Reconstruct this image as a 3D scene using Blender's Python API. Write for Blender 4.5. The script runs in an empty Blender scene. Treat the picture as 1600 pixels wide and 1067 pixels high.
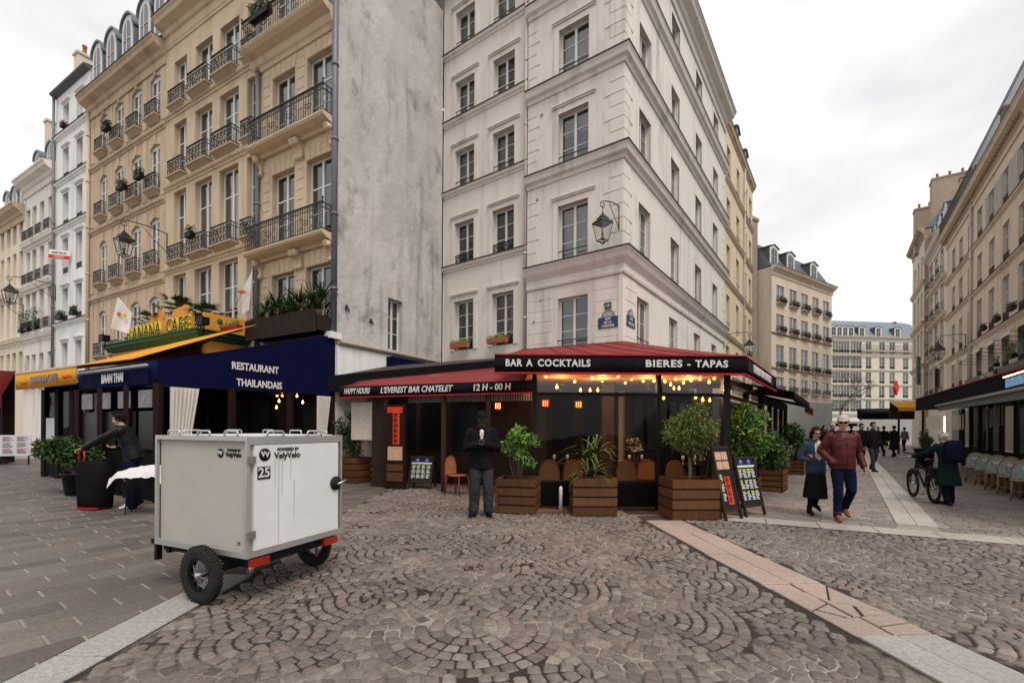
import bpy, bmesh, math, random
from mathutils import Matrix, Vector, noise as mnoise
from mathutils.kdtree import KDTree
rnd = random.Random(7)
scene = bpy.context.scene
COL = scene.collection
R_ = math.radians

# ------------------------------------------------------------------ camera
FPX, YP, ROLL, CAMH = 716.0, 668.0, 0.006, 1.55      # focal length (px of a 1600 px frame), horizon row, roll, eye height
cd = bpy.data.cameras.new('camera'); cam = bpy.data.objects.new('camera', cd); COL.objects.link(cam)
cd.sensor_fit = 'HORIZONTAL'; cd.sensor_width = 36.0; cd.lens = 36.0*FPX/1600.0
cd.shift_y = (YP-533.5)/1600.0; cd.clip_start = .05; cd.clip_end = 3000
cam.matrix_world = Matrix.Translation((0, 0, CAMH)) @ Matrix.Rotation(R_(90), 4, 'X') @ Matrix.Rotation(ROLL, 4, 'Z')
scene.camera = cam
# ------------------------------------------------------------------ sky, sun, exposure
SUN_EL, SUN_AZ = R_(57), R_(152)       # azimuth clockwise from +Y: soft light from behind right
w = bpy.data.worlds.new('World'); scene.world = w; w.use_nodes = True
nt = w.node_tree; nt.nodes.clear()
def wn(t, **k):
    n = nt.nodes.new(t)
    for a, b in k.items(): setattr(n, a, b)
    return n
sky = wn('ShaderNodeTexSky', sky_type='NISHITA', sun_disc=False, sun_elevation=SUN_EL, sun_rotation=SUN_AZ)
tc = wn('ShaderNodeTexCoord'); mp = wn('ShaderNodeMapping'); mp.inputs['Scale'].default_value = (1.0, 1.0, 2.2)
nz = wn('ShaderNodeTexNoise'); nz.inputs['Scale'].default_value = 2.6; nz.inputs['Detail'].default_value = 6; nz.inputs['Roughness'].default_value = .55
mp.inputs['Location'].default_value = (3.1, 1.7, 0.4)
rp = wn('ShaderNodeValToRGB'); rp.color_ramp.elements[0].position = .36; rp.color_ramp.elements[0].color = (10.6, 10.65, 10.9, 1)
rp.color_ramp.elements[1].position = .56; rp.color_ramp.elements[1].color = (13.3, 13.15, 12.9, 1)
mx = wn('ShaderNodeMix', data_type='RGBA'); mx.inputs[0].default_value = .94
bg = wn('ShaderNodeBackground'); bg.inputs['Strength'].default_value = .054
out = wn('ShaderNodeOutputWorld')
L = nt.links.new
L(tc.outputs['Generated'], mp.inputs['Vector']); L(mp.outputs[0], nz.inputs['Vector']); L(nz.outputs['Fac'], rp.inputs[0])
L(sky.outputs[0], mx.inputs[6]); L(rp.outputs[0], mx.inputs[7]); L(mx.outputs[2], bg.inputs['Color']); L(bg.outputs[0], out.inputs['Surface'])
sd = bpy.data.lights.new('sun', 'SUN'); sd.energy = 1.5; sd.angle = R_(24); sd.color = (1.0, .93, .84)
sun = bpy.data.objects.new('sun', sd); COL.objects.link(sun)
sv = Vector((math.sin(SUN_AZ)*math.cos(SUN_EL), math.cos(SUN_AZ)*math.cos(SUN_EL), math.sin(SUN_EL)))
sun.rotation_euler = sv.to_track_quat('Z', 'Y').to_euler()
sun.location = (0, -20, 40)
vs = scene.view_settings; vs.view_transform = 'Standard'; vs.look = 'None'; vs.exposure = 0.62; vs.gamma = 1.0; vs.use_curve_mapping = False
scene.cycles.max_bounces = 5; scene.cycles.diffuse_bounces = 2; scene.cycles.glossy_bounces = 3; scene.cycles.transmission_bounces = 4
scene.cycles.transparent_max_bounces = 10; scene.cycles.caustics_reflective = False; scene.cycles.caustics_refractive = False

# ------------------------------------------------------------------ picking points: a pixel of the 1600 px photograph -> place on a known plane
_c, _s = math.cos(ROLL), math.sin(ROLL)
def ray(px, py):
    dx = px-800; dy = py-YP
    return Vector(((dx*_c+dy*_s)/FPX, 1.0, -(-dx*_s+dy*_c)/FPX))
def G(px, py, z=0.0):
    r = ray(px, py); t = (z-CAMH)/r.z
    return Vector((r.x*t, t, z))
def D(px, py, d):
    r = ray(px, py)
    return Vector((r.x*d, d, CAMH+r.z*d))
def on_line(px, O, d, py=640):
    "distance along horizontal line O+t*d where column px meets it"
    r = ray(px, py)
    return (O[0]-r.x*O[1])/(r.x*d[1]-d[0])

class Fac:
    "a vertical plane: local x runs to the right seen from outside, y inwards, z up"
    def __init__(s, O, right):
        n = math.hypot(*right); s.d = Vector((right[0]/n, right[1]/n, 0)); s.inn = Vector((-s.d.y, s.d.x, 0))
        s.O = Vector((O[0], O[1], 0))
        s.M = Matrix(((s.d.x, s.inn.x, 0, O[0]), (s.d.y, s.inn.y, 0, O[1]), (0, 0, 1, 0), (0, 0, 0, 1)))
    def xz(s, px, py):
        r = ray(px, py); x = (s.O.x-r.x*s.O.y)/(r.x*s.d.y-s.d.x); t = s.O.y+x*s.d.y
        return x, CAMH+r.z*t
    def P(s, x, y=0, z=0): return s.M @ Vector((x, y, z))
    def at(s, x=0, y=0, z=0, rz=0): return s.M @ Matrix.Translation((x, y, z)) @ Matrix.Rotation(rz, 4, 'Z')
def T(x, y, z=0, rz=0, s=1): return Matrix.Translation((x, y, z)) @ Matrix.Rotation(rz, 4, 'Z') @ Matrix.Scale(s, 4)
def TV(v, rz=0): return T(v.x, v.y, v.z, rz)

# ------------------------------------------------------------------ mesh building
class MB:
    def __init__(s): s.v = []; s.f = []; s.m = []; s.smooth = []
    def add(s, vs, fs, mi=0, sm=False):
        b = len(s.v); s.v += [tuple(v) for v in vs]
        for f in fs: s.f.append([b+i for i in f]); s.m.append(mi); s.smooth.append(sm)
        return s
    def box(s, x0, x1, y0, y1, z0, z1, mi=0, M=None):
        vs = [(x, y, z) for z in (z0, z1) for y in (y0, y1) for x in (x0, x1)]
        if M is not None: vs = [M @ Vector(v) for v in vs]
        return s.add(vs, [(0, 2, 3, 1), (4, 5, 7, 6), (0, 1, 5, 4), (2, 6, 7, 3), (0, 4, 6, 2), (1, 3, 7, 5)], mi)
    def bar(s, a, b, w, h, mi=0, up=(0, 0, 1)):
        "rectangular bar from a to b"
        a = Vector(a); b = Vector(b); d = b-a; l = d.length
        if l < 1e-6: return s
        d /= l; up = Vector(up)
        if abs(d.dot(up)) > .98: up = Vector((0, 1, 0))
        x = d.cross(up).normalized(); y = x.cross(d)
        vs = [p+x*(sx*w/2)+y*(sy*h/2) for p in (a, b) for sx, sy in ((-1, -1), (1, -1), (1, 1), (-1, 1))]
        return s.add(vs, [(0, 1, 2, 3), (7, 6, 5, 4), (0, 4, 5, 1), (1, 5, 6, 2), (2, 6, 7, 3), (3, 7, 4, 0)], mi)
    def tube(s, pts, r, n=6, mi=0, sm=True, cap=True, closed=False):
        pts = [Vector(p) for p in pts]; k = len(pts)
        rs = r if isinstance(r, (list, tuple)) else [r]*k
        vs = []; fs = []; prev = None
        for i, p in enumerate(pts):
            if closed: d = pts[(i+1) % k]-pts[i-1]
            else: d = pts[min(i+1, k-1)]-pts[max(i-1, 0)]
            if d.length < 1e-9: d = Vector((0, 0, 1))
            d.normalize()
            if prev is None:
                u = Vector((0, 0, 1)) if abs(d.z) < .9 else Vector((1, 0, 0))
                x = d.cross(u).normalized()
            else:
                x = prev-d*prev.dot(d)
                x = x.normalized() if x.length > 1e-6 else d.orthogonal().normalized()
            prev = x; y = d.cross(x)
            vs += [p+(x*math.cos(2*math.pi*j/n)+y*math.sin(2*math.pi*j/n))*rs[i] for j in range(n)]
        for i in range(k if closed else k-1):
            i2 = (i+1) % k
            for j in range(n): fs.append((i*n+j, i*n+(j+1) % n, i2*n+(j+1) % n, i2*n+j))
        if cap and not closed: fs += [tuple(range(n-1, -1, -1)), tuple(range((k-1)*n, k*n))]
        return s.add(vs, fs, mi, sm)
    def loft(s, rings, mi=0, sm=True, cap=True):
        n = len(rings[0]); vs = [v for r in rings for v in r]; fs = []
        for i in range(len(rings)-1):
            for j in range(n): fs.append((i*n+j, i*n+(j+1) % n, (i+1)*n+(j+1) % n, (i+1)*n+j))
        if cap: fs += [tuple(range(n-1, -1, -1)), tuple(range((len(rings)-1)*n, len(rings)*n))]
        return s.add(vs, fs, mi, sm)
    def lathe(s, prof, n=16, c=(0, 0, 0), mi=0, sm=True, axis='Z'):
        rings = []
        for r, z in prof:
            ring = []
            for j in range(n):
                a = 2*math.pi*j/n; p = (r*math.cos(a), r*math.sin(a), z)
                if axis == 'X': p = (p[2], p[0], p[1])
                if axis == 'Y': p = (p[0], -p[2], p[1])
                ring.append((c[0]+p[0], c[1]+p[1], c[2]+p[2]))
            rings.append(ring)
        return s.loft(rings, mi, sm, cap=tuple(prof[0]) != tuple(prof[-1]))
    def ball(s, c, r, n=10, mi=0, m=None):
        r = r if isinstance(r, (tuple, list)) else (r, r, r); rings = []
        k = max(4, n//2+1)
        for i in range(k+1):
            t = math.pi*(i/k); t = min(max(t, .06), math.pi-.06)
            ring = [Vector((r[0]*math.sin(t)*math.cos(2*math.pi*j/n), r[1]*math.sin(t)*math.sin(2*math.pi*j/n), -r[2]*math.cos(t))) for j in range(n)]
            if m is not None: ring = [m @ v for v in ring]
            rings.append([Vector(c)+v for v in ring])
        return s.loft(rings, mi, True)
    def prism(s, poly, y0, y1, mi=0, M=None, sm=False):
        "polygon in x,z pushed from y0 to y1 (counter-clockwise seen from -y)"
        n = len(poly); vs = [Vector((x, y0, z)) for x, z in poly]+[Vector((x, y1, z)) for x, z in poly]
        if M is not None: vs = [M @ v for v in vs]
        fs = [tuple(range(n)), tuple(range(2*n-1, n-1, -1))]+[(i, i+n, (i+1) % n+n, (i+1) % n) for i in range(n)]
        return s.add(vs, fs, mi, sm)
    def mesh(s, name, mats):
        me = bpy.data.meshes.new(name); me.from_pydata(s.v, [], s.f)
        for m in (mats if isinstance(mats, (list, tuple)) else [mats]): me.materials.append(MAT(m))
        me.polygons.foreach_set('material_index', s.m); me.polygons.foreach_set('use_smooth', s.smooth)
        me.update(); return me
    def build(s, name, mats, parent=None, M=None, **k): return put(name, s.mesh(name, mats), parent, M, **k)
WM = {}
def put(name, data, parent=None, M=None, label=None, cat=None, group=None, kind=None):
    o = bpy.data.objects.new(name, data); COL.objects.link(o)
    M = M if M is not None else (WM[parent.name] if parent else Matrix())
    WM[o.name] = M
    if parent is not None:
        o.parent = parent; o.matrix_basis = WM[parent.name].inverted() @ M
    else: o.matrix_basis = M
    if label: o['label'] = label
    if cat: o['category'] = cat
    if group: o['group'] = group
    if kind: o['kind'] = kind
    return o
def thing(name, M, label, cat, group=None): return put(name, None, None, M, label, cat, group)
CACHE = {}
def shared(key, fn):
    if key not in CACHE: CACHE[key] = fn()
    return CACHE[key]
def copy_tree(root, M, label=None, group=None):
    "a copy of a thing with its parts and sub-parts, sharing mesh data"
    r = root.copy(); COL.objects.link(r); r.matrix_basis = M; WM[r.name] = M
    if label: r['label'] = label
    if group: r['group'] = group
    for ch in root.children:
        c = ch.copy(); COL.objects.link(c); c.parent = r; c.matrix_basis = ch.matrix_basis.copy(); WM[c.name] = M @ ch.matrix_basis
        for g in ch.children:
            d = g.copy(); COL.objects.link(d); d.parent = c; d.matrix_basis = g.matrix_basis.copy()
    return r
def text_mesh(txt, h, mat, bold=0.0, shear=0.0, ext=.004, space=1.0, squash=1.0, align='CENTER'):
    cu = bpy.data.curves.new('lettering', 'FONT'); cu.body = txt; cu.size = h*1.38; cu.offset = bold; cu.shear = shear
    cu.extrude = ext; cu.space_character = space; cu.align_x = align; cu.align_y = 'CENTER'; cu.resolution_u = 3
    o = bpy.data.objects.new('tmp', cu); me = bpy.data.meshes.new_from_object(o); bpy.data.objects.remove(o)
    me.transform(Matrix.Rotation(R_(90), 4, 'X') @ Matrix.Scale(squash, 4, (1, 0, 0)))
    me.materials.clear(); me.materials.append(MAT(mat)); return me
def lettering(txt, h, mat, parent, M, name='lettering', **k): return put(name, text_mesh(txt, h, mat, **k), parent, M)

# ------------------------------------------------------------------ materials
MATS = {}
def MAT(m): return MATS[m] if isinstance(m, str) else m
def mat(name, col, rough=.75, col2=None, scale=3.0, amt=.5, stretch=(1, 1, 1), bump=0.0, bscale=40.0, metal=0.0, spec=.16, rv=0.0, stain=None, stain_scale=1.0,
        stain_lo=.55, stain_hi=.75, emit=0.0, coat=0.0, trans=0.0, alpha=1.0, detail=5, sub=0.0, fine=None, fine_scale=120.0, local=False, rot=(0, 0, 0), streak=0.0):
    m = bpy.data.materials.new(name); m.use_nodes = True; t = m.node_tree; N = t.nodes; K = t.links.new
    b = N['Principled BSDF']; b.inputs['Roughness'].default_value = rough; b.inputs['Metallic'].default_value = metal
    b.inputs['Specular IOR Level'].default_value = spec
    if coat: b.inputs['Coat Weight'].default_value = coat; b.inputs['Coat Roughness'].default_value = .08
    if trans: b.inputs['Transmission Weight'].default_value = trans
    if sub: b.inputs['Subsurface Weight'].default_value = sub; b.inputs['Subsurface Radius'].default_value = (.02, .008, .005)
    b.inputs['Alpha'].default_value = alpha
    if local: src = N.new('ShaderNodeTexCoord').outputs['Object']
    else: src = N.new('ShaderNodeNewGeometry').outputs['Position']
    mpn = N.new('ShaderNodeMapping'); mpn.inputs['Scale'].default_value = stretch; mpn.inputs['Rotation'].default_value = rot; K(src, mpn.inputs['Vector'])
    def noi(sc, d=detail, vec=None, ro=.6):
        n = N.new('ShaderNodeTexNoise'); n.inputs['Scale'].default_value = sc; n.inputs['Detail'].default_value = d; n.inputs['Roughness'].default_value = ro
        K(vec or mpn.outputs[0], n.inputs['Vector']); return n.outputs['Fac']
    def ramp(fac, lo, hi):
        n = N.new('ShaderNodeMapRange'); n.inputs[1].default_value = lo; n.inputs[2].default_value = hi; K(fac, n.inputs[0]); return n.outputs[0]
    def mixc(f, a, bb, mode='MIX'):
        n = N.new('ShaderNodeMix'); n.data_type = 'RGBA'; n.blend_type = mode
        for i, q in ((0, f), (6, a), (7, bb)):
            if hasattr(q, 'is_linked') or hasattr(q, 'links'): K(q, n.inputs[i])
            else: n.inputs[i].default_value = q if i == 0 else (*q, 1) if len(q) == 3 else q
        return n.outputs[2]
    c = None
    if col2 is not None:
        c = mixc(ramp(noi(scale), .5-amt*.4, .5+amt*.4), col, col2)
    if stain is not None:
        c = mixc(ramp(noi(stain_scale, 8, ro=.68), stain_lo, stain_hi), c or col, stain)
    if streak:
        m2 = N.new('ShaderNodeMapping'); m2.inputs['Scale'].default_value = (3.2, 3.2, .22); K(src, m2.inputs['Vector'])
        f1 = ramp(noi(1.0, 6, m2.outputs[0], .65), .50, .74); f2 = ramp(noi(.35, 4), .38, .66)
        mm = N.new('ShaderNodeMath'); mm.operation = 'MULTIPLY'; K(f1, mm.inputs[0]); K(f2, mm.inputs[1]); m3 = N.new('ShaderNodeMath'); m3.operation = 'MULTIPLY'; m3.inputs[1].default_value = streak; K(mm.outputs[0], m3.inputs[0])
        c = mixc(m3.outputs[0], c or col, tuple(q*.42 for q in (stain or col2 or col)))
    if fine is not None:
        c = mixc(ramp(noi(fine_scale, 3), .52, .68), c or col, fine)
    if rv:
        oi = N.new('ShaderNodeObjectInfo'); hs = N.new('ShaderNodeHueSaturation')
        mr = N.new('ShaderNodeMapRange'); mr.inputs[3].default_value = 1-rv; mr.inputs[4].default_value = 1+rv; K(oi.outputs['Random'], mr.inputs[0]); K(mr.outputs[0], hs.inputs['Value'])
        if c is None: hs.inputs['Color'].default_value = (*col, 1)
        else: K(c, hs.inputs['Color'])
        c = hs.outputs[0]
    if c is None: b.inputs['Base Color'].default_value = (*col, 1)
    else: K(c, b.inputs['Base Color'])
    if emit:
        b.inputs['Emission Strength'].default_value = emit
        if c is None: b.inputs['Emission Color'].default_value = (*col, 1)
        else: K(c, b.inputs['Emission Color'])
    if bump:
        bn = N.new('ShaderNodeBump'); bn.inputs['Strength'].default_value = 1.0; bn.inputs['Distance'].default_value = bump
        K(noi(bscale, 4), bn.inputs['Height']); K(bn.outputs[0], b.inputs['Normal'])
    MATS[name] = m; return m
def glass_mat(name, tint=(.75, .8, .8), ior=1.5, rough=.02, boost=1.0):
    m = bpy.data.materials.new(name); m.use_nodes = True; t = m.node_tree; N = t.nodes; K = t.links.new; N.clear()
    o = N.new('ShaderNodeOutputMaterial'); tr = N.new('ShaderNodeBsdfTransparent'); gl = N.new('ShaderNodeBsdfGlossy'); mi = N.new('ShaderNodeMixShader')
    tr.inputs[0].default_value = (*tint, 1); gl.inputs['Roughness'].default_value = rough
    g = N.new('ShaderNodeNewGeometry'); nz = N.new('ShaderNodeTexNoise'); nz.inputs['Scale'].default_value = 1.3; bn = N.new('ShaderNodeBump'); bn.inputs['Distance'].default_value = .012
    K(g.outputs['Position'], nz.inputs['Vector']); K(nz.outputs['Fac'], bn.inputs['Height']); K(bn.outputs[0], gl.inputs['Normal'])
    dt = N.new('ShaderNodeVectorMath'); dt.operation = 'DOT_PRODUCT'; K(g.outputs['Normal'], dt.inputs[0]); K(g.outputs['Incoming'], dt.inputs[1])
    def mth(op, a, b=None, clamp=False):
        n = N.new('ShaderNodeMath'); n.operation = op; n.use_clamp = clamp
        for i, q in enumerate((a, b)):
            if q is None: continue
            if isinstance(q, (int, float)): n.inputs[i].default_value = q
            else: K(q, n.inputs[i])
        return n.outputs[0]
    f = mth('MULTIPLY_ADD', mth('POWER', mth('SUBTRACT', 1.0, mth('ABSOLUTE', dt.outputs['Value'])), 5.0), .95); f.node.inputs[2].default_value = .05
    f = mth('MULTIPLY', f, boost, True); K(f, mi.inputs[0]); K(tr.outputs[0], mi.inputs[1]); K(gl.outputs[0], mi.inputs[2]); K(mi.outputs[0], o.inputs[0])
    MATS[name] = m; return m
mat('plaster_white', (.76, .705, .645), .85, (.67, .61, .55), 1.3, .8, (1, 1, .55), .004, 18, stain=(.40, .35, .315), stain_scale=.75, stain_lo=.57, stain_hi=.78, streak=.8)
mat('plaster_pale', (.79, .74, .685), .85, (.71, .66, .605), 1.1, .8, (1, 1, .5), .004, 18, stain=(.46, .41, .375), stain_scale=.7, stain_lo=.59, stain_hi=.82, streak=.7)
mat('plaster_old', (.62, .585, .56), .9, (.44, .415, .405), .6, .5, (1.0, 1.0, .8), .06, 2.0, stain=(.24, .225, .22), stain_scale=.95, stain_lo=.545, stain_hi=.70, detail=12, rot=(.4, .5, .2), streak=.9)
mat('lead_grey', (.038, .031, .028), .85, (.085, .07, .062), 4, .7)
mat('plaster_yellow', (.74, .635, .47), .85, (.67, .565, .41), 1.0, .8, (1, 1, .5), .003, 18, stain=(.46, .37, .26), stain_scale=.7, stain_lo=.6, stain_hi=.85, streak=.6)
mat('plaster_cream', (.74, .65, .53), .85, (.66, .57, .46), .9, .8, (1, 1, .5), .003, 18, stain=(.42, .34, .26), stain_scale=.6, stain_lo=.57, stain_hi=.82, streak=.6)
mat('stone_tan', (.58, .455, .33), .85, (.47, .36, .255), 1.5, .8, (1, 1, .7), .004, 25, stain=(.30, .22, .145), stain_scale=.8, stain_lo=.55, stain_hi=.78, streak=.75)
mat('stone_honey', (.64, .515, .375), .85, (.52, .41, .285), 1.3, .8, (1, 1, .6), .004, 25, stain=(.33, .255, .175), stain_scale=.8, stain_lo=.56, stain_hi=.8, streak=.75)
mat('stone_sill', (.44, .35, .25), .85, (.34, .26, .18), 3, .8, bump=.003)
mat('stone_right', (.72, .605, .49), .85, (.63, .52, .415), 1.1, .8, (1, 1, .5), .003, 18, stain=(.38, .30, .23), stain_scale=.7, stain_lo=.57, stain_hi=.82, streak=.7)
mat('stone_far', (.66, .61, .51), .85, (.58, .53, .44), .4, .8)
mat('plaster_snow', (.80, .79, .78), .85, (.73, .72, .71), 1.0, .8, (1, 1, .5), .003, 18, stain=(.52, .50, .49), stain_scale=.7, stain_lo=.6, stain_hi=.85, streak=.5)
mat('plaster_grey', (.36, .36, .35), .85, (.30, .30, .29), 1.0, .7)
mat('cornice_dirty', (.40, .34, .29), .85, (.28, .23, .19), 3, .8, bump=.003)
mat('sign_yellow', (.62, .50, .05), .5, (.5, .4, .04), 5, .6)
mat('zinc', (.22, .25, .29), .5, (.16, .185, .215), 2.0, .7, metal=.35)
mat('slate', (.085, .095, .115), .6, (.13, .14, .16), 5, .7)
mat('shop_glass', (.006, .006, .007), .3, (.012, .012, .013), 3, .6, spec=.12)
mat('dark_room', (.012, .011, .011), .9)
mat('frame_white', (.70, .69, .66), .5, (.62, .61, .58), 6, .6)
mat('frame_brown', (.12, .085, .06), .5, (.09, .06, .045), 6, .6)
mat('curtain', (.62, .60, .57), .9, (.48, .46, .44), 5, .8, (1, 1, .15), rv=.25)
mat('shutter_paint', (.58, .56, .52), .6, (.52, .50, .46), 5, .6)
mat('iron', (.014, .014, .016), .45, (.03, .027, .025), 8, .7, spec=.5)
mat('pipe_grey', (.20, .205, .225), .5, (.15, .155, .17), 3, .7, metal=.2)
mat('pipe_cream', (.56, .50, .45), .6, (.48, .42, .37), 3, .7)
mat('terracotta', (.42, .13, .06), .8, (.32, .10, .05), 8, .7)
mat('chimney', (.44, .35, .27), .9, (.34, .27, .21), 1.6, .8, bump=.01, bscale=8, stain=(.22, .17, .13), stain_scale=1.0)
mat('brick_old', (.26, .20, .17), .9, (.36, .29, .24), 1.4, .7, bump=.01, bscale=8)
mat('enamel_blue', (.014, .022, .11), .3, coat=.4); mat('enamel_green', (.05, .12, .08), .35)
mat('white_paint', (.78, .77, .75), .5, (.70, .69, .67), 4, .6)
mat('letter_white', (.60, .585, .57), .75)
mat('letter_black', (.012, .012, .014), .6)
glass_mat('glass', (.70, .73, .73), boost=2.2); glass_mat('terrace_glass', (.78, .77, .74), boost=.22); glass_mat('lamp_glass', (.92, .93, .92), boost=1.5); glass_mat('clear_plastic', (.82, .80, .77), rough=.06, boost=1.0)
mat('black_metal', (.007, .007, .008), .5, spec=.15)
mat('black_cloth', (.006, .006, .007), .9, (.012, .011, .012), 3, .7, bump=.003, bscale=90, spec=.05)
mat('red_cloth', (.25, .05, .05), .85, (.18, .034, .035), 1.6, .8, bump=.03, bscale=2.6, spec=.06, stain=(.42, .13, .11), stain_scale=1.1, stain_lo=.55, stain_hi=.85)
mat('red_trim', (.36, .012, .022), .6)
mat('navy_cloth', (.004, .005, .040), .85, (.003, .0035, .027), 1.6, .8, bump=.03, bscale=2.6, spec=.06)
mat('yellow_cloth', (.72, .33, .022), .8, (.56, .24, .018), 1.4, .8, bump=.03, bscale=2.6)
mat('orange_paint', (.74, .33, .055), .6, (.58, .24, .04), 3, .8, bump=.004)
mat('green_paint', (.012, .075, .03), .5, (.03, .12, .05), 4, .8)
mat('leaf_dark', (.018, .042, .014), .5, (.035, .075, .02), 6, .9, rv=.25, spec=.3)
mat('leaf_mid', (.04, .09, .02), .5, (.075, .145, .03), 6, .9, rv=.25, spec=.3)
mat('leaf_olive', (.07, .085, .018), .55, (.13, .145, .035), 7, .9, rv=.25)
mat('leaf_bright', (.12, .26, .035), .5, (.20, .38, .06), 7, .9)
mat('bark', (.10, .075, .055), .9, (.16, .12, .085), 12, .8, bump=.006)
mat('soil', (.03, .022, .016), .95, (.06, .045, .03), 20, .8, bump=.02, bscale=30)
# ------------------------------------------------------------------ paving materials
def stone_mat(name, cols, rough=.7, bump=.004, bscale=35, speck=None, speck_scale=160, dirt=None, spec=.35):
    m = bpy.data.materials.new(name); m.use_nodes = True; t = m.node_tree; N = t.nodes; K = t.links.new; b = N['Principled BSDF']
    g = N.new('ShaderNodeNewGeometry'); oi = N.new('ShaderNodeObjectInfo')
    ad = N.new('ShaderNodeMath'); ad.operation = 'ADD'; K(g.outputs['Random Per Island'], ad.inputs[0]); K(oi.outputs['Random'], ad.inputs[1])
    fr = N.new('ShaderNodeMath'); fr.operation = 'FRACT'; K(ad.outputs[0], fr.inputs[0])
    rp = N.new('ShaderNodeValToRGB'); rp.color_ramp.interpolation = 'LINEAR'
    els = rp.color_ramp.elements
    while len(els) < len(cols): els.new(.5)
    for i, c in enumerate(cols): els[i].position = i/(len(cols)-1); els[i].color = (*c, 1)
    K(fr.outputs[0], rp.inputs[0]); c = rp.outputs[0]
    def noi(sc, d=5):
        n = N.new('ShaderNodeTexNoise'); n.inputs['Scale'].default_value = sc; n.inputs['Detail'].default_value = d; K(g.outputs['Position'], n.inputs['Vector']); return n.outputs['Fac']
    def mul(c, sc, lo, hi, v0, v1):
        mr = N.new('ShaderNodeMapRange'); mr.inputs[1].default_value = lo; mr.inputs[2].default_value = hi; mr.inputs[3].default_value = v0; mr.inputs[4].default_value = v1
        K(noi(sc), mr.inputs[0]); hs = N.new('ShaderNodeHueSaturation'); K(mr.outputs[0], hs.inputs['Value']); K(c, hs.inputs['Color']); return hs.outputs[0]
    c = mul(c, .5, .35, .65, .85, 1.12); c = mul(c, 30, .3, .7, .8, 1.15)
    if speck: c = mul(c, speck_scale, .35, .65, 1-speck, 1+speck)
    if dirt:
        mr = N.new('ShaderNodeMapRange'); mr.inputs[1].default_value = .56; mr.inputs[2].default_value = .72; K(noi(1.6, 9), mr.inputs[0])
        mi = N.new('ShaderNodeMix'); mi.data_type = 'RGBA'; K(mr.outputs[0], mi.inputs[0]); K(c, mi.inputs[6]); mi.inputs[7].default_value = (*dirt, 1); c = mi.outputs[2]
    K(c, b.inputs['Base Color']); b.inputs['Specular IOR Level'].default_value = spec
    mr = N.new('ShaderNodeMapRange'); mr.inputs[1].default_value = .35; mr.inputs[2].default_value = .7; mr.inputs[3].default_value = rough-.18; mr.inputs[4].default_value = rough+.12
    K(noi(3), mr.inputs[0]); K(mr.outputs[0], b.inputs['Roughness'])
    bn = N.new('ShaderNodeBump'); bn.inputs['Distance'].default_value = bump; K(noi(bscale, 6), bn.inputs['Height']); K(bn.outputs[0], b.inputs['Normal'])
    MATS[name] = m
stone_mat('cobble', [(.092, .075, .065), (.18, .150, .131), (.135, .112, .099), (.235, .198, .174), (.112, .092, .082), (.19, .145, .124), (.155, .131, .118)], .62, .006, 45)
stone_mat('sett', [(.15, .125, .11), (.22, .185, .165), (.17, .14, .125), (.26, .225, .20), (.195, .162, .145)], .6, .004, 40)
stone_mat('slab_grey', [(.094, .078, .072), (.14, .116, .106), (.11, .092, .085), (.175, .144, .126), (.10, .082, .076), (.155, .135, .126)], .58, .004, 30)
stone_mat('granite', [(.29, .28, .265), (.345, .335, .315), (.31, .295, .28)], .6, .002, 90, .28, 170)
stone_mat('granite_pink', [(.36, .268, .228), (.31, .248, .214), (.34, .262, .225)], .62, .003, 90, .2, 170)
stone_mat('granite_light', [(.36, .32, .285), (.41, .37, .33), (.37, .325, .295)], .55, .003, 60, .12, 120)
def joint_mat(name, light, dark, lo, hi, sc=.8):
    m = bpy.data.materials.new(name); m.use_nodes = True; t = m.node_tree; N = t.nodes; K = t.links.new; b = N['Principled BSDF']
    g = N.new('ShaderNodeNewGeometry'); n = N.new('ShaderNodeTexNoise'); n.inputs['Scale'].default_value = sc; n.inputs['Detail'].default_value = 7; n.inputs['Roughness'].default_value = .62
    K(g.outputs['Position'], n.inputs['Vector']); mr = N.new('ShaderNodeMapRange'); mr.inputs[1].default_value = lo; mr.inputs[2].default_value = hi; K(n.outputs['Fac'], mr.inputs[0])
    mi = N.new('ShaderNodeMix'); mi.data_type = 'RGBA'; K(mr.outputs[0], mi.inputs[0]); mi.inputs[6].default_value = (*light, 1); mi.inputs[7].default_value = (*dark, 1)
    K(mi.outputs[2], b.inputs['Base Color']); b.inputs['Roughness'].default_value = .95
    bn = N.new('ShaderNodeBump'); bn.inputs['Distance'].default_value = .01; n2 = N.new('ShaderNodeTexNoise'); n2.inputs['Scale'].default_value = 70; K(g.outputs['Position'], n2.inputs['Vector'])
    K(n2.outputs['Fac'], bn.inputs['Height']); K(bn.outputs[0], b.inputs['Normal']); MATS[name] = m
joint_mat('joint_sand', (.29, .25, .21), (.024, .017, .012), .41, .50, .6)
joint_mat('joint_light', (.29, .25, .22), (.17, .145, .125), .45, .68, 1.2)
joint_mat('joint_dark', (.045, .036, .03), (.025, .02, .017), .4, .6, 1.2)
mat('asphalt', (.07, .065, .062), .85, (.10, .09, .085), 1.0, .8, bump=.004)
mat('moss_dirt', (.035, .022, .014), .95, (.06, .04, .024), 30, .8, bump=.01, bscale=60)

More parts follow.
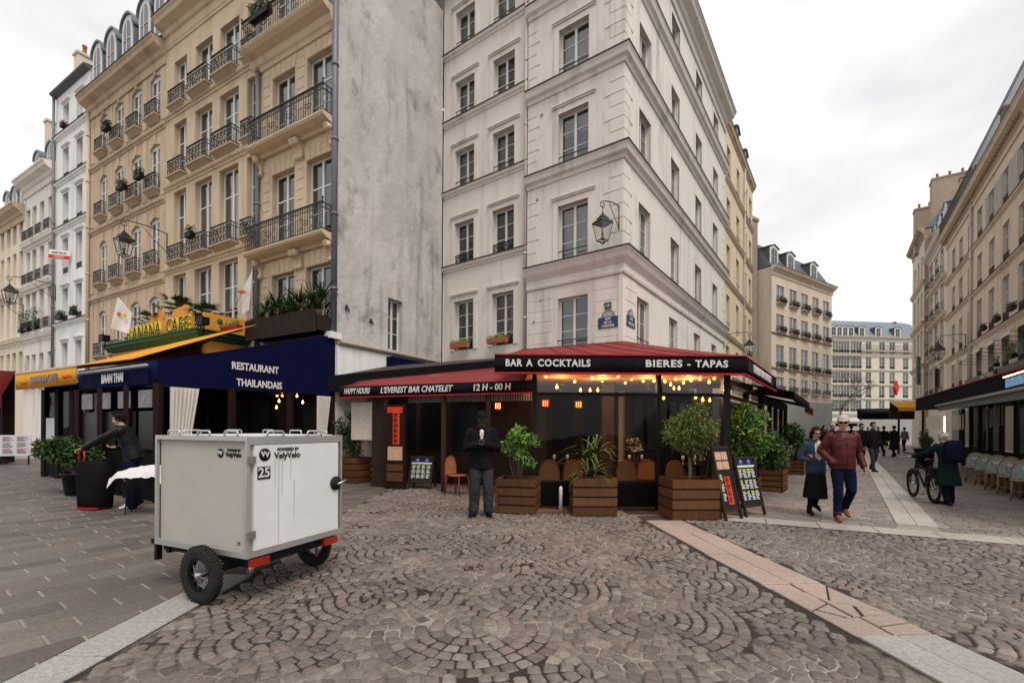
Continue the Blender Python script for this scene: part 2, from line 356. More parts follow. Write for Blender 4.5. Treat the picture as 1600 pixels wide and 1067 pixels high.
def inside(p, poly):
    x, y = p; r = False; n = len(poly)
    for i in range(n):
        x1, y1 = poly[i]; x2, y2 = poly[i-1]
        if (y1 > y) != (y2 > y) and x < (x2-x1)*(y-y1)/(y2-y1)+x1: r = not r
    return r
def clip(poly, px, py, nx, ny):
    "keep the part of a convex polygon where (p-(px,py)).n >= 0"
    out = []; n = len(poly)
    for i in range(n):
        a = poly[i]; b = poly[(i+1) % n]; da = (a[0]-px)*nx+(a[1]-py)*ny; db = (b[0]-px)*nx+(b[1]-py)*ny
        if da >= 0: out.append(a)
        if (da > 0) != (db > 0) and abs(da-db) > 1e-9: t = da/(da-db); out.append((a[0]+(b[0]-a[0])*t, a[1]+(b[1]-a[1])*t))
    return out
def seen(x, y):
    if y < .5: return False
    u = 800+x/y*FPX; v = YP+CAMH/y*FPX
    return -60 < u < 1660 and v < 1120
def near(x, y): return y > .3 and -500 < 800+x/y*FPX < 2150 and YP+CAMH/y*FPX < 1700
def ccw(p): return sum(p[i-1][0]*p[i][1]-p[i][0]*p[i-1][1] for i in range(len(p))) > 0
def stone(mb, poly, top, bev=.008, depth=.05, tilt=(0, 0), bulge=0.0):
    "one paving stone: outline, worn edge, top"
    if not ccw(poly): poly = poly[::-1]
    n = len(poly); cx = sum(p[0] for p in poly)/n; cy = sum(p[1] for p in poly)/n
    z = lambda x, y: top+(x-cx)*tilt[0]+(y-cy)*tilt[1]
    r = max(math.hypot(x-cx, y-cy) for x, y in poly); k = max(.3, 1-bev/r*1.4)
    vs = [(x, y, top-depth) for x, y in poly]+[(x, y, z(x, y)-bev) for x, y in poly]+[(cx+(x-cx)*k, cy+(y-cy)*k, z(x, y)) for x, y in poly]
    fs = [(i, (i+1) % n, n+(i+1) % n, n+i) for i in range(n)]+[(n+i, n+(i+1) % n, 2*n+(i+1) % n, 2*n+i) for i in range(n)]
    if bulge: vs.append((cx, cy, top+bulge)); fs += [(2*n+i, 2*n+(i+1) % n, 3*n) for i in range(n)]
    else: fs.append(tuple(range(2*n, 3*n)))
    mb.add(vs, fs)
def lay(parent, name, stuffname, polys, material, top=0.0, bev=.008, jt=.003, tl=.02, limit=300, bulge=0.0):
    "the stones that show largest become parts of their own, the rest one mesh"
    def key(p):
        cx = sum(q[0] for q in p)/len(p); cy = sum(q[1] for q in p)/len(p)
        return (0 if seen(cx, cy) else 1, cx*cx+cy*cy)
    polys = [p for p in polys if len(p) > 2]; polys.sort(key=key)
    rest = MB()
    for i, p in enumerate(polys):
        args = dict(top=top+rnd.uniform(-jt, jt), bev=bev, tilt=(rnd.uniform(-tl, tl), rnd.uniform(-tl, tl)), bulge=bulge)
        cx = sum(q[0] for q in p)/len(p); cy = sum(q[1] for q in p)/len(p)
        if i < limit and seen(cx, cy):
            mb = MB(); stone(mb, [(x-cx, y-cy) for x, y in p], **args); mb.build(name, material, parent, T(cx, cy))
        else: stone(rest, p, **args)
    if rest.v: rest.build(stuffname, material, parent, Matrix(), kind='stuff')
def sheet(name, poly, z, material, kind='structure', parent=None):
    mb = MB(); mb.add([(x, y, z) for x, y in poly], [tuple(range(len(poly)))] if ccw(poly) else [tuple(range(len(poly)-1, -1, -1))])
    return mb.build(name, material, parent, kind=kind if parent is None else None)
dA = Vector((-.8131, .5822)); dB = Vector((.5899, .8075))
# ------------------------------------------------------------------ ground
gr = sheet('ground', [(-400, -60), (400, -60), (400, 600), (-400, 600)], -.075, 'asphalt')
# strips of granite that divide the square
SL0, SL1 = -3.06, -2.70                                             # left strip, straight away from the camera
a0, a1 = G(1046, 834), G(1469, 1066); b0, b1 = G(1272, 906), G(1600, 1055)
ld = (a0-a1); ld.z = 0; ld.normalize(); ln = Vector((ld.y, -ld.x, 0))    # right strip: along ld, across ln
rw = (b0-a1).dot(ln)
h0 = G(1120, 811); h1 = G(1600, 851); hd = (h1-h0).normalized(); hn = Vector((-hd.y, hd.x, 0))
# cobbled square
sq = sheet('cobbled_square', [(SL1, -3), (14, -3), (14, 2.4), (7.3, 6.0), (3.7, 8.1), (3.2, 16), (SL0, 16), (SL0, 5.3), (SL1, 5.3)], -.0115, 'joint_sand')
def fans(W, pitch, size, org, ang, test, rows, cols, jit=.1, gap=.013):
    "fish-scale paving: concentric arcs of stones inside overlapping round scales"
    out = []; R0 = W/2; ca, sa = math.cos(ang), math.sin(ang)
    def owner(x, y):
        j = math.floor(y/R0)
        for jj in (j+1, j, j-1):                                    # the row behind lies over the row in front
            sh = R0 if jj % 2 else 0.0; i = round((x-sh)/W)
            for ii in (i, i-1, i+1):
                if math.hypot(x-ii*W-sh, y-jj*R0) <= R0*1.0: return (ii, jj)
        return None
    for j in rows:
        sh = R0 if j % 2 else 0.0
        for i in cols:
            ox, oy = i*W+sh, j*R0; ph = rnd.random()
            for k in range(int(R0/pitch+.5)):
                r = R0-(k+.5)*pitch
                if r < .05: continue
                n = max(5, round(2*math.pi*r/size))
                for m in range(n):
                    t0 = (m+ph)/n*2*math.pi; t1 = (m+1+ph)/n*2*math.pi; tm = (t0+t1)/2
                    x, y = ox+r*math.cos(tm), oy+r*math.sin(tm)
                    if owner(x, y) != (i, j): continue
                    g = gap/2/r; q = []
                    for t, s in ((t0+g, -1), (t1-g, -1), (t1-g, 1), (t0+g, 1)):
                        t += rnd.uniform(-1, 1)*jit*size/r*.5; rr = r+s*(pitch-gap)/2+rnd.uniform(-1, 1)*pitch*jit*.6
                        q.append((ox+rr*math.cos(t), oy+rr*math.sin(t)))
                    o8 = []
                    for c in range(4):
                        a, b = q[c], q[(c+1) % 4]; u = rnd.uniform(.06, .18); v = rnd.uniform(.82, .94)
                        o8 += [(a[0]+(b[0]-a[0])*u, a[1]+(b[1]-a[1])*u), (a[0]+(b[0]-a[0])*v, a[1]+(b[1]-a[1])*v)]
                    o8 = [(org[0]+x*ca-y*sa, org[1]+x*sa+y*ca) for x, y in o8]
                    cx = sum(p[0] for p in o8)/8; cy = sum(p[1] for p in o8)/8
                    if test(cx, cy): out.append(o8)
    return out
def strip_x(x, y): return (Vector((x, y, 0))-a1).dot(ln)            # across the right strip
def far_side(x, y): return (Vector((x, y, 0))-h0).dot(hn)           # beyond the far strip
tleft = lambda x, y: (SL1+.05 < x or (y > 5.36 and x > SL0+.05)) and x < 9 and strip_x(x, y) < -.075 and y < 12.6 and far_side(x, y) < 99 and near(x, y) and not (x > .2 and y > 8.9)
tright = lambda x, y: strip_x(x, y) > rw+.075 and far_side(x, y) < -.05 and near(x, y)
lay(sq, 'cobble', 'cobbles', fans(1.5, .107, .114, (-1.6, 1.9), R_(8), tleft, range(-4, 18), range(-4, 7))
    + fans(1.5, .107, .114, (3.6, 2.6), R_(-20), tright, range(-7, 14), range(-4, 9)), 'cobble', 0, .011, .004, .04, bulge=.005)
mb = MB()                                                           # clumps of dark moss and dirt in the joints
for px, py, r in ((735, 886, .22), (820, 882, .14), (815, 898, .08), (660, 858, .10), (788, 848, .09), (575, 935, .16), (640, 858, .08), (480, 942, .12), (660, 925, .10), (1000, 870, .07), (590, 800, .2), (680, 803, .25), (560, 822, .15)):
    c = G(px, py)
    r *= .7
    for k in range(30):
        a = rnd.uniform(0, 6.28); q = rnd.random()**.6*r; p = Vector((c.x+math.cos(a)*q*1.5, c.y+math.sin(a)*q, .0)); s = rnd.uniform(.008, .026)*(1.2-q/r*.6)
        mb.ball((p.x, p.y, -.005), (s*1.5, s, rnd.uniform(.006, .011)), 6)
mb.build('moss', 'moss_dirt', sq, Matrix(), kind='stuff')
# left pavement of long slabs, rows along dB
lp = sheet('pavement', [(SL0, -3), (SL0, 14), (-5.0, 13.4), (-35, 30), (-60, 30), (-60, -3)], -.0065, 'joint_light')
polys = []
LW, RWd = .58, .262
for r in range(-10, 130):
    off = rnd.uniform(-.08, .08)+(LW/2 if r % 2 else 0)
    for k in range(-60, 60):
        L0 = k*LW+off
        u0, u1, v0, v1 = L0+.010, L0+LW-.010, r*RWd+.005, r*RWd+RWd-.005
        q = [(-3.0+dB.x*u+dA.x*v, .5+dB.y*u+dA.y*v) for u, v in ((u0, v0), (u1, v0), (u1, v1), (u0, v1))]
        cx, cy = sum(p[0] for p in q)/4, sum(p[1] for p in q)/4
        if cx > SL0+.3 or not near(cx, cy) or cy > 22 or cx < -22: continue
        q = clip(q, SL0-.01, 0, -1, 0)
        if len(q) > 2: polys.append(q)
lay(lp, 'paving_slab', 'paving_slabs', polys, 'slab_grey', 0, .004, .0012, .004)
# granite strips
st = sheet('granite_strip', [(SL0, -1), (SL1, -1), (SL1, 5.3), (SL0, 5.3)], -.005, 'joint_dark')
y = 1.98; polys = []
while y < 4.75:
    n = rnd.choice((.55, .56, .6)); polys.append([(SL0+.006, y+.008), (SL1-.006, y+.008), (SL1-.006, y+n-.004), (SL0+.006, y+n-.004)]); y += n
lay(st, 'granite_slab', 'granite_slabs', polys, 'granite', .004, .004, .001, .003)
def stripq(s0, s1, t0, t1): return [tuple((a1+ln*s+ld*t).xy) for s, t in ((s0, t0), (s1, t0), (s1, t1), (s0, t1))]
st = sheet('granite_strip', stripq(0, rw, -3, 5.4), -.009, 'joint_dark')
gp = []; pk = []; mid = rw*.5
tA = [(G(*p)-a1).dot(ld) for p in ((1342, 994), (1289, 965), (1197, 913), (1101, 865), (1046, 834))]
for s0, s1 in ((.006, mid-.004), (mid+.004, rw-.006)):
    gp += [stripq(s0, s1, -2.2, -.75), stripq(s0, s1, -.735, tA[0]-.008)]
    pk += [stripq(s0, s1, tA[2]+.008, tA[3]-.006), stripq(s0, s1, tA[3]+.006, tA[4]-.006), stripq(s0, s1, tA[4]+.006, tA[4]+.95)]
lay(st, 'granite_slab', 'granite_slabs', gp, 'granite', .006, .004, .001, .003)
# the cracked slabs: irregular pieces cut by winding cracks
pieces = [stripq(.006, rw-.006, tA[0]+.008, tA[2]-.004)]
def split(ps, s, t, ang, w=.026):
    c = (a1+ln*s+ld*t); dvec = (ln*math.cos(ang)+ld*math.sin(ang)); nx, ny = -dvec.y, dvec.x; o = []
    for p in ps:
        for sg in (1, -1):
            q = clip(p, c.x+nx*w/2*sg, c.y+ny*w/2*sg, nx*sg, ny*sg)
            if len(q) > 2: o.append(q)
    return o
tm = (tA[0]+tA[2])/2; lo = tA[0]; hi = tA[2]
extra = split(pieces, mid, tA[1], .05, .014)
for s_, t_, a_ in ((mid, (tA[1]+lo)/2, 1.50), (mid*.9, (tA[1]+hi)/2, 1.62), (rw*.25, tA[1]+.22, .55), (rw*.70, tA[1]+.26, 2.35), (rw*.82, hi-.22, .9), (rw*.3, hi-.2, 2.75), (rw*.75, (tA[1]+lo)/2, .25), (rw*.66, tA[1]+.12, 1.2), (rw*.2, tA[1]+.1, 2.2)):
    c = a1+ln*s_+ld*t_; n_ = []
    for p in extra: n_ += split([p], s_, t_, a_+rnd.uniform(-.1, .1), rnd.uniform(.014, .03)) if inside((c.x, c.y), p) else [p]
    extra = n_
lay(st, 'cracked_slab', 'cracked_slabs', extra+pk, 'granite_pink', .004, .005, .004, .012)
# light strip across the mouth of the street
st = sheet('granite_strip', [tuple((h0+hd*u+hn*v).xy) for u, v in ((-1.2, 0), (6, 0), (6, .5), (-1.2, .5))], -.0045, 'joint_dark')
polys = [[tuple((h0+hd*u+hn*v).xy) for u, v in ((k*.75+.006, .006), (k*.75+.744, .006), (k*.75+.744, .49), (k*.75+.006, .49))] for k in range(-1, 7)]
lay(st, 'granite_slab', 'granite_slabs', polys, 'granite_light', .004, .004, .001, .003)
# street paved with rows of setts, and its middle line of slabs
base = h0+hn*.5
street = sheet('street', [tuple((base+hd*-1.2).xy), tuple((base+hd*12).xy), (70, 40), (95, 110), (40, 110), (1.5, 11)], -.012, 'joint_light')
dB3 = Vector((dB.x, dB.y, 0)); nB3 = Vector((dB.y, -dB.x, 0))
q0 = G(1394, 806); q1 = G(1439, 793)
s_in = (q0-h0).dot(nB3); s_out = (q1-h0).dot(nB3)
polys = []; ml = []
v = -3.0; r = 0
while v < 34:
    u = -2.0+(.12 if r % 2 else 0); r += 1
    while u < 22:
        wd = rnd.uniform(.20, .30); q = [h0+nB3*a+dB3*b for a, b in ((u+.006, v+.006), (u+wd-.006, v+.006), (u+wd-.006, v+.134), (u+.006, v+.134))]
        c = (q[0]+q[2])/2; du = u+wd/2
        if far_side(c.x, c.y) > .57 and not (s_in-.05 < du < s_out+.05) and near(c.x, c.y) and du < 14: polys.append([tuple(p.xy) for p in q])
        u += wd
    v += .14
lay(street, 'sett', 'setts', polys, 'sett', 0, .006, .003, .02)
v = .3
while v < 40:
    for a, b in ((s_in, (s_in+s_out)/2-.004), ((s_in+s_out)/2+.004, s_out)):
        q = [h0+nB3*x+dB3*z for x, z in ((a, v+.006), (b, v+.006), (b, v+1.194), (a, v+1.194))]
        if far_side(q[0].x, q[0].y) > .5 and far_side(q[1].x, q[1].y) > .5: ml.append([tuple(p.xy) for p in q])
    v += 1.2
lay(street, 'granite_slab', 'granite_slabs', ml, 'granite_light', .006, .004, .001, .003)
mat('linen_blind', (.60, .57, .52), .9, rv=.2)
# ------------------------------------------------------------------ building kit
def wall_mesh(x0, x1, z0, z1, ops, mats, rev=.22, room=.7, backs=None):
    "facade with real openings: reveals, then a dark room behind each; ops = (x0,x1,z0,z1[,rise of a segmental head])"
    mb = MB()
    xs = sorted({x0, x1, *[o[0] for o in ops], *[o[1] for o in ops]}); xs = [x for x in xs if x0 <= x <= x1]
    zs = sorted({z0, z1, *[o[2] for o in ops], *[o[3] for o in ops]}); zs = [z for z in zs if z0 <= z <= z1]
    for i in range(len(xs)-1):
        for j in range(len(zs)-1):
            cx, cz = (xs[i]+xs[i+1])/2, (zs[j]+zs[j+1])/2
            if any(o[0] < cx < o[1] and o[2] < cz < o[3] for o in ops): continue
            mb.add([(xs[i], 0, zs[j]), (xs[i+1], 0, zs[j]), (xs[i+1], 0, zs[j+1]), (xs[i], 0, zs[j+1])], [(0, 1, 2, 3)])
    for o in ops:
        a, b, c, d = o[:4]; rise = o[4] if len(o) > 4 else 0
        mb.add([(a, 0, c), (a, 0, d), (a, rev, d), (a, rev, c)], [(0, 3, 2, 1)][::1]); mb.add([(b, 0, c), (b, 0, d), (b, rev, d), (b, rev, c)], [(0, 1, 2, 3)])
        mb.add([(a, 0, c), (b, 0, c), (b, rev, c), (a, rev, c)], [(0, 3, 2, 1)][::-1]); 
        if rise:
            n = 8; pts = [(a+(b-a)*k/n, d-rise*(2*k/n-1)**2) for k in range(n+1)]
            for k in range(n):
                (p, q), (r, s) = pts[k], pts[k+1]
                mb.add([(p, 0, q), (r, 0, s), (r, 0, d), (p, 0, d)], [(0, 1, 2, 3)]); mb.add([(p, 0, q), (r, 0, s), (r, rev, s), (p, rev, q)], [(0, 3, 2, 1)])
        else: mb.add([(a, 0, d), (b, 0, d), (b, rev, d), (a, rev, d)], [(0, 1, 2, 3)])
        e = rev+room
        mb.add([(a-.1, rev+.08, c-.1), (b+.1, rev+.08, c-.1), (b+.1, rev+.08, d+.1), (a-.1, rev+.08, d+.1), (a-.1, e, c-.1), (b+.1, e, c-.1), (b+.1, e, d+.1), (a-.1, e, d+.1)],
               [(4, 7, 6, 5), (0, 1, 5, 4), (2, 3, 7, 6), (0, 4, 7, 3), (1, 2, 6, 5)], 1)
    return mb.mesh('wall', mats)
def window_mesh(w, h, rows, rise=0, fw=.055, dep=.05, leaves=2, transom=0, mat_='frame_white'):
    mb = MB(); x0, x1 = -w/2, w/2
    mb.box(x0, x0+fw, 0, dep, 0, h); mb.box(x1-fw, x1, 0, dep, 0, h); mb.box(x0+fw, x1-fw, 0, dep, 0, fw); mb.box(x0+fw, x1-fw, 0, dep, h-fw-rise, h)
    if leaves == 2: mb.box(-fw*.75, fw*.75, -.012, dep-.01, fw, h-fw-rise)
    for k in range(1, rows):
        z = fw+(h-2*fw-rise)*k/rows; t = .022 if k != transom else .045
        for a, b in (((x0+fw, -fw*.75), (fw*.75, x1-fw)) if leaves == 2 else ((x0+fw, x1-fw),)): mb.box(a, b, .008, dep-.012, z-t/2, z+t/2)
    return mb.mesh('window', mat_)
def pane_mesh(w, h):
    mb = MB(); mb.box(-w/2, w/2, -.003, .003, 0, h); return mb.mesh('pane', 'glass')
def curtain_mesh(w, h, side):
    mb = MB(); n = 22; a, b = (-w/2, w/2) if side == 0 else ((-w/2, -w*.05) if side == 1 else (w*.05, w/2))
    vs = []; fs = []
    for k in range(n+1):
        x = a+(b-a)*k/n; y = .035*math.sin(k*1.9)+.015*math.sin(k*.7+1)
        vs += [(x, y, 0), (x, y*1.3, h)]
    for k in range(n): fs.append((2*k, 2*k+2, 2*k+3, 2*k+1))
    mb.add(vs, fs, 0, True); return mb.mesh('curtain', 'curtain')
def add_window(F, parent, x0, x1, z0, z1, rows=3, rev=.22, rise=0, curtain=.6, leaves=2, panes=True, transom=0, fmat='frame_white'):
    w, h = x1-x0, z1-z0; w = round(w, 2); h = round(h, 2); cx = (x0+x1)/2
    o = put('window', shared(('win', w, h, rows, rise, leaves, transom, fmat), lambda: window_mesh(w, h, rows, rise, leaves=leaves, transom=transom, mat_=fmat)), parent, F.at(cx, rev-.05, z0))
    fw = .055; lw = (w-2*fw-fw*1.5)/2 if leaves == 2 else w-2*fw; rh = (h-2*fw-rise)/rows
    if panes:
        pm = shared(('pane', round(lw, 3), round(rh, 3)), lambda: pane_mesh(lw-.002, rh-.02))
        for s in ((-1, 1) if leaves == 2 else (0,)):
            for k in range(rows): put('pane', pm, o, F.at(cx+s*(fw*.75+lw/2), rev-.025, z0+fw+rh*k+.01))
    else:
        pm = shared(('pane', round(w, 3), round(h, 3), 1), lambda: pane_mesh(w-2*fw, h-2*fw-rise)); put('pane', pm, o, F.at(cx, rev-.025, z0+fw))
    if panes and rnd.random() < .16:
        bh = round(h*rnd.choice((.35, .5, .65)), 2); put('blind', shared(('blind', w, bh), lambda: MB().box(-w/2+.05, w/2-.05, 0, .01, -bh, 0).mesh('blind', 'linen_blind')), o, F.at(cx, rev+.07, z1-rise-.05))
    elif rnd.random() < curtain:
        sd = rnd.choice((0, 0, 1, 2)); put('curtain', shared(('cur', w, h, sd), lambda: curtain_mesh(w-.06, h-.06-rise, sd)), o, F.at(cx, rev+.16, z0+.03))
    return o
def band(F, parent, x0, x1, z, prof, material, name='cornice', e0=0, e1=0, y=0):
    "moulding: profile (out, dz) swept along the facade; e0/e1 extend the ends with the projection to turn a corner"
    mb = MB(); n = len(prof)
    vs = [(x0-e0*o, -o, z+dz) for o, dz in prof]+[(x1+e1*o, -o, z+dz) for o, dz in prof]
    fs = [tuple(range(n-1, -1, -1)), tuple(range(n, 2*n))]+[(i, (i+1) % n, n+(i+1) % n, n+i) for i in range(n)]
    mb.add(vs, fs); return mb.build(name, material, parent, F.at(0, y))
STRING = [(-.02, -.13), (.03, -.13), (.05, -.06), (.10, -.04), (.12, .03), (.12, .06), (-.02, .075)]
CORN = [(-.02, -.30), (.04, -.30), (.07, -.2), (.16, -.14), (.19, -.03), (.22, .02), (.22, .06), (-.02, .09)]
BIG = [(-.02, -.75), (.06, -.75), (.08, -.62), (.05, -.6), (.05, -.42), (.12, -.38), (.18, -.26), (.34, -.18), (.42, -.14), (.46, -.02), (.52, .04), (.52, .10), (-.02, .16)]
SILL = [(-.02, -.08), (.07, -.08), (.09, -.02), (.09, .0), (-.02, .012)]
CAP = [(-.02, -.05), (.05, -.05), (.07, 0), (.09, .05), (.09, .08), (-.02, .09)]
def lead(prof): o = max(p[0] for p in prof); t = prof[-2][1]; return [(-.02, t+.040), (o+.02, t-.012), (o+.02, t+.030), (-.02, t+.095)]
def surround(F, parent, x0, x1, z0, z1, material, w=.13, out=.035, name='window_surround', cap=True):
    def mk():
        mb = MB(); W, H = x1-x0, z1-z0
        mb.box(-W/2-w, -W/2, -out, .02, 0, H+w); mb.box(W/2, W/2+w, -out, .02, 0, H+w); mb.box(-W/2, W/2, -out, .02, H, H+w)
        mb.box(-W/2-w-.035, -W/2-w, -out*.55, .02, 0, H+w+.035); mb.box(W/2+w, W/2+w+.035, -out*.55, .02, 0, H+w+.035); mb.box(-W/2-w, W/2+w, -out*.55, .02, H+w, H+w+.035)
        if cap: mb.box(-W/2-w-.07, W/2+w+.07, -.10, .02, H+w+.09, H+w+.13); mb.box(-W/2-w-.05, W/2+w+.05, -.065, .02, H+w+.0355, H+w+.09)
        return mb.mesh(name, material)
    return put(name, shared(('sur', round(x1-x0, 2), round(z1-z0, 2), str(material), w, cap), mk), parent, F.at((x0+x1)/2, 0, z0))
def scroll(mb, c, r, turns, sgn, th, ang0=0, n=9, sx=1):
    pts = []
    for k in range(n+1):
        t = k/n; a = ang0+sgn*turns*2*math.pi*t; q = r*(1-.72*t); pts.append((c[0]+sx*q*math.cos(a), c[1], c[2]+q*math.sin(a)))
    mb.tube(pts, th, 4, cap=False)
def guard_mesh(w, h, proj, style=0):
    "wrought-iron window guard standing on its own little slab: front and two returns"
    mb = MB(); t = .011
    for z in (.05, h*.80, h): mb.box(-w/2, w/2, -proj-t, -proj+t, z-t, z+t); [mb.box(sx*w/2-t, sx*w/2+t, -proj, 0, z-t, z+t) for sx in (-1, 1)]
    mb.box(-w/2-.02, w/2+.02, -proj-.025, -proj+.025, h, h+.022)
    n = max(3, round(w/.20))
    for k in range(n+1):
        x = -w/2+w*k/n; mb.box(x-.009, x+.009, -proj-.009, -proj+.009, 0, h)
    for k in range(n):
        x = -w/2+w*(k+.5)/n; rr = w/n*.43
        scroll(mb, (x, -proj, .05+(h*.75)*.72), rr, .9, 1, .009, math.pi*.5); scroll(mb, (x, -proj, .05+(h*.75)*.25), rr, .9, -1, .009, -math.pi*.5)
        mb.bar((x-rr, -proj, .08), (x+rr, -proj, h*.78), .012, .012); mb.bar((x+rr, -proj, .08), (x-rr, -proj, h*.78), .012, .012)
        scroll(mb, (x, -proj, h*.90), h*.07, 1, 1, .007, n=7)
    for sx in (-1, 1):
        for k in (1, 2): mb.box(sx*w/2-.008, sx*w/2+.008, -proj*k/3-.008, -proj*k/3+.008, 0, h)
    return mb.mesh('guard_rail', 'iron')
def balconet(F, parent, x0, x1, z, proj=.22, h=.62, slab_mat='stone_sill', ext=.14, plant=None):
    w = round(x1-x0+2*ext, 2); cx = (x0+x1)/2
    def sm():
        mb = MB(); p = proj+.05
        mb.add([(-w/2-.03, -p, -.06), (w/2+.03, -p, -.06), (w/2+.03, .02, -.06), (-w/2-.03, .02, -.06), (-w/2-.03, -p, 0), (w/2+.03, -p, 0), (w/2+.03, .02, 0), (-w/2-.03, .02, 0)],
               [(0, 3, 2, 1), (4, 5, 6, 7), (0, 1, 5, 4), (1, 2, 6, 5), (2, 3, 7, 6), (3, 0, 4, 7)])
        mb.add([(-w/2+.06, -.06, -.24), (w/2-.06, -.06, -.24), (w/2-.06, .02, -.24), (-w/2+.06, .02, -.24), (-w/2, -p+.03, -.061), (w/2, -p+.03, -.061), (w/2, .02, -.061), (-w/2, .02, -.061)],
               [(0, 3, 2, 1), (4, 5, 6, 7), (0, 1, 5, 4), (1, 2, 6, 5), (2, 3, 7, 6), (3, 0, 4, 7)])
        return mb.mesh('balcony_slab', slab_mat)
    s = put('balcony_slab', shared(('bslab', w, proj, slab_mat), sm), parent, F.at(cx, 0, z))
    put('guard_rail', shared(('guard', w, h, proj), lambda: guard_mesh(w-.04, h, proj)), s, F.at(cx, 0, z))
    return s
def bar_rail(F, parent, x0, x1, z, n=1):
    def mk():
        mb = MB(); w = x1-x0
        for k in range(n): mb.tube([(-w/2-.03, -.03, .0+k*.16), (w/2+.03, -.03, .0+k*.16)], .017, 6)
        return mb.mesh('window_bar', 'iron')
    return put('window_bar', shared(('bar', round(x1-x0, 2), n), mk), parent, F.at((x0+x1)/2, .04, z))
def low_guard(F, parent, x0, x1, z, h=.32):
    return put('guard_rail', shared(('lowg', round(x1-x0, 2), h), lambda: guard_mesh(x1-x0, h, .0)), parent, F.at((x0+x1)/2, .03, z))
def solid(F, parent, x0, x1, depth, z0, z1, material, name='wall_sides', left=True):
    "sides, back of a building behind its facade; left says whether the left flank is built"
    mb = MB(); 
    mb.add([(x0, 0, z0), (x1, 0, z0), (x1, depth, z0), (x0, depth, z0), (x0, 0, z1), (x1, 0, z1), (x1, depth, z1), (x0, depth, z1)], [(1, 2, 6, 5), (2, 3, 7, 6), (3, 0, 4, 7)][:3 if left else 2])
    return mb.build(name, material, parent, F.M)
def mansard(F, parent, x0, x1, depth, z, h=2.4, back=1.1, material='slate', top='zinc', y0=.05):
    mb = MB(); zz = z+h; k = min(depth*.45, 4.5)
    mb.add([(x0, y0, z), (x1, y0, z), (x1, back, zz), (x0, back, zz)], [(0, 1, 2, 3)]); mb.add([(x0, back, zz), (x1, back, zz), (x1, k, zz+.9), (x0, k, zz+.9), (x1, depth, zz), (x0, depth, zz), (x1, depth, z), (x0, depth, z)], [(0, 1, 2, 3), (3, 2, 4, 5), (5, 4, 6, 7)], 1)
    for x in (x0, x1): mb.add([(x, y0, z), (x, back, zz), (x, k, zz+.9), (x, depth, zz), (x, depth, z)], [(0, 1, 2, 3, 4), (4, 3, 2, 1, 0)][:1], 1)
    return mb.build('roof', [material, top], parent, F.M)
def dormer(F, parent, cx, z, w=1.0, h=1.55, arch=True, y=.25, body='zinc', face='frame_white'):
    def mk():
        mb = MB(); hw = w/2; dp = 1.5
        if arch: prof = [(-hw, 0), (hw, 0), (hw, h*.72)]+[(hw*math.cos(a), h*.72+h*.28*math.sin(a)) for a in [math.pi*k/8 for k in range(1, 8)]]+[(-hw, h*.72)]
        else: prof = [(-hw, 0), (hw, 0), (hw, h*.86), (0, h), (-hw, h*.86)]
        mb.prism(prof, .0, dp, 0)
        cap = [(x*1.14, zz+.07 if zz > h*.5 else zz) for x, zz in prof]; top = [p for p in cap if p[1] > h*.6]; inner = [(x*.98, zz-.09) for x, zz in top][::-1]
        mb.prism(top+inner, -.10, dp, 0)
        fo = [(x*.92, zz*.98) for x, zz in prof]; mb.prism(fo, -.03, .0, 1)
        op = [(x*.62, .12+zz*.82) for x, zz in prof]; mb.prism(op, -.036, -.028, 2)
        mb.box(-.02, .02, -.055, -.03, .12, h*.88, 1); mb.box(-hw*.62, hw*.62, -.055, -.03, h*.46, h*.46+.03, 1)
        return mb.mesh('dormer', [body, face, 'dark_glass'])
    return put('dormer', shared(('dorm', w, h, arch, body), mk), parent, F.at(cx, y, z))
mat('dark_glass', (.03, .035, .04), .08, spec=.6)
def chimney(F, parent, x0, x1, y0, y1, z0, z1, pots=4, material='chimney'):
    mb = MB(); mb.box(x0, x1, y0, y1, z0, z1); mb.box(x0-.06, x1+.06, y0-.06, y1+.06, z1, z1+.12)
    c = mb.build('chimney', material, parent, F.M)
    pm = shared('pot', lambda: MB().lathe([(.10, 0), (.12, .05), (.10, .1), (.085, .45), (.11, .48), (.11, .54)], 8).mesh('chimney_pot', 'terracotta'))
    L_ = (y1-y0) > (x1-x0)
    for k in range(pots):
        t = (k+.5)/pots
        x, y = ((x0+x1)/2, y0+(y1-y0)*t) if L_ else (x0+(x1-x0)*t, (y0+y1)/2)
        put('chimney_pot', pm, c, F.at(x, y, z1+.115))
    return c
def pipe(F, parent, x, z0, z1, material='pipe_grey', r=.055, y=-.09):
    mb = MB(); mb.tube([(x, y, z0), (x, y, z1)], r, 8)
    z = z0+1.2
    while z < z1: mb.tube([(x, y, z), (x, y, z+.07)], r*1.28, 8); mb.bar((x, y, z+.03), (x, .02, z+.03), .03, .03); z += 2.1
    return mb.build('drainpipe', material, parent, F.M)
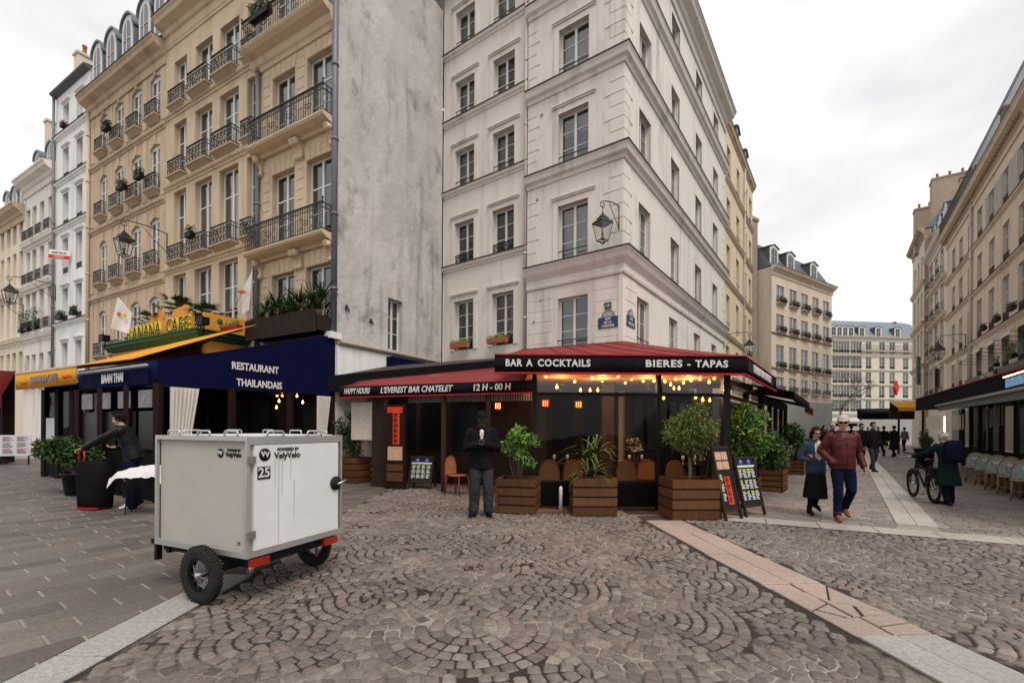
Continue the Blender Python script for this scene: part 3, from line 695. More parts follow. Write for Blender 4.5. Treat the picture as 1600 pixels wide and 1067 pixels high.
def blocks(F, parent, x0, x1, z0, z1, rows, ops, material, out=.014, joint=.022, length=.75, name='stone_block'):
    "coursed stonework: every block an object, joints open to the wall behind"
    hgt = (z1-z0)/rows
    for r in range(rows):
        a, b = z0+r*hgt, z0+(r+1)*hgt
        segs = [(x0, x1)]
        for o in ops:
            if o[2]-.02 < b and o[3]+.02 > a:
                n = []
                for s, e in segs:
                    if o[1] <= s or o[0] >= e: n.append((s, e))
                    else:
                        if o[0] > s: n.append((s, o[0]))
                        if o[1] < e: n.append((o[1], e))
                segs = n
        for s, e in segs:
            if e-s < .06: continue
            k = max(1, round((e-s)/length)); wd = (e-s)/k; off = wd*.5 if (r % 2 and k > 1) else 0
            cuts = [s]+[s+off+wd*i for i in range(0 if off else 1, k)]+[e]
            for i in range(len(cuts)-1):
                w_, h_ = round(cuts[i+1]-cuts[i]-joint, 3), round(hgt-joint, 3)
                if w_ < .03: continue
                def mk():
                    mb = MB(); c = .008
                    mb.add([(-w_/2, .01, 0), (w_/2, .01, 0), (w_/2, .01, h_), (-w_/2, .01, h_), (-w_/2, -out+c, 0), (w_/2, -out+c, 0), (w_/2, -out+c, h_), (-w_/2, -out+c, h_),
                            (-w_/2+c, -out, c), (w_/2-c, -out, c), (w_/2-c, -out, h_-c), (-w_/2+c, -out, h_-c)],
                           [(0, 1, 5, 4), (1, 2, 6, 5), (2, 3, 7, 6), (3, 0, 4, 7), (4, 5, 9, 8), (5, 6, 10, 9), (6, 7, 11, 10), (7, 4, 8, 11), (8, 9, 10, 11)])
                    return mb.mesh(name, material)
                put(name, shared(('blk', w_, h_, out, str(material)), mk), parent, F.at((cuts[i]+cuts[i+1])/2, 0, a+joint/2))
def quoins(F, parent, xe, side, z0, z1, n, material, w=(.52, .36), out=.02):
    h = (z1-z0)/n
    for k in range(n):
        ww = w[k % 2]
        def mk():
            mb = MB(); c = .012; hh = h-.03
            mb.add([(0, .01, 0), (ww, .01, 0), (ww, .01, hh), (0, .01, hh), (0, -out, 0), (ww, -out, 0), (ww, -out, hh), (0, -out, hh)], [(0, 1, 5, 4), (1, 2, 6, 5), (2, 3, 7, 6), (3, 0, 4, 7), (4, 5, 6, 7)])
            return mb.mesh('quoin', material)
        put('quoin', shared(('quoin', ww, round(h, 3), str(material)), mk), parent, F.at(xe if side > 0 else xe-ww, 0, z0+k*h+.015))
def voussoirs(F, parent, x0, x1, z, material, n=5, h=.42, out=.018):
    "fan of wedge stones over a window"
    w = x1-x0
    for k in range(n):
        a, b = x0+w*k/n, x0+w*(k+1)/n; sl = .28
        ta, tb = a+(k/n-.5)*sl*2*.5, b+((k+1)/n-.5)*sl*2*.5
        mb = MB(); g = .009; mb.prism([(a+g-(a+b)/2, 0), (b-g-(a+b)/2, 0), (tb-g-(a+b)/2, h), (ta+g-(a+b)/2, h)], -out, .01); mb.build('voussoir', material, parent, F.at((a+b)/2, 0, z))
def console(F, parent, x, z, material, s=1.0):
    def mk():
        mb = MB(); pr = [(0, -.55), (.07, -.52), (.10, -.42), (.08, -.32), (.12, -.22), (.24, -.14), (.30, -.05), (.30, 0), (-.02, 0), (-.02, -.55)]
        n = len(pr); vs = [(-.08*s, -o*s, d*s) for o, d in pr]+[(.08*s, -o*s, d*s) for o, d in pr]
        mb.add(vs, [tuple(range(n)), tuple(range(2*n-1, n-1, -1))]+[(i, n+i, n+(i+1) % n, (i+1) % n) for i in range(n)])
        mb.tube([(-.09*s, -.2*s, -.09*s), (.09*s, -.2*s, -.09*s)], .085*s, 8); mb.tube([(-.09*s, -.06*s, -.46*s), (.09*s, -.06*s, -.46*s)], .06*s, 8)
        return mb.mesh('console', material)
    put('console', shared(('cons', s, str(material)), mk), parent, F.at(x, 0, z))
def building(name, F, x0, label): return thing(name, F.at(x0), label, 'building')

# ------------------------------------------------------------------ the planes of the facades
PC = D(974, 391, 13.0)
FA = Fac(PC.xy, (1000, -716)); FB = Fac(PC.xy, (523, 716))
EX = FA.P(-7.13); FG = Fac(EX.xy, (716, 1280)); QX = FG.P(-4.80)          # gable wall joins facade A at EX and reaches QX
FG = Fac(QX.xy, (716, 1280)); FC = Fac(QX.xy, (1280, -716)); FR = Fac((24.4, 23.2), (-505, -716))

# ------------------------------------------------------------------ white corner building
bd = building('corner_building', FA, 0, 'white plastered corner building with quoins above the red awning')
rowsP = [(3.55, 5.55), (6.70, 8.40), (9.62, 11.25), (12.36, 13.85), (15.05, 16.45)]
opA = [(-2.13, -1.10, a, b) for a, b in rowsP]
wm = ['plaster_white', 'dark_room']; wb = ['plaster_pale', 'dark_room']
put('wall', wall_mesh(-3.28, 0, 0, 17.7, opA, wm, rev=.2), bd, FA.M)
rowsL = [(4.35, 6.15), (7.50, 9.02), (10.28, 11.68), (12.88, 14.2), (15.4, 16.75)]
opL = [(x, x+.92, a, b) for x in (-6.55, -4.79) for a, b in rowsL]
put('wall', wall_mesh(-7.13, -3.28, 0, 17.9, opL, wm), bd, FA.at(0, .10))
FAl = Fac(FA.P(0, .10).xy, (1000, -716))
opB = [(x, x+1.03, a, b) for x in (1.07, 4.17, 7.43, 10.5) for a, b in rowsP]
put('wall', wall_mesh(0, 13.2, 0, 17.7, opB, wb, rev=.18), bd, FB.M)
for o in opA: add_window(FA, bd, *o, rows=3 if o[2] > 4 else 4, curtain=.7, rev=.2)
for o in opL: add_window(FAl, bd, *o, rows=3 if o[2] > 5 else 4, curtain=.75)
for o in opB: add_window(FB, bd, *o, rows=3, curtain=.7, rev=.18)
for i, o in enumerate(opA[1:]): surround(FA, bd, *o, 'plaster_white', w=.16); bar_rail(FA, bd, o[0], o[1], o[2]+.30)
bar_rail(FA, bd, -2.13, -1.10, 4.25)
for o in opL: surround(FAl, bd, *o, 'plaster_white', w=.14)
for i, o in enumerate(opL):
    if rowsL[1][0] == o[2]: low_guard(FAl, bd, o[0], o[1], o[2], .34)
    elif o[2] > 10: bar_rail(FAl, bd, o[0], o[1], o[2]+.26)
    else: low_guard(FAl, bd, o[0], o[1], o[2], .30)
for i, o in enumerate(opB):
    if o[2] > 4: surround(FB, bd, *o, 'plaster_pale', w=.14, cap=False); bar_rail(FB, bd, o[0], o[1], o[2]+.26)
bar_rail(FB, bd, 1.07, 2.1, 4.3)
for z in (9.52, 12.25, 14.98):
    band(FA, bd, -3.28, 0, z, CORN, 'plaster_white', e1=1); band(FA, bd, -3.28, 0, z, lead(CORN), 'lead_grey', 'cornice_lead', e1=1)
    band(FB, bd, 0, 13.2, z, CORN, 'plaster_pale', e0=1); band(FB, bd, 0, 13.2, z, lead(CORN), 'lead_grey', 'cornice_lead', e0=1)
C2 = [(-.02, -.62), (.05, -.62), (.07, -.55), (.04, -.52), (.04, -.36), (.08, -.30), (.17, -.18), (.22, -.06), (.26, .0), (.26, .05), (-.02, .08)]
for F, x0, x1, e0, e1, m in ((FA, -3.28, 0, 0, 1, 'plaster_white'), (FB, 0, 13.2, 1, 0, 'plaster_pale')):
    band(F, bd, x0, x1, 6.58, C2, m, e0=e0, e1=e1); band(F, bd, x0, x1, 6.58, lead(C2), 'lead_grey', 'cornice_lead', e0=e0, e1=e1)
    band(F, bd, x0, x1, 17.55, BIG, m, e0=e0, e1=e1); band(F, bd, x0, x1, 17.55, lead(BIG), 'lead_grey', 'gutter', e0=e0, e1=e1)
for z in (7.42, 10.2, 12.8, 15.32): band(FAl, bd, -7.13, -3.29, z, STRING, 'plaster_white'); band(FAl, bd, -7.13, -3.29, z, lead(STRING), 'lead_grey', 'cornice_lead')
for z0, z1 in ((6.75, 9.15), (9.70, 11.88), (12.42, 14.60)):
    quoins(FA, bd, 0, -1, z0, z1, 6, 'plaster_white', (.60, .42)); quoins(FA, bd, -3.27, 1, z0, z1, 6, 'plaster_white', (.44, .34)); quoins(FB, bd, 0.0, 1, z0, z1, 6, 'plaster_pale', (.60, .42))
    quoins(FB, bd, 13.19, -1, z0, z1, 6, 'plaster_pale', (.42, .30))
quoins(FA, bd, 0, -1, 15.1, 17, 5, 'plaster_white', (.60, .42)); quoins(FB, bd, 0, 1, 15.1, 17, 5, 'plaster_pale', (.60, .42))
blocks(FA, bd, -3.2, -.16, 3.5, 5.93, 7, [(-2.33, -.90, 3.4, 5.72)], 'plaster_white', .012, .02, .8)
blocks(FB, bd, .16, 1.0, 3.5, 5.93, 7, [], 'plaster_pale', .012, .02, .8)
mb = MB(); mb.box(-.11, .02, -.03, .12, 3.2, 5.92); mb.build('corner_strip', 'plaster_white', bd, FA.at(-.02, 0))
pipe(FA, bd, -3.36, 3.9, 17.6, 'pipe_cream', .05, y=.0); mb = MB(); mb.tube([(-3.36, 0, 3.4), (-3.36, 0, 3.92)], .075, 8); mb.build('drainpipe_shoe', 'red_trim', bd, FA.M)
for x, z in ((-2.75, 5.6), (-.55, 5.15), (-3.0, 4.95), (-2.9, 8.85), (-2.75, 11.5)):
    mb = MB(); mb.lathe([(.02, -.05), (.05, -.03), (.055, 0), (.035, .03)], 10, axis='Y'); mb.build('tie_anchor', 'cornice_dirty', bd, FA.at(x, 0, z))
mansard(FB, bd, -.2, 13.2, 7.13, 17.68, 2.3, 1.2); mansard(FAl, bd, -7.0, 0, 8, 17.9, 2.2, 1.2)
for x in (4.6, 7.9, 11.0): dormer(FB, bd, x, 17.85, 1.0, 1.7, False, .15, 'slate', 'zinc')
mb = MB(); mb.box(6.0, 6.6, 1.5, 7, 17, 21.6); mb.box(5.95, 6.65, 1.42, 7.05, 21.6, 21.75); mb.build('chimney', 'brick_old', bd, FB.M)
solid(FB, bd, 0, 13.2, 7.13, 0, 17.7, 'plaster_white', left=False)
# ------------------------------------------------------------------ yellow building next along the street
YE = 21.7
bd = building('yellow_building', FB, 13.2, 'pale yellow rendered building beyond the white corner building')
rowsY = [(3.9, 5.95), (6.9, 8.65), (9.55, 11.3), (12.3, 13.75), (14.85, 16.5)]
opY = [(x, x+.9, a, b) for x in (13.7, 16.3, 18.75, 20.45) for a, b in rowsY]
put('wall', wall_mesh(13.2, YE, 0, 17.7, opY, ['plaster_yellow', 'dark_room']), bd, FB.M)
for o in opY: add_window(FB, bd, *o, rows=3, panes=False, curtain=.6); bar_rail(FB, bd, o[0], o[1], o[2]+.3)
for z in (6.45, 9.28, 12.03, 14.6): band(FB, bd, 13.2, YE, z, STRING, 'plaster_yellow'); band(FB, bd, 13.2, YE, z, lead(STRING), 'cornice_dirty', 'cornice_lead')
band(FB, bd, 13.2, YE, 17.55, CORN, 'stone_honey'); band(FB, bd, 13.2, YE, 17.55, lead(CORN), 'lead_grey', 'gutter')
mansard(FB, bd, 13.2, YE, 8, 17.65, 2.2, 1.2); solid(FB, bd, 13.2, YE, 8, 0, 17.6, 'plaster_yellow')
for x in (14.5, 17.2, 20.0): dormer(FB, bd, x, 17.7, 1.0, 1.6, False, .15, 'slate', 'zinc')
pipe(FB, bd, 18.4, 2, 17.3, 'pipe_cream', .05)
# ------------------------------------------------------------------ tan buildings on the left: narrow one, whose old gable faces the square
bd = building('narrow_building', FC, 0, 'narrow honey stone house with long iron balconies and bare grey gable wall')
rowsN = [(4.3, 6.25), (7.05, 9.4), (10.33, 12.42), (13.45, 15.5)]
opN = [(a, b, c, d) for a, b in ((-2.95, -1.85), (-1.30, -.20)) for c, d in rowsN]
put('wall', wall_mesh(-3.6, 0, 0, 17.2, opN, ['stone_honey', 'dark_room'], rev=.22), bd, FC.M)
for o in opN:
    add_window(FC, bd, *o, rows=3, rev=.22, transom=2, curtain=.7); voussoirs(FC, bd, o[0], o[1], o[3]+.01, 'stone_honey')
blk = [(o[0]-.10, o[1]+.10, o[2]-.3, o[3]+.46) for o in opN]
for a, b, n in ((4.0, 6.55, 8), (7.1, 9.85, 9), (10.4, 12.9, 8), (13.5, 15.6, 7)): blocks(FC, bd, -3.42, -.10, a, b, n, blk, 'stone_honey', .014, .028, .7)
SLAB = [(-.02, -.26), (.10, -.26), (.16, -.20), (.30, -.16), (.42, -.10), (.46, -.04), (.46, 0), (-.02, .0)]
def long_balcony(F, parent, x0, x1, z, h=.78, proj=.44, prof=SLAB, smat='stone_honey'):
    s = band(F, parent, x0, x1, z, prof, smat, 'balcony_slab')
    mb = MB(); t = .012; p = -proj+.05
    for zz in (.06, h*.82, h): mb.box(x0+.06, x1-.06, p-t, p+t, zz-t, zz+t)
    mb.box(x0+.04, x1-.04, p-.025, p+.025, h, h+.025)
    n = round((x1-x0-.12)/.105)
    for k in range(n+1):
        x = x0+.06+(x1-x0-.12)*k/n; big = (k % 8 in (0, 3))
        mb.box(x-.008, x+.008, p-.008, p+.008, 0, h)
        if k % 8 in (1, 5): 
            for zz, sg in ((h*.62, 1), (h*.24, -1)): scroll(mb, (x+.05, p, zz), .085, .95, sg, .010, math.pi/2*sg)
        if k % 8 == 3: scroll(mb, (x+.05, p, h*.42), .10, 1, 1, .011); scroll(mb, (x-.05, p, h*.42), .10, 1, -1, .011, math.pi)
        scroll(mb, (x+.05, p, h*.91), .045, 1, 1, .007, n=6)
    for x in (x0+.06, x1-.06):
        for zz in (.06, h*.82, h): mb.box(x-t, x+t, p, 0, zz-t, zz+t)
        for q in (.33, .66): mb.box(x-.008, x+.008, p*q-.008, p*q+.008, 0, h)
        mb.tube([(x, p, h), (x, p, h+.09)], .018, 6); mb.ball((x, p, h+.12), .035, 8)
    mb.build('guard_rail', 'iron', s, F.at(0, 0, z+.002)); return s
long_balcony(FC, bd, -3.75, -.02, 6.98); long_balcony(FC, bd, -3.62, -.02, 10.26)
BIGSL = [(-.02, -.55), (.06, -.55), (.10, -.45), (.16, -.40), (.22, -.24), (.42, -.16), (.52, -.08), (.56, -.02), (.56, .0), (-.02, .0)]
long_balcony(FC, bd, -3.85, -.02, 13.36, .8, .54, BIGSL)
for z in (6.74, 10.02):
    for x in (-3.45, -1.65, -1.48, -.12): console(FC, bd, x, z, 'stone_honey')
band(FC, bd, -3.6, 0, 17.0, BIG, 'stone_honey'); mansard(FC, bd, -3.6, 0, 9, 17.1, 2.2, 1.2)
pipe(FC, bd, -3.58, 3.2, 16.8, 'pipe_grey', .07); pipe(FC, bd, -.0, 4.2, 17, 'pipe_grey', .085, y=-.06)
opg = [(2.05, 2.72, 4.05, 5.72)]
gw = wall_mesh(0, 4.81, 0, 23, opg, ['plaster_old', 'dark_room'], rev=.24); put('gable_wall', gw, bd, FG.M)
add_window(FG, bd, *opg[0], rows=3, rev=.24, curtain=0)
band(FG, bd, .02, 4.6, 3.95, [(-.02, -.12), (.10, -.10), (.18, -.03), (.18, 0), (-.02, .06)], 'cornice_dirty', 'ledge')
mb = MB(); mb.box(.01, 4.7, -.08, .02, 2.9, 3.84); mb.build('plinth_band', 'plaster_snow', bd, FG.M)
mb = MB(); mb.box(1.9, 4.75, -.34, -.085, 3.25, 3.78); mb.build('folded_awning', 'navy_cloth', bd, FG.M); mb = MB(); mb.bar((1.95, -.36, 3.28), (4.7, -.36, 3.28), .02, .06); mb.build('awning_edge', 'leaf_bright', bd, FG.M)
for x, z in ((.35, 4.95), (1.28, 4.75)):
    mb = MB(); mb.tube([(0, .0, 0), (0, -.12, 0), (0, -.14, -.1)], .025, 6); mb.ball((0, -.05, .06), (.05, .04, .07), 7); mb.build('wall_hook', 'iron', bd, FG.at(x, 0, z))
mb = MB(); mb.box(-3.6, 0, 9, 9.1, 0, 17); mb.build('rear_wall', 'plaster_old', bd, FC.M)
# ------------------------------------------------------------------ honey stone building with four tall window bays
def bay_building(name, label, x0, x1, cols, rows, F, m, strings, cornz, arch=0, guard_rows=(), top_dorm=(), plants=(), rev=.22, ext=.05, rise=0, smat=None, roof_h=2.3, panes=True):
    bd = building(name, F, x0, label)
    ops = [(a, b, c, d, rise) if rise else (a, b, c, d) for a, b in cols for c, d in rows]
    put('wall', wall_mesh(x0, x1, 0, cornz, ops, [m, 'dark_room'], rev=rev), bd, F.M)
    for o in ops: add_window(F, bd, *o[:4], rows=3, rev=rev, rise=rise, transom=2, curtain=.65, panes=panes)
    for z in strings: band(F, bd, x0, x1, z, STRING, m); 
    band(F, bd, x0, x1, cornz, BIG, smat or m); band(F, bd, x0, x1, cornz, lead(BIG), 'lead_grey', 'gutter')
    for a, b in cols:
        for r in guard_rows: balconet(F, bd, a, b, rows[r][0]+.0, .2 if a-b > -1 else .26, .54 if a-b > -1 else .6, 'stone_sill', ext)
    mansard(F, bd, x0, x1, 9, cornz+.1, roof_h, 1.1)
    for cx in top_dorm: dormer(F, bd, cx, cornz+.45, 1.0, 2.0, True, -.05)
    solid(F, bd, x0, x1, 9, 0, cornz, m)
    return bd
mb_ = bay_building('stone_building', 'honey stone building with wide window bays above the orange cafe terrace', -9.6, -3.6, [(-9.0, -8.1), (-7.5, -6.38), (-5.92, -4.78), (-4.3, -3.78)],
    [(4.6, 7.2), (7.68, 10.35), (10.88, 12.93), (13.5, 15.27)], FC, 'stone_honey', (7.45, 10.62, 13.32), 16.75, guard_rows=(1, 2, 3), top_dorm=(-8.4, -6.2, -4.4))
band(FC, mb_, -9.6, -3.6, 16.0, [(-.02, -.1), (.03, -.1), (.05, 0), (.05, .04), (-.02, .05)], 'stone_honey', 'moulding')
ar = bay_building('arched_building', 'tan stone building with arched windows between cafe and white house', -16.55, -9.6, [(-15.5, -14.73), (-14.0, -13.2), (-12.45, -11.6), (-10.88, -10.03)],
    [(4.6, 6.62), (7.78, 9.72), (10.78, 12.62), (13.62, 15.32)], FC, 'stone_tan', (7.2, 10.28, 13.15), 16.2, guard_rows=(0, 1, 2, 3), top_dorm=(-15.6, -14.2, -12.7, -11.2, -9.95), rise=.13, rev=.13, ext=.02)
for x in (-16.2, -14.37, -12.83, -11.24, -9.8):
    for a, b in ((4.4, 6.95), (7.5, 10.05), (10.5, 12.95), (13.4, 15.4)):
        mb = MB(); mb.box(-.17, .17, -.03, .02, 0, b-a); mb.build('pilaster', 'stone_tan', ar, FC.at(x, 0, a))
for cx in (-15.1, -13.6, -12.0, -10.45):
    for zt in (6.62, 9.72, 12.62, 15.32):
        mb = MB(); mb.prism([(-.07, 0), (.07, 0), (.10, .36), (-.10, .36)], -.05, .01); mb.build('keystone', 'stone_tan', ar, FC.at(cx, 0, zt-.02))
pipe(FC, ar, -16.45, 3, 16, 'stone_honey', .07)
for x, z1 in ((-9.45, 21.8),):
    chimney(FC, mb_, x-.25, x+.25, 1.5, 8, 16, z1, 5, 'chimney')
# ------------------------------------------------------------------ white houses further left
wh = building('white_house', FC, -20.6, 'plain white rendered house with slim sills left of the tan building')
rowsW = [(3.6, 5.55), (6.62, 8.22), (8.95, 10.65), (11.3, 12.85), (13.6, 15.05), (15.9, 17.2)]
opW = [(a, a+.72, c, d) for a in (-19.65, -18.02) for c, d in rowsW]
put('wall', wall_mesh(-20.6, -16.6, 0, 18.0, opW, ['plaster_snow', 'dark_room'], rev=.26), wh, FC.M)
for o in opW: add_window(FC, wh, *o, rows=3, rev=.26, panes=False, curtain=.8); surround(FC, wh, *o, 'plaster_snow', w=.06, out=.02); low_guard(FC, wh, o[0], o[1], o[2], .26)
for z in (6.5, 11.2, 13.5, 15.8): band(FC, wh, -20.6, -16.6, z, STRING, 'plaster_snow'); band(FC, wh, -20.6, -16.6, z, lead(STRING), 'lead_grey', 'cornice_lead')
band(FC, wh, -20.65, -16.55, 18.0, [(-.02, -.14), (.08, -.12), (.24, -.03), (.26, .04), (-.02, .10)], 'slate', 'eaves'); mansard(FC, wh, -20.6, -16.6, 9, 18.1, 1.6, 1.4, 'slate')
pipe(FC, wh, -20.6, 2, 17.9, 'pipe_grey', .06); solid(FC, wh, -20.6, -16.6, 9, 0, 18, 'plaster_snow'); chimney(FC, wh, -20.4, -19.9, .6, 4, 17.5, 20.4, 5, 'plaster_cream'); chimney(FC, ar, -12.8, -12.2, 1.6, 8, 16, 23.5, 0, 'plaster_cream'); chimney(FC, wh, -17.2, -16.7, 1.5, 7, 17.5, 20.5, 4)
ch = building('curved_house', FC, -25.0, 'whitish house with small iron balconies next to the white rendered house')
rowsV = [(3.7, 5.3), (6.45, 8.6), (9.05, 10.9), (11.4, 13.2)]
opV = [(a, a+.62, c, d) for a in (-24.75, -23.85, -22.75, -21.6) for c, d in rowsV]
put('wall', wall_mesh(-25.0, -20.6, 0, 14.6, opV, ['plaster_pale', 'dark_room'], rev=.24), ch, FC.M)
for o in opV: add_window(FC, ch, *o, rows=3, rev=.24, panes=False, curtain=.8); balconet(FC, ch, o[0], o[1], o[2], .16, .55, 'plaster_pale', .08)
for z in (6.25, 8.9, 11.3): band(FC, ch, -25.0, -20.6, z, CORN, 'plaster_pale')
band(FC, ch, -25.05, -20.6, 14.6, BIG, 'plaster_pale'); mansard(FC, ch, -25, -20.6, 9, 14.7, 2.6, 1.2); solid(FC, ch, -25, -20.6, 9, 0, 14.6, 'plaster_pale')
for x in (-24, -22.2): dormer(FC, ch, x, 14.85, .9, 1.5, True)
chimney(FC, ch, -21.2, -20.75, .8, 5, 14, 19.5, 4, 'plaster_cream'); chimney(FC, ch, -25.1, -24.7, .8, 6, 14, 18.6, 4, 'plaster_cream')
cr = building('cream_house', FC, -29.5, 'cream house with dark dormers at far left beyond the balconied house')
rowsU = [(3.4, 5.6), (6.45, 8.6), (9.3, 11.2), (11.7, 13.0)]
opU = [(a, a+.6, c, d) for a in (-29, -27.9, -26.9, -25.85) for c, d in rowsU]
put('wall', wall_mesh(-29.5, -25.0, 0, 13.6, opU, ['plaster_cream', 'dark_room'], rev=.24), cr, FC.M)
for o in opU: add_window(FC, cr, *o, rows=3, rev=.24, panes=False, curtain=.8)
for z in (6.3, 9.0): band(FC, cr, -29.5, -25.0, z, CORN, 'plaster_cream')
band(FC, cr, -29.5, -25, 13.5, BIG, 'stone_tan'); mansard(FC, cr, -29.5, -25, 9, 13.6, 2.4, 1.1); solid(FC, cr, -29.5, -25, 9, 0, 13.5, 'plaster_cream')
for x in (-28.9, -27.6, -26.3): dormer(FC, cr, x, 13.75, .9, 1.6, True)
gh = building('grey_house', FC, -37, 'grey house with slate roof at the left edge of the picture')
opH = [(a, a+.7, c, d) for a in (-36, -34.3, -32.6, -31) for c, d in ((3.6, 5.4), (6.5, 8.3), (9.2, 11))]
put('wall', wall_mesh(-37, -29.5, 0, 12.2, opH, ['plaster_snow', 'dark_room']), gh, FC.M)
for o in opH: add_window(FC, gh, *o, rows=3, panes=False)
band(FC, gh, -37, -29.5, 12.1, CORN, 'plaster_grey'); mansard(FC, gh, -37, -29.5, 9, 12.2, 2.4, 1.2); solid(FC, gh, -37, -29.5, 9, 0, 12.1, 'plaster_snow')
# ------------------------------------------------------------------ cream building that closes the view of the street
E0 = D(1205, 600, 44.0); FE = Fac(E0.xy, (1090, 716))
ce = building('end_building', FE, 0, 'cream five-bay building with three dormers at the far end of the street')
def px_x(px): return FE.xz(px, 500)[0]
xw = FE.xz(1299.5, 500)[0]
colsE = [FE.xz(p, 500)[0] for p in (1219, 1239, 1257, 1274, 1290.5)]
rowsE = [(4.2, 6.6), (7.1, 9.7), (10.5, 12.6), (13.2, 15.2)]
ztops = [FE.xz(1217, y)[1] for y in (589, 539, 491, 446)]; zbots = [FE.xz(1217, y)[1] for y in (612, 575, 519, 474)]
rowsE = [(b, t) for b, t in zip(zbots, ztops)]
ecz = FE.xz(1206, 416)[1]
opE = [(x-.75, x+.75, a, b) for x in colsE for a, b in rowsE]
put('wall', wall_mesh(0, xw, 0, ecz, opE, ['plaster_cream', 'dark_room'], rev=.14), ce, FE.M)
for o in opE: add_window(FE, ce, *o, rows=3, rev=.14, curtain=.7, leaves=2); balconet(FE, ce, o[0], o[1], o[2]+.05, .25, .5, 'plaster_cream', .02)
for y in (519, 574): band(FE, ce, 0, xw, FE.xz(1206, y)[1], STRING, 'stone_sill')
band(FE, ce, -.1, xw+.2, ecz, BIG, 'plaster_cream', e1=0); band(FE, ce, -.1, xw+.2, ecz, lead(BIG), 'lead_grey', 'gutter')
mb = MB(); mb.box(.02, xw-.02, -.12, .02, .1, FE.xz(1206, 624)[1]); mb.build('shopfront', 'plaster_grey', ce, FE.M)
mansard(FE, ce, 0, xw, 10, ecz+.1, 2.6, 1.6, 'slate'); solid(FE, ce, 0, xw, 10, 0, ecz, 'plaster_cream')
for k, px in enumerate((1214, 1240, 1276)): dormer(FE, ce, FE.xz(px, 420)[0], ecz+.15, 1.7, 2.2, False, .3, 'slate')
FS = Fac(FE.O.xy, (-FE.inn.x, -FE.inn.y))
mb = MB(); mb.box(-2.9, -.35, 1.2, 2.4, 6, ecz+4.6); mb.box(-3.0, -.25, 1.1, 2.5, ecz+4.6, ecz+4.9)
mb.build('chimney', 'brick_old', ce, FE.M)
mb = MB(); mb.prism([(-9, 0), (0, 0), (0, ecz-1.0), (-9, ecz-1.0)], 2.5, 9.5); mb.build('side_wing', 'plaster_yellow', ce, FE.M)
mb = MB(); mb.add([(-9.2, 2.3, ecz-1), (.0, 2.3, ecz-1), (.0, 9.5, ecz+2.4), (-9.2, 9.5, ecz+2.4)], [(0, 1, 2, 3)]); mb.add([(0, 2.5, ecz-1), (0, 9.5, ecz-1), (0, 9.5, ecz+2.4)], [(0, 1, 2)]); mb.build('wing_roof', 'brick_old', ce, FE.M)
# ------------------------------------------------------------------ grand pale block far behind
H0 = D(1300, 600, 92); FH = Fac(H0.xy, (1, .10))
hb = building('far_block', FH, 0, 'pale stone block with zinc roof and rows of windows far down the street')
def hx(px): return FH.xz(px, 600)[0]
def hz(py, px=1360): return FH.xz(px, py)[1]
hx0, hx1, hx2 = hx(1285), hx(1352), hx(1440)
rH = [(hz(y+9), hz(y-9)) for y in (634, 612, 590, 567, 543)]
cH = [hx(p) for p in (1305, 1314, 1323, 1333, 1342, 1357, 1378, 1394, 1415)]
opH = [(x-.6, x+.6, a, b) for x in cH for a, b in rH]
put('wall', wall_mesh(hx0, hx2, 0, hz(527), opH, ['stone_far', 'dark_room'], rev=.14), hb, FH.M)
for o in opH: add_window(FH, hb, *o, rows=3, rev=.14, panes=False, curtain=.5); low_guard(FH, hb, o[0], o[1], o[2], .5)
for y in (623, 601, 578, 556): band(FH, hb, hx0, hx2, hz(y), CORN, 'stone_far')
band(FH, hb, hx0, hx2, hz(527), BIG, 'stone_far')
def rail_strip(F, parent, x0, x1, z, h=1.0, out=.6):
    s = band(F, parent, x0, x1, z, [(-.02, -.3), (.3, -.2), (out, -.12), (out, 0), (-.02, 0)], 'stone_far', 'balcony_slab'); mb = MB()
    for zz in (.1, h): mb.box(x0, x1, -out+.05, -out+.1, zz-.03, zz+.03)
    n = int((x1-x0)/.35)
    for k in range(n+1): x = x0+(x1-x0)*k/n; mb.box(x-.02, x+.02, -out+.06, -out+.09, 0, h)
    mb.build('guard_rail', 'iron', s, F.at(0, 0, z))
rail_strip(FH, hb, hx(1345), hx2, hz(548)); rail_strip(FH, hb, hx0, hx(1343), hz(624)); rail_strip(FH, hb, hx0, hx(1343), hz(556))
mansard(FH, hb, hx0, hx2, 12, hz(527), 3.4, 2.4, 'zinc', 'zinc')
for px in (1304, 1313, 1322, 1331, 1348, 1374, 1404): dormer(FH, hb, hx(px), hz(526), 1.5, 2.2, False, .3, 'slate')
for p0, p1, zt in ((1330, 1347, 500), (1417, 1426, 494), (1308, 1318, 512)): chimney(FH, hb, hx(p0), hx(p1), 3, 4.5, hz(530), hz(zt+6), 7, 'plaster_cream')
solid(FH, hb, hx0, hx2, 12, 0, hz(527), 'stone_far')
mb = MB(); mb.box(hx0, hx2, -.2, .0, 0, hz(647)); mb.build('shopfront', 'plaster_grey', hb, FH.M)
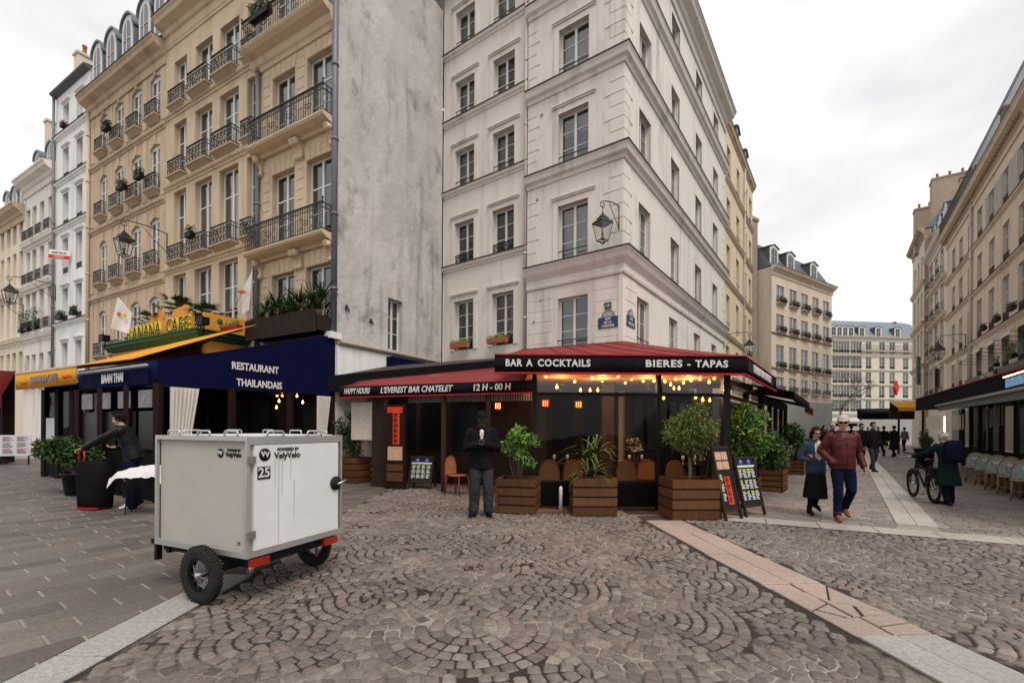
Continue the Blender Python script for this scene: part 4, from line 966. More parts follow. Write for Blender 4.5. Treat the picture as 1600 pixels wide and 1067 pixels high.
# ------------------------------------------------------------------ right side of the street
def rx(u): return -u
n1 = building('right_building', FR, 4.7, 'beige stone building with white window awnings above the dark terrace')
rowsR = [(4.4, 6.0), (6.72, 8.87), (9.52, 11.42), (12.3, 14.0)]
colsR = [(-3.58, -2.5), (-1.16, -.08), (1.28, 2.36), (3.64, 4.72), (6.0, 7.08), (8.4, 9.48)]
opR = [(a, b, c, d) for a, b in colsR for c, d in rowsR]
put('wall', wall_mesh(-4.75, 10.5, 0, 15.2, opR, ['stone_right', 'dark_room'], rev=.14), n1, FR.M)
for o in opR: add_window(FR, n1, *o, rows=3, rev=.14, transom=2, curtain=.75); low_guard(FR, n1, o[0], o[1], o[2]+.03, .42)
for z in (6.6, 9.43, 12.15): band(FR, n1, -4.75, 10.5, z, STRING, 'stone_right'); band(FR, n1, -4.75, 10.5, z, lead(STRING), 'lead_grey', 'cornice_lead')
rowsR2 = [(4.3, 6.0), (6.72, 8.75), (9.6, 11.35), (12.2, 13.92)]
colsR2 = [(-10.5, -9.5), (-8.25, -7.2), (-5.85, -4.95)]
n2 = building('plain_building', FR, -12.4, 'plain beige building under the same deep cornice further down the street')
opR2 = [(a, b, c, d) for a, b in colsR2 for c, d in rowsR2]
put('wall', wall_mesh(-12.4, -4.75, 0, 15.2, opR2, ['stone_right', 'dark_room'], rev=.14), n2, FR.M)
for o in opR2: add_window(FR, n2, *o, rows=3, rev=.14, transom=2, curtain=.75); low_guard(FR, n2, o[0], o[1], o[2]+.03, .42)
for z in (6.5, 9.52, 12.1): band(FR, n2, -12.4, -4.75, z, STRING, 'stone_right'); band(FR, n2, -12.4, -4.75, z, lead(STRING), 'lead_grey', 'cornice_lead')
pipe(FR, n1, -4.6, 2, 15, 'pipe_cream', .07)
for bdg, x0, x1 in ((n1, -4.75, 10.5), (n2, -12.4, -4.75)):
    band(FR, bdg, x0, x1, 15.35, BIG, 'stone_right'); band(FR, bdg, x0, x1, 15.35, lead(BIG), 'lead_grey', 'gutter')
    dm = shared('dentil', lambda: MB().box(-.09, .09, -.30, 0, 0, .17).mesh('dentil', 'stone_sill'))
    x = x0+.15
    while x < min(x1, 4.6): put('dentil', dm, bdg, FR.at(x, 0, 15.0)); x += .34
    mansard(FR, bdg, x0, x1, 9, 15.5, 2.6, 2.2, 'plaster_grey', 'zinc', y0=.7); solid(FR, bdg, x0, x1, 9, 0, 15.3, 'stone_right')
    mb = MB(); n = int((x1-x0)/.13)
    for z in (.1, .85, 1.0): mb.tube([(x0, -.4, z), (x1, -.4, z)], .018, 4)
    for k in range(n): x = x0+(x1-x0)*k/n; mb.box(x-.008, x+.008, -.408, -.392, 0, 1.0)
    mb.build('roof_railing', 'iron', bdg, FR.at(0, 0, 15.5))
for x, zt in ((-.3, 20.6), (-4.9, 20.0), (5.0, 21)): chimney(FR, n1 if x > -4 else n2, x-.3, x+.3, 1.2, 6, 15.5, zt, 4)
chimney(FR, n2, -12.3, -11.7, .6, 5, 15.2, 19.4, 4)
for k, (a, b) in enumerate(colsR[1:4]):                                  # louvred shutters folded back against the wall on the top floor
    for sx in ((-1, 1) if k != 1 else (1, -1)):
        def mk():
            mb = MB(); mb.box(0, .05, -.05, 0, 0, 1.7); mb.box(.43, .48, -.05, 0, 0, 1.7); [mb.box(.05, .43, -.05, 0, z, z+.06) for z in (0, .8, 1.64)]
            for i in range(24): mb.box(.05, .43, -.04, -.01, .07+i*.066, .07+i*.066+.04)
            return mb.mesh('shutter', 'shutter_paint')
        put('shutter', shared('shut', mk), n1, FR.at(b+.03 if sx > 0 else a-.51, 0, 12.3))
n3 = building('dormer_building', FR, -20.2, 'narrow building with three zinc dormers beyond the beige street front')
rowsR3 = [(4.3, 6.4), (7.7, 9.9), (10.6, 12.6), (13.3, 15.2)]
opR3 = [(a, a+1.15, c, d) for a in (-19.4, -17.0, -14.6) for c, d in rowsR3]
put('wall', wall_mesh(-20.2, -12.4, 0, 16.2, opR3, ['plaster_pale', 'dark_room'], rev=.14), n3, FR.M)
for o in opR3: add_window(FR, n3, *o, rows=3, rev=.14, panes=False, curtain=.7); surround(FR, n3, *o, 'stone_right', w=.12); balconet(FR, n3, o[0], o[1], o[2], .3, .5, 'stone_right', .12)
for z in (7.4, 10.2, 13.0): band(FR, n3, -20.2, -12.4, z, CORN, 'stone_right')
band(FR, n3, -20.2, -12.4, 16.2, BIG, 'plaster_pale'); mansard(FR, n3, -20.2, -12.4, 9, 16.3, 3.0, 1.8); solid(FR, n3, -20.2, -12.4, 9, 0, 16.2, 'plaster_pale')
for x in (-19, -16.8, -14.4): dormer(FR, n3, x, 16.5, 1.5, 2.4, False, .2)
n4 = building('stone_pier_building', FR, -27.6, 'tall brown stone building with rough bonding blocks beyond the dormers')
opR4 = [(a, a+1.1, c, d) for a in (-26.4, -24.2, -22.2) for c, d in ((4.5, 6.6), (8, 10.4), (11.5, 13.8), (15, 17))]
put('wall', wall_mesh(-27.6, -20.2, 0, 19, opR4, ['plaster_cream', 'dark_room'], rev=.14), n4, FR.at(0, -.3))
FR4 = Fac(FR.P(0, -.3).xy, (-505, -716))
for o in opR4: add_window(FR4, n4, *o, rows=3, rev=.14, panes=False)
for z in (7.3, 11, 14.6): band(FR4, n4, -27.6, -20.2, z, CORN, 'stone_right', e1=1)
band(FR4, n4, -27.6, -20.2, 19, BIG, 'chimney', e1=1); mansard(FR4, n4, -27.6, -20.2, 9, 19.1, 2.0, 1.5); solid(FR4, n4, -27.6, -20.2, 9, 0, 19, 'chimney')
FP = Fac(FR.P(-20.2, -.3).xy, tuple(-Vector((-FR.inn.x, -FR.inn.y))))
for k in range(11):
    mb = MB(); mb.box(-.2, .02, -.05 if k % 2 else .3, 1.2 if k % 2 else .9, 0, .75); mb.build('bonding_stone', 'chimney', n4, FR.at(-20.05, -.25, 5.2+k*1.25))
chimney(FR, n4, -21.6, -20.3, .2, 5, 18, 23.2, 6); chimney(FR, n4, -27.5, -26.6, .0, 4, 18, 22.4, 5); chimney(FR, n4, -24.5, -23.4, -.6, 3, 18, 22.0, 5)
mat('sticker_dark', (.02, .035, .015), .6)
# ------------------------------------------------------------------ cloth and timber for the terraces
mat('bulb', (1.0, .40, .08), .4, emit=6.0); mat('heater_glow', (1.0, .10, .02), .4, emit=9.0); mat('led_warm', (1.0, .62, .25), .4, emit=5.0)
mat('wood_red', (.020, .006, .005), .6, (.012, .004, .004), 4, .8, (1, 1, .2)); mat('wood_crate', (.14, .066, .032), .7, (.075, .035, .018), 3, .9, (6, 6, 1.0), .003, 60, rv=.22, spec=.04)
mat('wood_dark', (.022, .013, .010), .75, (.036, .022, .015), 5, .9, (1, 1, .2)); mat('dark_panel', (.005, .005, .005), .7, spec=.05); mat('warm_ceiling', (.36, .20, .10), .8, (.22, .12, .06), 2, .8)
mat('rattan', (.40, .19, .09), .6, (.24, .11, .055), 9, .9); mat('rattan_red', (.32, .06, .04), .6, (.14, .03, .022), 9, .9); mat('cane_white', (.62, .62, .58), .6, (.10, .16, .17), 60, .25); mat('cane_frame', (.34, .22, .11), .5, (.24, .15, .07), 10, .8)
mat('linen', (.62, .58, .53), .9, (.52, .48, .44), 6, .7, (1, 1, .2)); mat('paper', (.68, .62, .55), .8, (.52, .40, .34), 14, .5); mat('poster', (.30, .28, .30), .6, (.12, .10, .12), 9, .6)
mat('chalk', (.015, .015, .018), .7); mat('menu_orange', (.60, .055, .015), .7); mat('menu_white', (.62, .63, .66), .7); mat('menu_yellow', (.62, .66, .05), .7); mat('menu_blue', (.12, .16, .55), .6); mat('photo_food', (.42, .16, .07), .6, (.60, .48, .36), 38, .5)
def sheet3(mb, pts, mi=0, nu=8, nv=4, sag=0.0, th=.012):
    "cloth between four corners a,b (eave) and c,d (ridge) with a little sag"
    a, b, c, d = [Vector(p) for p in pts]; vs = []
    for s in (0, th):
        for j in range(nv+1):
            for i in range(nu+1):
                u, v = i/nu, j/nv; p = (a*(1-u)+b*u)*(1-v)+(d*(1-u)+c*u)*v
                p.z -= sag*math.sin(math.pi*v)*(1+.25*math.sin(u*nu*2.1))+s; vs.append(p)
    k = (nu+1)*(nv+1); fs = []
    for j in range(nv):
        for i in range(nu):
            q = j*(nu+1)+i; fs += [(q, q+1, q+nu+2, q+nu+1), (k+q+nu+1, k+q+nu+2, k+q+1, k+q)]
    edge = [i for i in range(nu+1)]+[(j+1)*(nu+1)+nu for j in range(nv)]+[nv*(nu+1)+i for i in range(nu-1, -1, -1)]+[j*(nu+1) for j in range(nv-1, 0, -1)]
    n = len(edge); fs += [(edge[(i+1) % n], edge[i], k+edge[i], k+edge[(i+1) % n]) for i in range(n)]
    mb.add(vs, fs, mi, True)
def valance(parent, p0, p1, z0, z1, material, name='valance', th=.012, wave=.012):
    p0 = Vector(p0); p1 = Vector(p1); d = (p1-p0); l = d.length; d /= l; nrm = Vector((d.y, -d.x, 0)); mb = MB(); n = max(2, int(l/.12)); vs = []
    for s in (0, th):
        for i in range(n+1):
            p = p0+d*(l*i/n); q = p+nrm*(wave*math.sin(i*.9)+s)
            vs += [(p.x+nrm.x*s, p.y+nrm.y*s, z1), (q.x, q.y, z0)]
    k = 2*(n+1); fs = []
    for i in range(n): fs += [(2*i, 2*i+2, 2*i+3, 2*i+1), (k+2*i+1, k+2*i+3, k+2*i+2, k+2*i), (2*i+1, 2*i+3, k+2*i+3, k+2*i+1), (2*i+2, 2*i, k+2*i, k+2*i+2)]
    mb.add(vs, fs, 0, True); return mb.build(name, material, parent, Matrix())
def frame_of(p0, p1):
    "matrix at p0 with x towards p1, y to the back seen from outside"
    return Fac((p0[0], p0[1]), (p1[0]-p0[0], p1[1]-p0[1]))
def bulb_string(label, pts, sag=.05, group='strings of warm bulbs'):
    pts = [Vector(p) for p in pts]; t = thing('string_lights', TV(pts[0]), label, 'lights', group); mb = MB()
    mb.tube([p+Vector((0, 0, .05)) for p in pts], .006, 4); mb.build('cable', 'black_metal', t, Matrix())
    bm_ = shared('bulb', lambda: MB().lathe([(.004, -.048), (.024, -.034), (.030, -.011), (.022, .011), (.012, .028), (.010, .05)], 8).mesh('bulb', 'bulb'))
    for p in pts: put('bulb', bm_, t, TV(p))
    return t
def post(parent, p, z0, z1, w=.09, material='black_metal', name='post'):
    mb = MB(); mb.box(-w/2, w/2, -w/2, w/2, z0, z1); return mb.build(name, material, parent, T(p[0], p[1]))
def panel(parent, F, x0, x1, z0, z1, material, name, y=0, th=.03):
    mb = MB(); mb.box(x0, x1, y, y+th, z0, z1); return mb.build(name, material, parent, F.M)
# ------------------------------------------------------------------ bar terrace at the corner
TL, TR = Vector((.43, 8.85, 0)), Vector((4.12, 8.85, 0)); TS = TR+dB3*4.4
bt = thing('bar_terrace', TV(TL), 'glazed bar terrace with black posts below the red corner awning', 'terrace')
for p in (TL, Vector((2.82, 8.85, 0)), TR): post(bt, p, 0, 2.62, .13 if p is TR else .085)
for k in (.5, 1.0): post(bt, TR+dB3*4.4*k, 0, 2.6, .09)
FT = frame_of(TL, TR); FTS = frame_of(TR, TS); LT = (TR-TL).length
for F, segs in ((FT, ((.05, 2.35), (2.44, LT-.08))), (FTS, ((.08, 2.15), (2.25, 4.35)))):
    for a, b in segs:
        panel(bt, F, a, b, .04, .49, 'dark_panel', 'kick_panel', -.02, .05)
        mb = MB(); mb.box(a, b, -.03, .04, .49, .54); mb.box(a, b, -.03, .04, 2.17, 2.23); mb.build('rail', 'black_metal', bt, F.M)
        panel(bt, F, a, b, .54, 2.17, 'terrace_glass', 'glass_pane', 0, .008); panel(bt, F, a, b, 2.23, 2.56, 'clear_plastic', 'clear_flap', -.1, .004)
mb = MB(); mb.add([(.2, 8.7, .004), (4.2, 8.7, .004), (4.2, 13.4, .004), (.2, 13.4, .004)], [(0, 1, 2, 3)]); mb.build('floor', 'wood_dark', bt, Matrix())
# dark shopfront behind, against both walls of the corner building
for F, a, b in ((FA, -6.9, -.1), (FB, .1, 7.0)):
    panel(bt, F, a, b, .05, 3.1, 'wood_dark', 'shopfront', -.16, .12)
    x = a+.3
    while x < b-.9: panel(bt, F, x, x+.75, .9, 2.5, 'shop_glass', 'shop_window', -.19, .02); x += 1.1
for px, d in ((948, 10.6), (1100, 10.6)): 
    p = D(px, 700, d); post(bt, p, 0, 2.58, .26, 'wood_dark', 'column')
mb = MB(); mb.add([(.3, 8.95, 2.60), (4.1, 8.95, 2.60), (6.0, 11.6, 2.60), (3.2, 12.8, 2.6), (.2, 14.4, 2.6)], [(0, 4, 3, 2, 1)]); mb.build('ceiling_lining', 'warm_ceiling', bt, Matrix())
# red awning over the corner
aw = thing('corner_awning', T(-.3, 8.5, 2.9), 'faded red corner awning with black valance lettered BAR A COCKTAILS', 'awning')
eL, eR = Vector((-.33, 8.45, 2.88)), Vector((4.28, 8.45, 2.90)); eS = Vector((eR.x, eR.y, 0))+dB3*4.6; eS.z = 2.92
rc = Vector((PC.x-.02, PC.y-.15, 4.0)); rl = FA.P(-3.35, -.1, 4.1); rs = FB.P(5.2, -.1, 3.95)
mb = MB(); sheet3(mb, (eL, eR, rc, rl), 0, 14, 6, .03); sheet3(mb, (eR, eS, rs, rc), 0, 10, 5, .03); mb.build('canopy', 'red_cloth', aw, Matrix())
def seams(parent, a, b, c, d, n, m='red_trim', w=.018):
    for k in range(1, n):
        u = k/n; p = Vector(a).lerp(Vector(b), u); q = Vector(d).lerp(Vector(c), u); md = (p+q)/2; MB().tube([p+Vector((0, 0, .004)), md+Vector((0, 0, -.024)), q+Vector((0, 0, .004))], w/2, 5).build('seam', m, parent, Matrix())
seams(aw, eL, eR, rc, rl, 7, 'red_cloth'); seams(aw, eR, eS, rs, rc, 5, 'red_cloth')
valance(aw, eL, eR, 2.57, 2.88, 'black_cloth'); valance(aw, eR, eS, 2.58, 2.90, 'black_cloth')
for p, q in ((eL, eR), (eR, eS)):
    mb = MB(); mb.bar((p.x, p.y-.012, 2.555), (q.x, q.y-.012, 2.555), .05, .035); mb.bar((p.x, p.y-.012, 2.895), (q.x, q.y-.012, 2.895), .04, .02); mb.build('trim', 'red_trim', aw, Matrix())
FV = frame_of(eL, eR); FVs = frame_of(eR, eS)
def lx(F, px, py=570): return F.xz(px, py)[0]
SP = dict(bold=.006, space=1.15)
for txt, p0, p1 in (('BAR', 790, 816), ('A', 822, 832), ('COCKTAILS', 840, 922), ('BIERES', 1008, 1065), ('-', 1072, 1078), ('TAPAS', 1085, 1136)):
    m = text_mesh(txt, .128, 'letter_white', **SP); xs = [v.co.x for v in m.vertices]; wd = max(xs)-min(xs); tw = lx(FV, p1)-lx(FV, p0)
    m.transform(Matrix.Translation((-(max(xs)+min(xs))/2, 0, 0))); m.transform(Matrix.Scale(tw/wd if txt != '-' else 1, 4, (1, 0, 0)))
    put('lettering', m, aw, FV.at((lx(FV, p0)+lx(FV, p1))/2, -.04, 2.735))
panel(aw, FVs, .25, 3.9, 2.64, 2.84, 'chalk', 'name_panel', -.03, .012)
lettering("L'EVEREST BAR CHATELET", .14, 'letter_white', aw, FVs.at(2.05, -.04, 2.74), bold=.012, squash=1.15, shear=.2)
# left awning with happy-hour lettering
L0, L1 = Vector((-4.55, 12.1, 0)), Vector((.45, 10.1, 0)); FL = frame_of(L0, L1)
al = thing('entrance_awning', TV(L0), 'low red and black awning lettered HAPPY HOURS over the bar entrance', 'awning')
z1 = 2.60
mb = MB(); sheet3(mb, (L0+Vector((0, 0, z1)), L1+Vector((0, 0, z1)), FL.P(5.3, 1.9, 3.26), FL.P(.2, .5, 2.80)), 0, 12, 4, .02); mb.build('canopy', 'red_cloth', al, Matrix())
valance(al, L0, L1, 2.33, z1, 'black_cloth'); mb = MB(); mb.bar((L0.x, L0.y-.01, 2.32), (L1.x, L1.y-.01, 2.32), .04, .03); mb.build('trim', 'red_trim', al, Matrix())
for txt, p0, p1, sh in (('HAPPY HOURS', 539, 580, .35), ("L'EVEREST BAR CHATELET", 596, 709, .25), ('12 H - 00 H', 741, 799, .1)):
    m = text_mesh(txt, .15, 'letter_white', bold=.005, shear=sh); xs = [v.co.x for v in m.vertices]; wd = max(xs)-min(xs); a, b = FL.xz(p0, 610)[0], FL.xz(p1, 608)[0]
    m.transform(Matrix.Translation((-(max(xs)+min(xs))/2, 0, 0))); m.transform(Matrix.Scale((b-a)/wd, 4, (1, 0, 0))); put('lettering', m, al, FL.at((a+b)/2, -.04, 2.465))
# black fascia behind it
f0, f1 = D(512, 600, 12.75), D(778, 590, 13.3); FF = frame_of(f0, f1); wF = math.hypot(f1.x-f0.x, f1.y-f0.y)
za, zb = FF.xz(514, 587)[1], FF.xz(776, 562)[1]
mb = MB(); mb.prism([(0, za-.45), (wF, zb-.75), (wF, zb), (0, za)], 0, .12); mb.build('fascia', 'black_cloth', al, FF.M)
mb = MB(); mb.add([FF.P(0, .1, za), FF.P(wF, .1, zb), FA.P(-3.4, 0, 3.9), FG.P(2.0, -.05, 3.5)], [(0, 1, 2, 3)]); mb.build('fascia_roof', 'lead_grey', al, Matrix())
en = thing('bar_entrance', TV(L0), 'dark wooden bar entrance with posts under the low awning', 'shopfront')
for px in (600, 690, 760, 832): post(en, FL.P(FL.xz(px, 700)[0], .1), 0, 2.4, .11, 'wood_dark')
FLb = Fac(FL.P(0, 1.6).xy, FL.d.xy)
panel(en, FLb, .3, 5.2, .02, 2.9, 'wood_dark', 'back_wall'); 
for a, b in ((.5, 1.3), (1.5, 2.2), (2.5, 3.3)): panel(en, FLb, a, b, .9, 2.3, 'shop_glass', 'shop_window', -.03)
x0_, x1_ = FL.xz(575, 690)[0], FL.xz(602, 690)[0]
panel(en, FL, x0_, x1_, .02, 2.3, 'wood_dark', 'door_leaf', .15, .05); panel(en, FL, .12, x0_-.05, 1.2, 2.2, 'paper', 'framed_menu', .3, .03)
for px0, px1 in ((620, 682), (683, 745), (750, 822)):
    a, b = FL.xz(px0, 620)[0], FL.xz(px1, 620)[0]
    mb = MB(); n = int((b-a)/.06)
    for k in range(n): mb.box(a+(b-a)*k/n, a+(b-a)*(k+.5)/n, .5, .52, 2.18, 2.36)
    mb.build('striped_pelmet', 'plaster_grey', en, FL.M)
bulb_string('warm bulbs strung behind the clear flap of the corner terrace', [D(px, py, d) for px, py, d in ((853, 587, 9.3), (884, 586, 9.6), (925, 590, 9.3), (966, 587, 9.2), (987, 591, 9.7), (1005, 594, 9.9), (1022, 594, 9.6), (1039, 595, 9.8), (1056, 591, 9.4), (1094, 591, 9.2))])
bulb_string('warm bulbs hanging low at the back of the corner terrace', [D(px, py, d) for px, py, d in ((870, 604, 9.2), (907, 609, 10.5), (922, 609, 10.6), (934, 609, 10.4), (956, 610, 10.7), (1053, 606, 10.6), (1061, 606, 10.4), (1037, 621, 9.9), (1087, 620, 9.4), (1098, 624, 9.1), (1109, 625, 9.5))])
bulb_string('warm bulbs strung along the middle of the corner terrace ceiling', [D(px, py, d) for px, py, d in ((868, 592, 10.3), (898, 595, 10.0), (914, 590, 10.6), (941, 594, 10.2), (950, 589, 9.8), (977, 597, 10.4), (1013, 588, 9.9), (1048, 600, 10.3), (1068, 597, 10.0), (1080, 593, 9.7), (1108, 596, 9.5), (1116, 590, 9.3))])
bulb_string('small red bulbs glowing inside the Thai restaurant', [D(px, py, d) for px, py, d in ((433, 617, 12.4), (441, 617, 12.4), (450, 618, 12.4), (456, 618, 12.4), (464, 618, 12.4), (436, 626, 12.5), (455, 630, 12.5), (473, 628, 12.5), (432, 636, 12.5), (667, 622, 11.0))][:9])
for k, (px, py) in enumerate(((852, 630), (904, 632), (778, 634))):
    p = D(px, py, 10.0); h = thing('patio_heater', TV(p), ('glowing wall heater at the left of the glazed terrace', 'glowing wall heater in the middle of the glazed terrace', 'glowing wall heater above the bar entrance')[k], 'heater', 'infrared heaters')
    mb = MB(); mb.box(-.10, .10, 0, .06, -.09, .09); mb.build('housing', 'wood_red', h, TV(p))
    for s in (-1, 0, 1): MB().box(s*.045-.009, s*.045+.009, -.012, 0, -.06, .06).build('heating_tube', 'heater_glow', h, TV(p))
def lamp(loc, power, col=(1, .55, .25), r=.08):
    l = bpy.data.lights.new('bulb_light', 'POINT'); l.energy = power; l.color = col; l.shadow_soft_size = r; o = bpy.data.objects.new('bulb_light', l); o.location = loc; COL.objects.link(o)
for p in ((1.0, 9.5, 2.38), (1.9, 9.7, 2.4), (2.8, 9.5, 2.4), (3.7, 9.6, 2.4)): lamp(p, 34)
# ------------------------------------------------------------------ next terrace along the street, black awning
N0 = Vector((TR.x, TR.y, 0))+dB3*4.7; N1 = N0+dB3*6.0; N2 = N1+dB3*6
FN = frame_of(N0, N1)
nt_ = thing('street_terrace', TV(N0), 'glazed brown terrace under a black awning further along the street', 'terrace')
for k in range(5): post(nt_, N0+dB3*1.5*k, 0, 2.45, .09, 'wood_red')
for k in range(4): panel(nt_, FN, 1.5*k+.06, 1.5*k+1.44, .75, 2.2, 'terrace_glass', 'glass_pane', 0, .008); panel(nt_, FN, 1.5*k+.06, 1.5*k+1.44, .03, .72, 'wood_red', 'kick_panel', -.02, .05)
mb = MB(); mb.box(0, 6, -.06, .06, 2.25, 2.5); mb.build('beam', 'wood_red', nt_, FN.M)
for k in range(3): panel(nt_, FB, 5.6+k*2.2, 7.3+k*2.2, .4, 2.9, 'linen' if k == 1 else 'shop_glass', 'shop_window', -.1, .05)
a2 = thing('black_awning', TV(N0), 'plain black awning beside the corner awning', 'awning')
mb = MB(); sheet3(mb, (FN.P(-.1, -.75, 2.55), FN.P(6.1, -.75, 2.55), FN.P(6.1, 3.0, 3.5), FN.P(-.1, 3.0, 3.5)), 0, 8, 3, .02); mb.build('canopy', 'black_cloth', a2, Matrix()); valance(a2, FN.P(-.1, -.75), FN.P(6.1, -.75), 2.3, 2.55, 'black_cloth')
a3 = thing('small_black_awning', TV(N1), 'smaller black awning with red edge at the far end of the terraces', 'awning')
mb = MB(); sheet3(mb, (FN.P(6.4, -.6, 2.5), FN.P(11.5, -.6, 2.5), FN.P(11.5, 3.0, 3.6), FN.P(6.4, 3.0, 3.6)), 0, 8, 3, .02); mb.build('canopy', 'black_cloth', a3, Matrix()); valance(a3, FN.P(6.4, -.6), FN.P(11.5, -.6), 2.2, 2.5, 'black_cloth')
mb = MB(); mb.bar(FN.P(6.4, -.62, 2.2), FN.P(11.5, -.62, 2.2), .04, .05); mb.build('trim', 'red_trim', a3, Matrix())
panel(a3, FB, 12.5, 18, .3, 3, 'dark_panel', 'shopfront', -.15, .1)
# ------------------------------------------------------------------ Thai restaurant: terrace in front of the narrow building
g3 = Vector((FC.inn.x, FC.inn.y, 0)); c3 = Vector((FC.d.x, FC.d.y, 0)); Q3 = Vector((QX.x, QX.y, 0))
K0 = Q3-g3*4.3; K1 = K0-c3*3.9                                            # front corner and left end
FK = frame_of(K0, Q3); FKf = frame_of(K1, K0)
th = thing('thai_awning', TV(K0), 'large navy awning lettered RESTAURANT THAILANDAIS behind the white trailer', 'awning')
mb = MB(); mb.prism([(0, 2.36), (4.3, 2.42), (4.3, 4.12), (4.2, 4.12), (0, 2.86)], 0, .02); mb.build('side_panel', 'navy_cloth', th, FK.M)
mb = MB(); sheet3(mb, (K1+Vector((0, 0, 2.86)), K0+Vector((0, 0, 2.87)), Q3+Vector((0, 0, 4.13)), Q3-c3*3.9+Vector((0, 0, 4.13))), 0, 10, 6, .02); mb.build('canopy', 'navy_cloth', th, Matrix())
valance(th, K1, K0, 2.36, 2.86, 'navy_cloth')
mb = MB(); mb.box(4.05, 4.45, -.1, .15, 4.02, 4.2); mb.build('awning_bracket', 'plaster_snow', th, FK.M)
for txt, y, p0, p1, h in (('RESTAURANT', 576, 362, 435, .2), ('THAILANDAIS', 601, 369, 440, .2)):
    a, za_ = FK.xz(p0, y-3); b, zb_ = FK.xz(p1, y+2); m = text_mesh(txt, .17, 'letter_white', bold=.006); xs = [v.co.x for v in m.vertices]; wd = max(xs)-min(xs)
    m.transform(Matrix.Translation((-(max(xs)+min(xs))/2, 0, 0))); m.transform(Matrix.Scale((b-a)/wd, 4, (1, 0, 0))); put('lettering', m, th, FK.at((a+b)/2, -.012, (za_+zb_)/2))
panel(th, FKf, .3, 3.6, 2.40, 2.72, 'navy_cloth', 'clear_flap', -.05, .02)
lettering('BAAN THAI', .19, 'letter_white', th, FKf.at(FKf.xz(183, 593)[0], -.09, FKf.xz(183, 592)[1]), bold=.012, squash=.78)
mb = MB(); mb.tube([FKf.P(.3, -.12, 2.76), FKf.P(3.7, -.12, 2.76)], .035, 8); mb.build('awning_roller', 'plaster_grey', th, Matrix())
tt = thing('thai_terrace', TV(K0), 'dark red timber front of the Thai restaurant behind potted shrubs', 'shopfront')
for p in (K0, K0+g3*1.45, K0+g3*2.9, K0+g3*4.2, K1, K0-c3*1.3, K0-c3*2.6): post(tt, p, 0, 2.4, .12, 'wood_red')
panel(tt, FK, .1, 4.2, .02, .85, 'wood_red', 'kick_panel', .02, .05); panel(tt, FKf, .1, 3.8, .02, 1.0, 'dark_panel', 'kick_panel', .02, .05)
for k in range(4): panel(tt, FKf, .15+k*.95, .95+k*.95, 1.05, 1.85, 'shop_glass', 'glass_pane', .03, .01); panel(tt, FKf, .25+k*.95, .82+k*.95, 1.92, 2.28, 'poster', 'menu_card', -.02, .015)
panel(tt, FC, -4, -.1, .05, 3.0, 'wood_red', 'back_wall', -.1, .08)
for k in range(3): panel(tt, FC, -3.6+k*1.2, -2.8+k*1.2, .3, 2.6, 'shop_glass', 'shop_window', -.14, .03)
mb = MB(); mb.add([K1+Vector((0, 0, 2.34)), K0+Vector((0, 0, 2.34)), Q3+Vector((0, 0, 2.4)), Q3-c3*3.9+Vector((0, 0, 2.4))], [(0, 3, 2, 1)]); mb.build('ceiling_lining', 'dark_panel', tt, Matrix())
def tied_curtain(name_label, p, w0, w1, z0, z1, F):
    t = thing('curtain', TV(p), name_label, 'curtain', 'white terrace curtains'); mb = MB(); n = 26; vs = []; fs = []; rows = 8
    for j in range(rows+1):
        v = j/rows; wdt = w0*(1-v)+w1*v
        for k in range(n+1): vs.append(((k/n)*wdt, .05*math.sin(k*1.7)*(1-.3*v), z1+(z0-z1)*v))
    for j in range(rows):
        for k in range(n): fs.append((j*(n+1)+k, (j+1)*(n+1)+k, (j+1)*(n+1)+k+1, j*(n+1)+k+1))
    mb.add(vs, fs, 0, True); mb.build('cloth', 'linen', t, F.at((F.M.inverted() @ Vector((p.x, p.y, 0))).x, -.06))
tied_curtain('white curtain tied at the front corner of the Thai terrace', FK.P(FK.xz(263, 640)[0]), .55, .26, .4, 2.34, FK)
tied_curtain('white curtain tied at the wall end of the Thai terrace', FK.P(FK.xz(493, 640)[0]), .42, .18, .4, 2.38, FK)
# wooden planter with yucca on the first floor
pl = thing('balcony_planter', FC.at(-1.8, 0, 4.15), 'wooden slatted planter box above the navy awning', 'planter')
for k in range(26):
    mb = MB(); mb.box(-.055, .055, -.62, -.58, 0, .62+rnd.uniform(-.03, .03)); mb.build('slat', 'wood_dark', pl, FC.at(-3.25+k*.125, 0, 4.15))
mb = MB(); mb.box(-3.3, -.05, -.56, -.02, 4.2, 4.62); mb.build('trough', 'wood_dark', pl, FC.M)
# ------------------------------------------------------------------ banana cafe: awning, sign box
ya = thing('orange_awning', TV(K1), 'orange awning of the cafe at the left with a short lettered valance', 'awning')
Y0 = K1-c3*.1; Y1 = Y0-c3*4.3; FY = frame_of(Y1, Y0)
wl = Q3-c3*(3.9+.1)
mb = MB(); sheet3(mb, (Y1+Vector((0, 0, 3.02)), Y0+c3*.0+Vector((0, 0, 2.98)), Y0+g3*2.4+c3*1.6+Vector((0, 0, 3.98)), Y1+g3*4.2+Vector((0, 0, 4.05))), 0, 12, 6, .02); mb.build('canopy', 'yellow_cloth', ya, Matrix())
valance(ya, Y1, Y0, 2.55, 3.0, 'yellow_cloth')
mb = MB(); sheet3(mb, (Y0+Vector((0, 0, 3.0)), Y0+g3*.1+c3*2.6+Vector((0, 0, 3.0)), Y0+g3*2.5+c3*3.2+Vector((0, 0, 4.16)), Y0+g3*2.5+c3*1.0+Vector((0, 0, 4.1))), 0, 8, 4, 0); mb.build('canopy', 'yellow_cloth', ya, Matrix())
mb = MB(); mb.bar(Y1+Vector((0, 0, 3.03)), Y0+Vector((0, 0, 3.0)), .05, .05); mb.build('trim', 'paper', ya, Matrix())
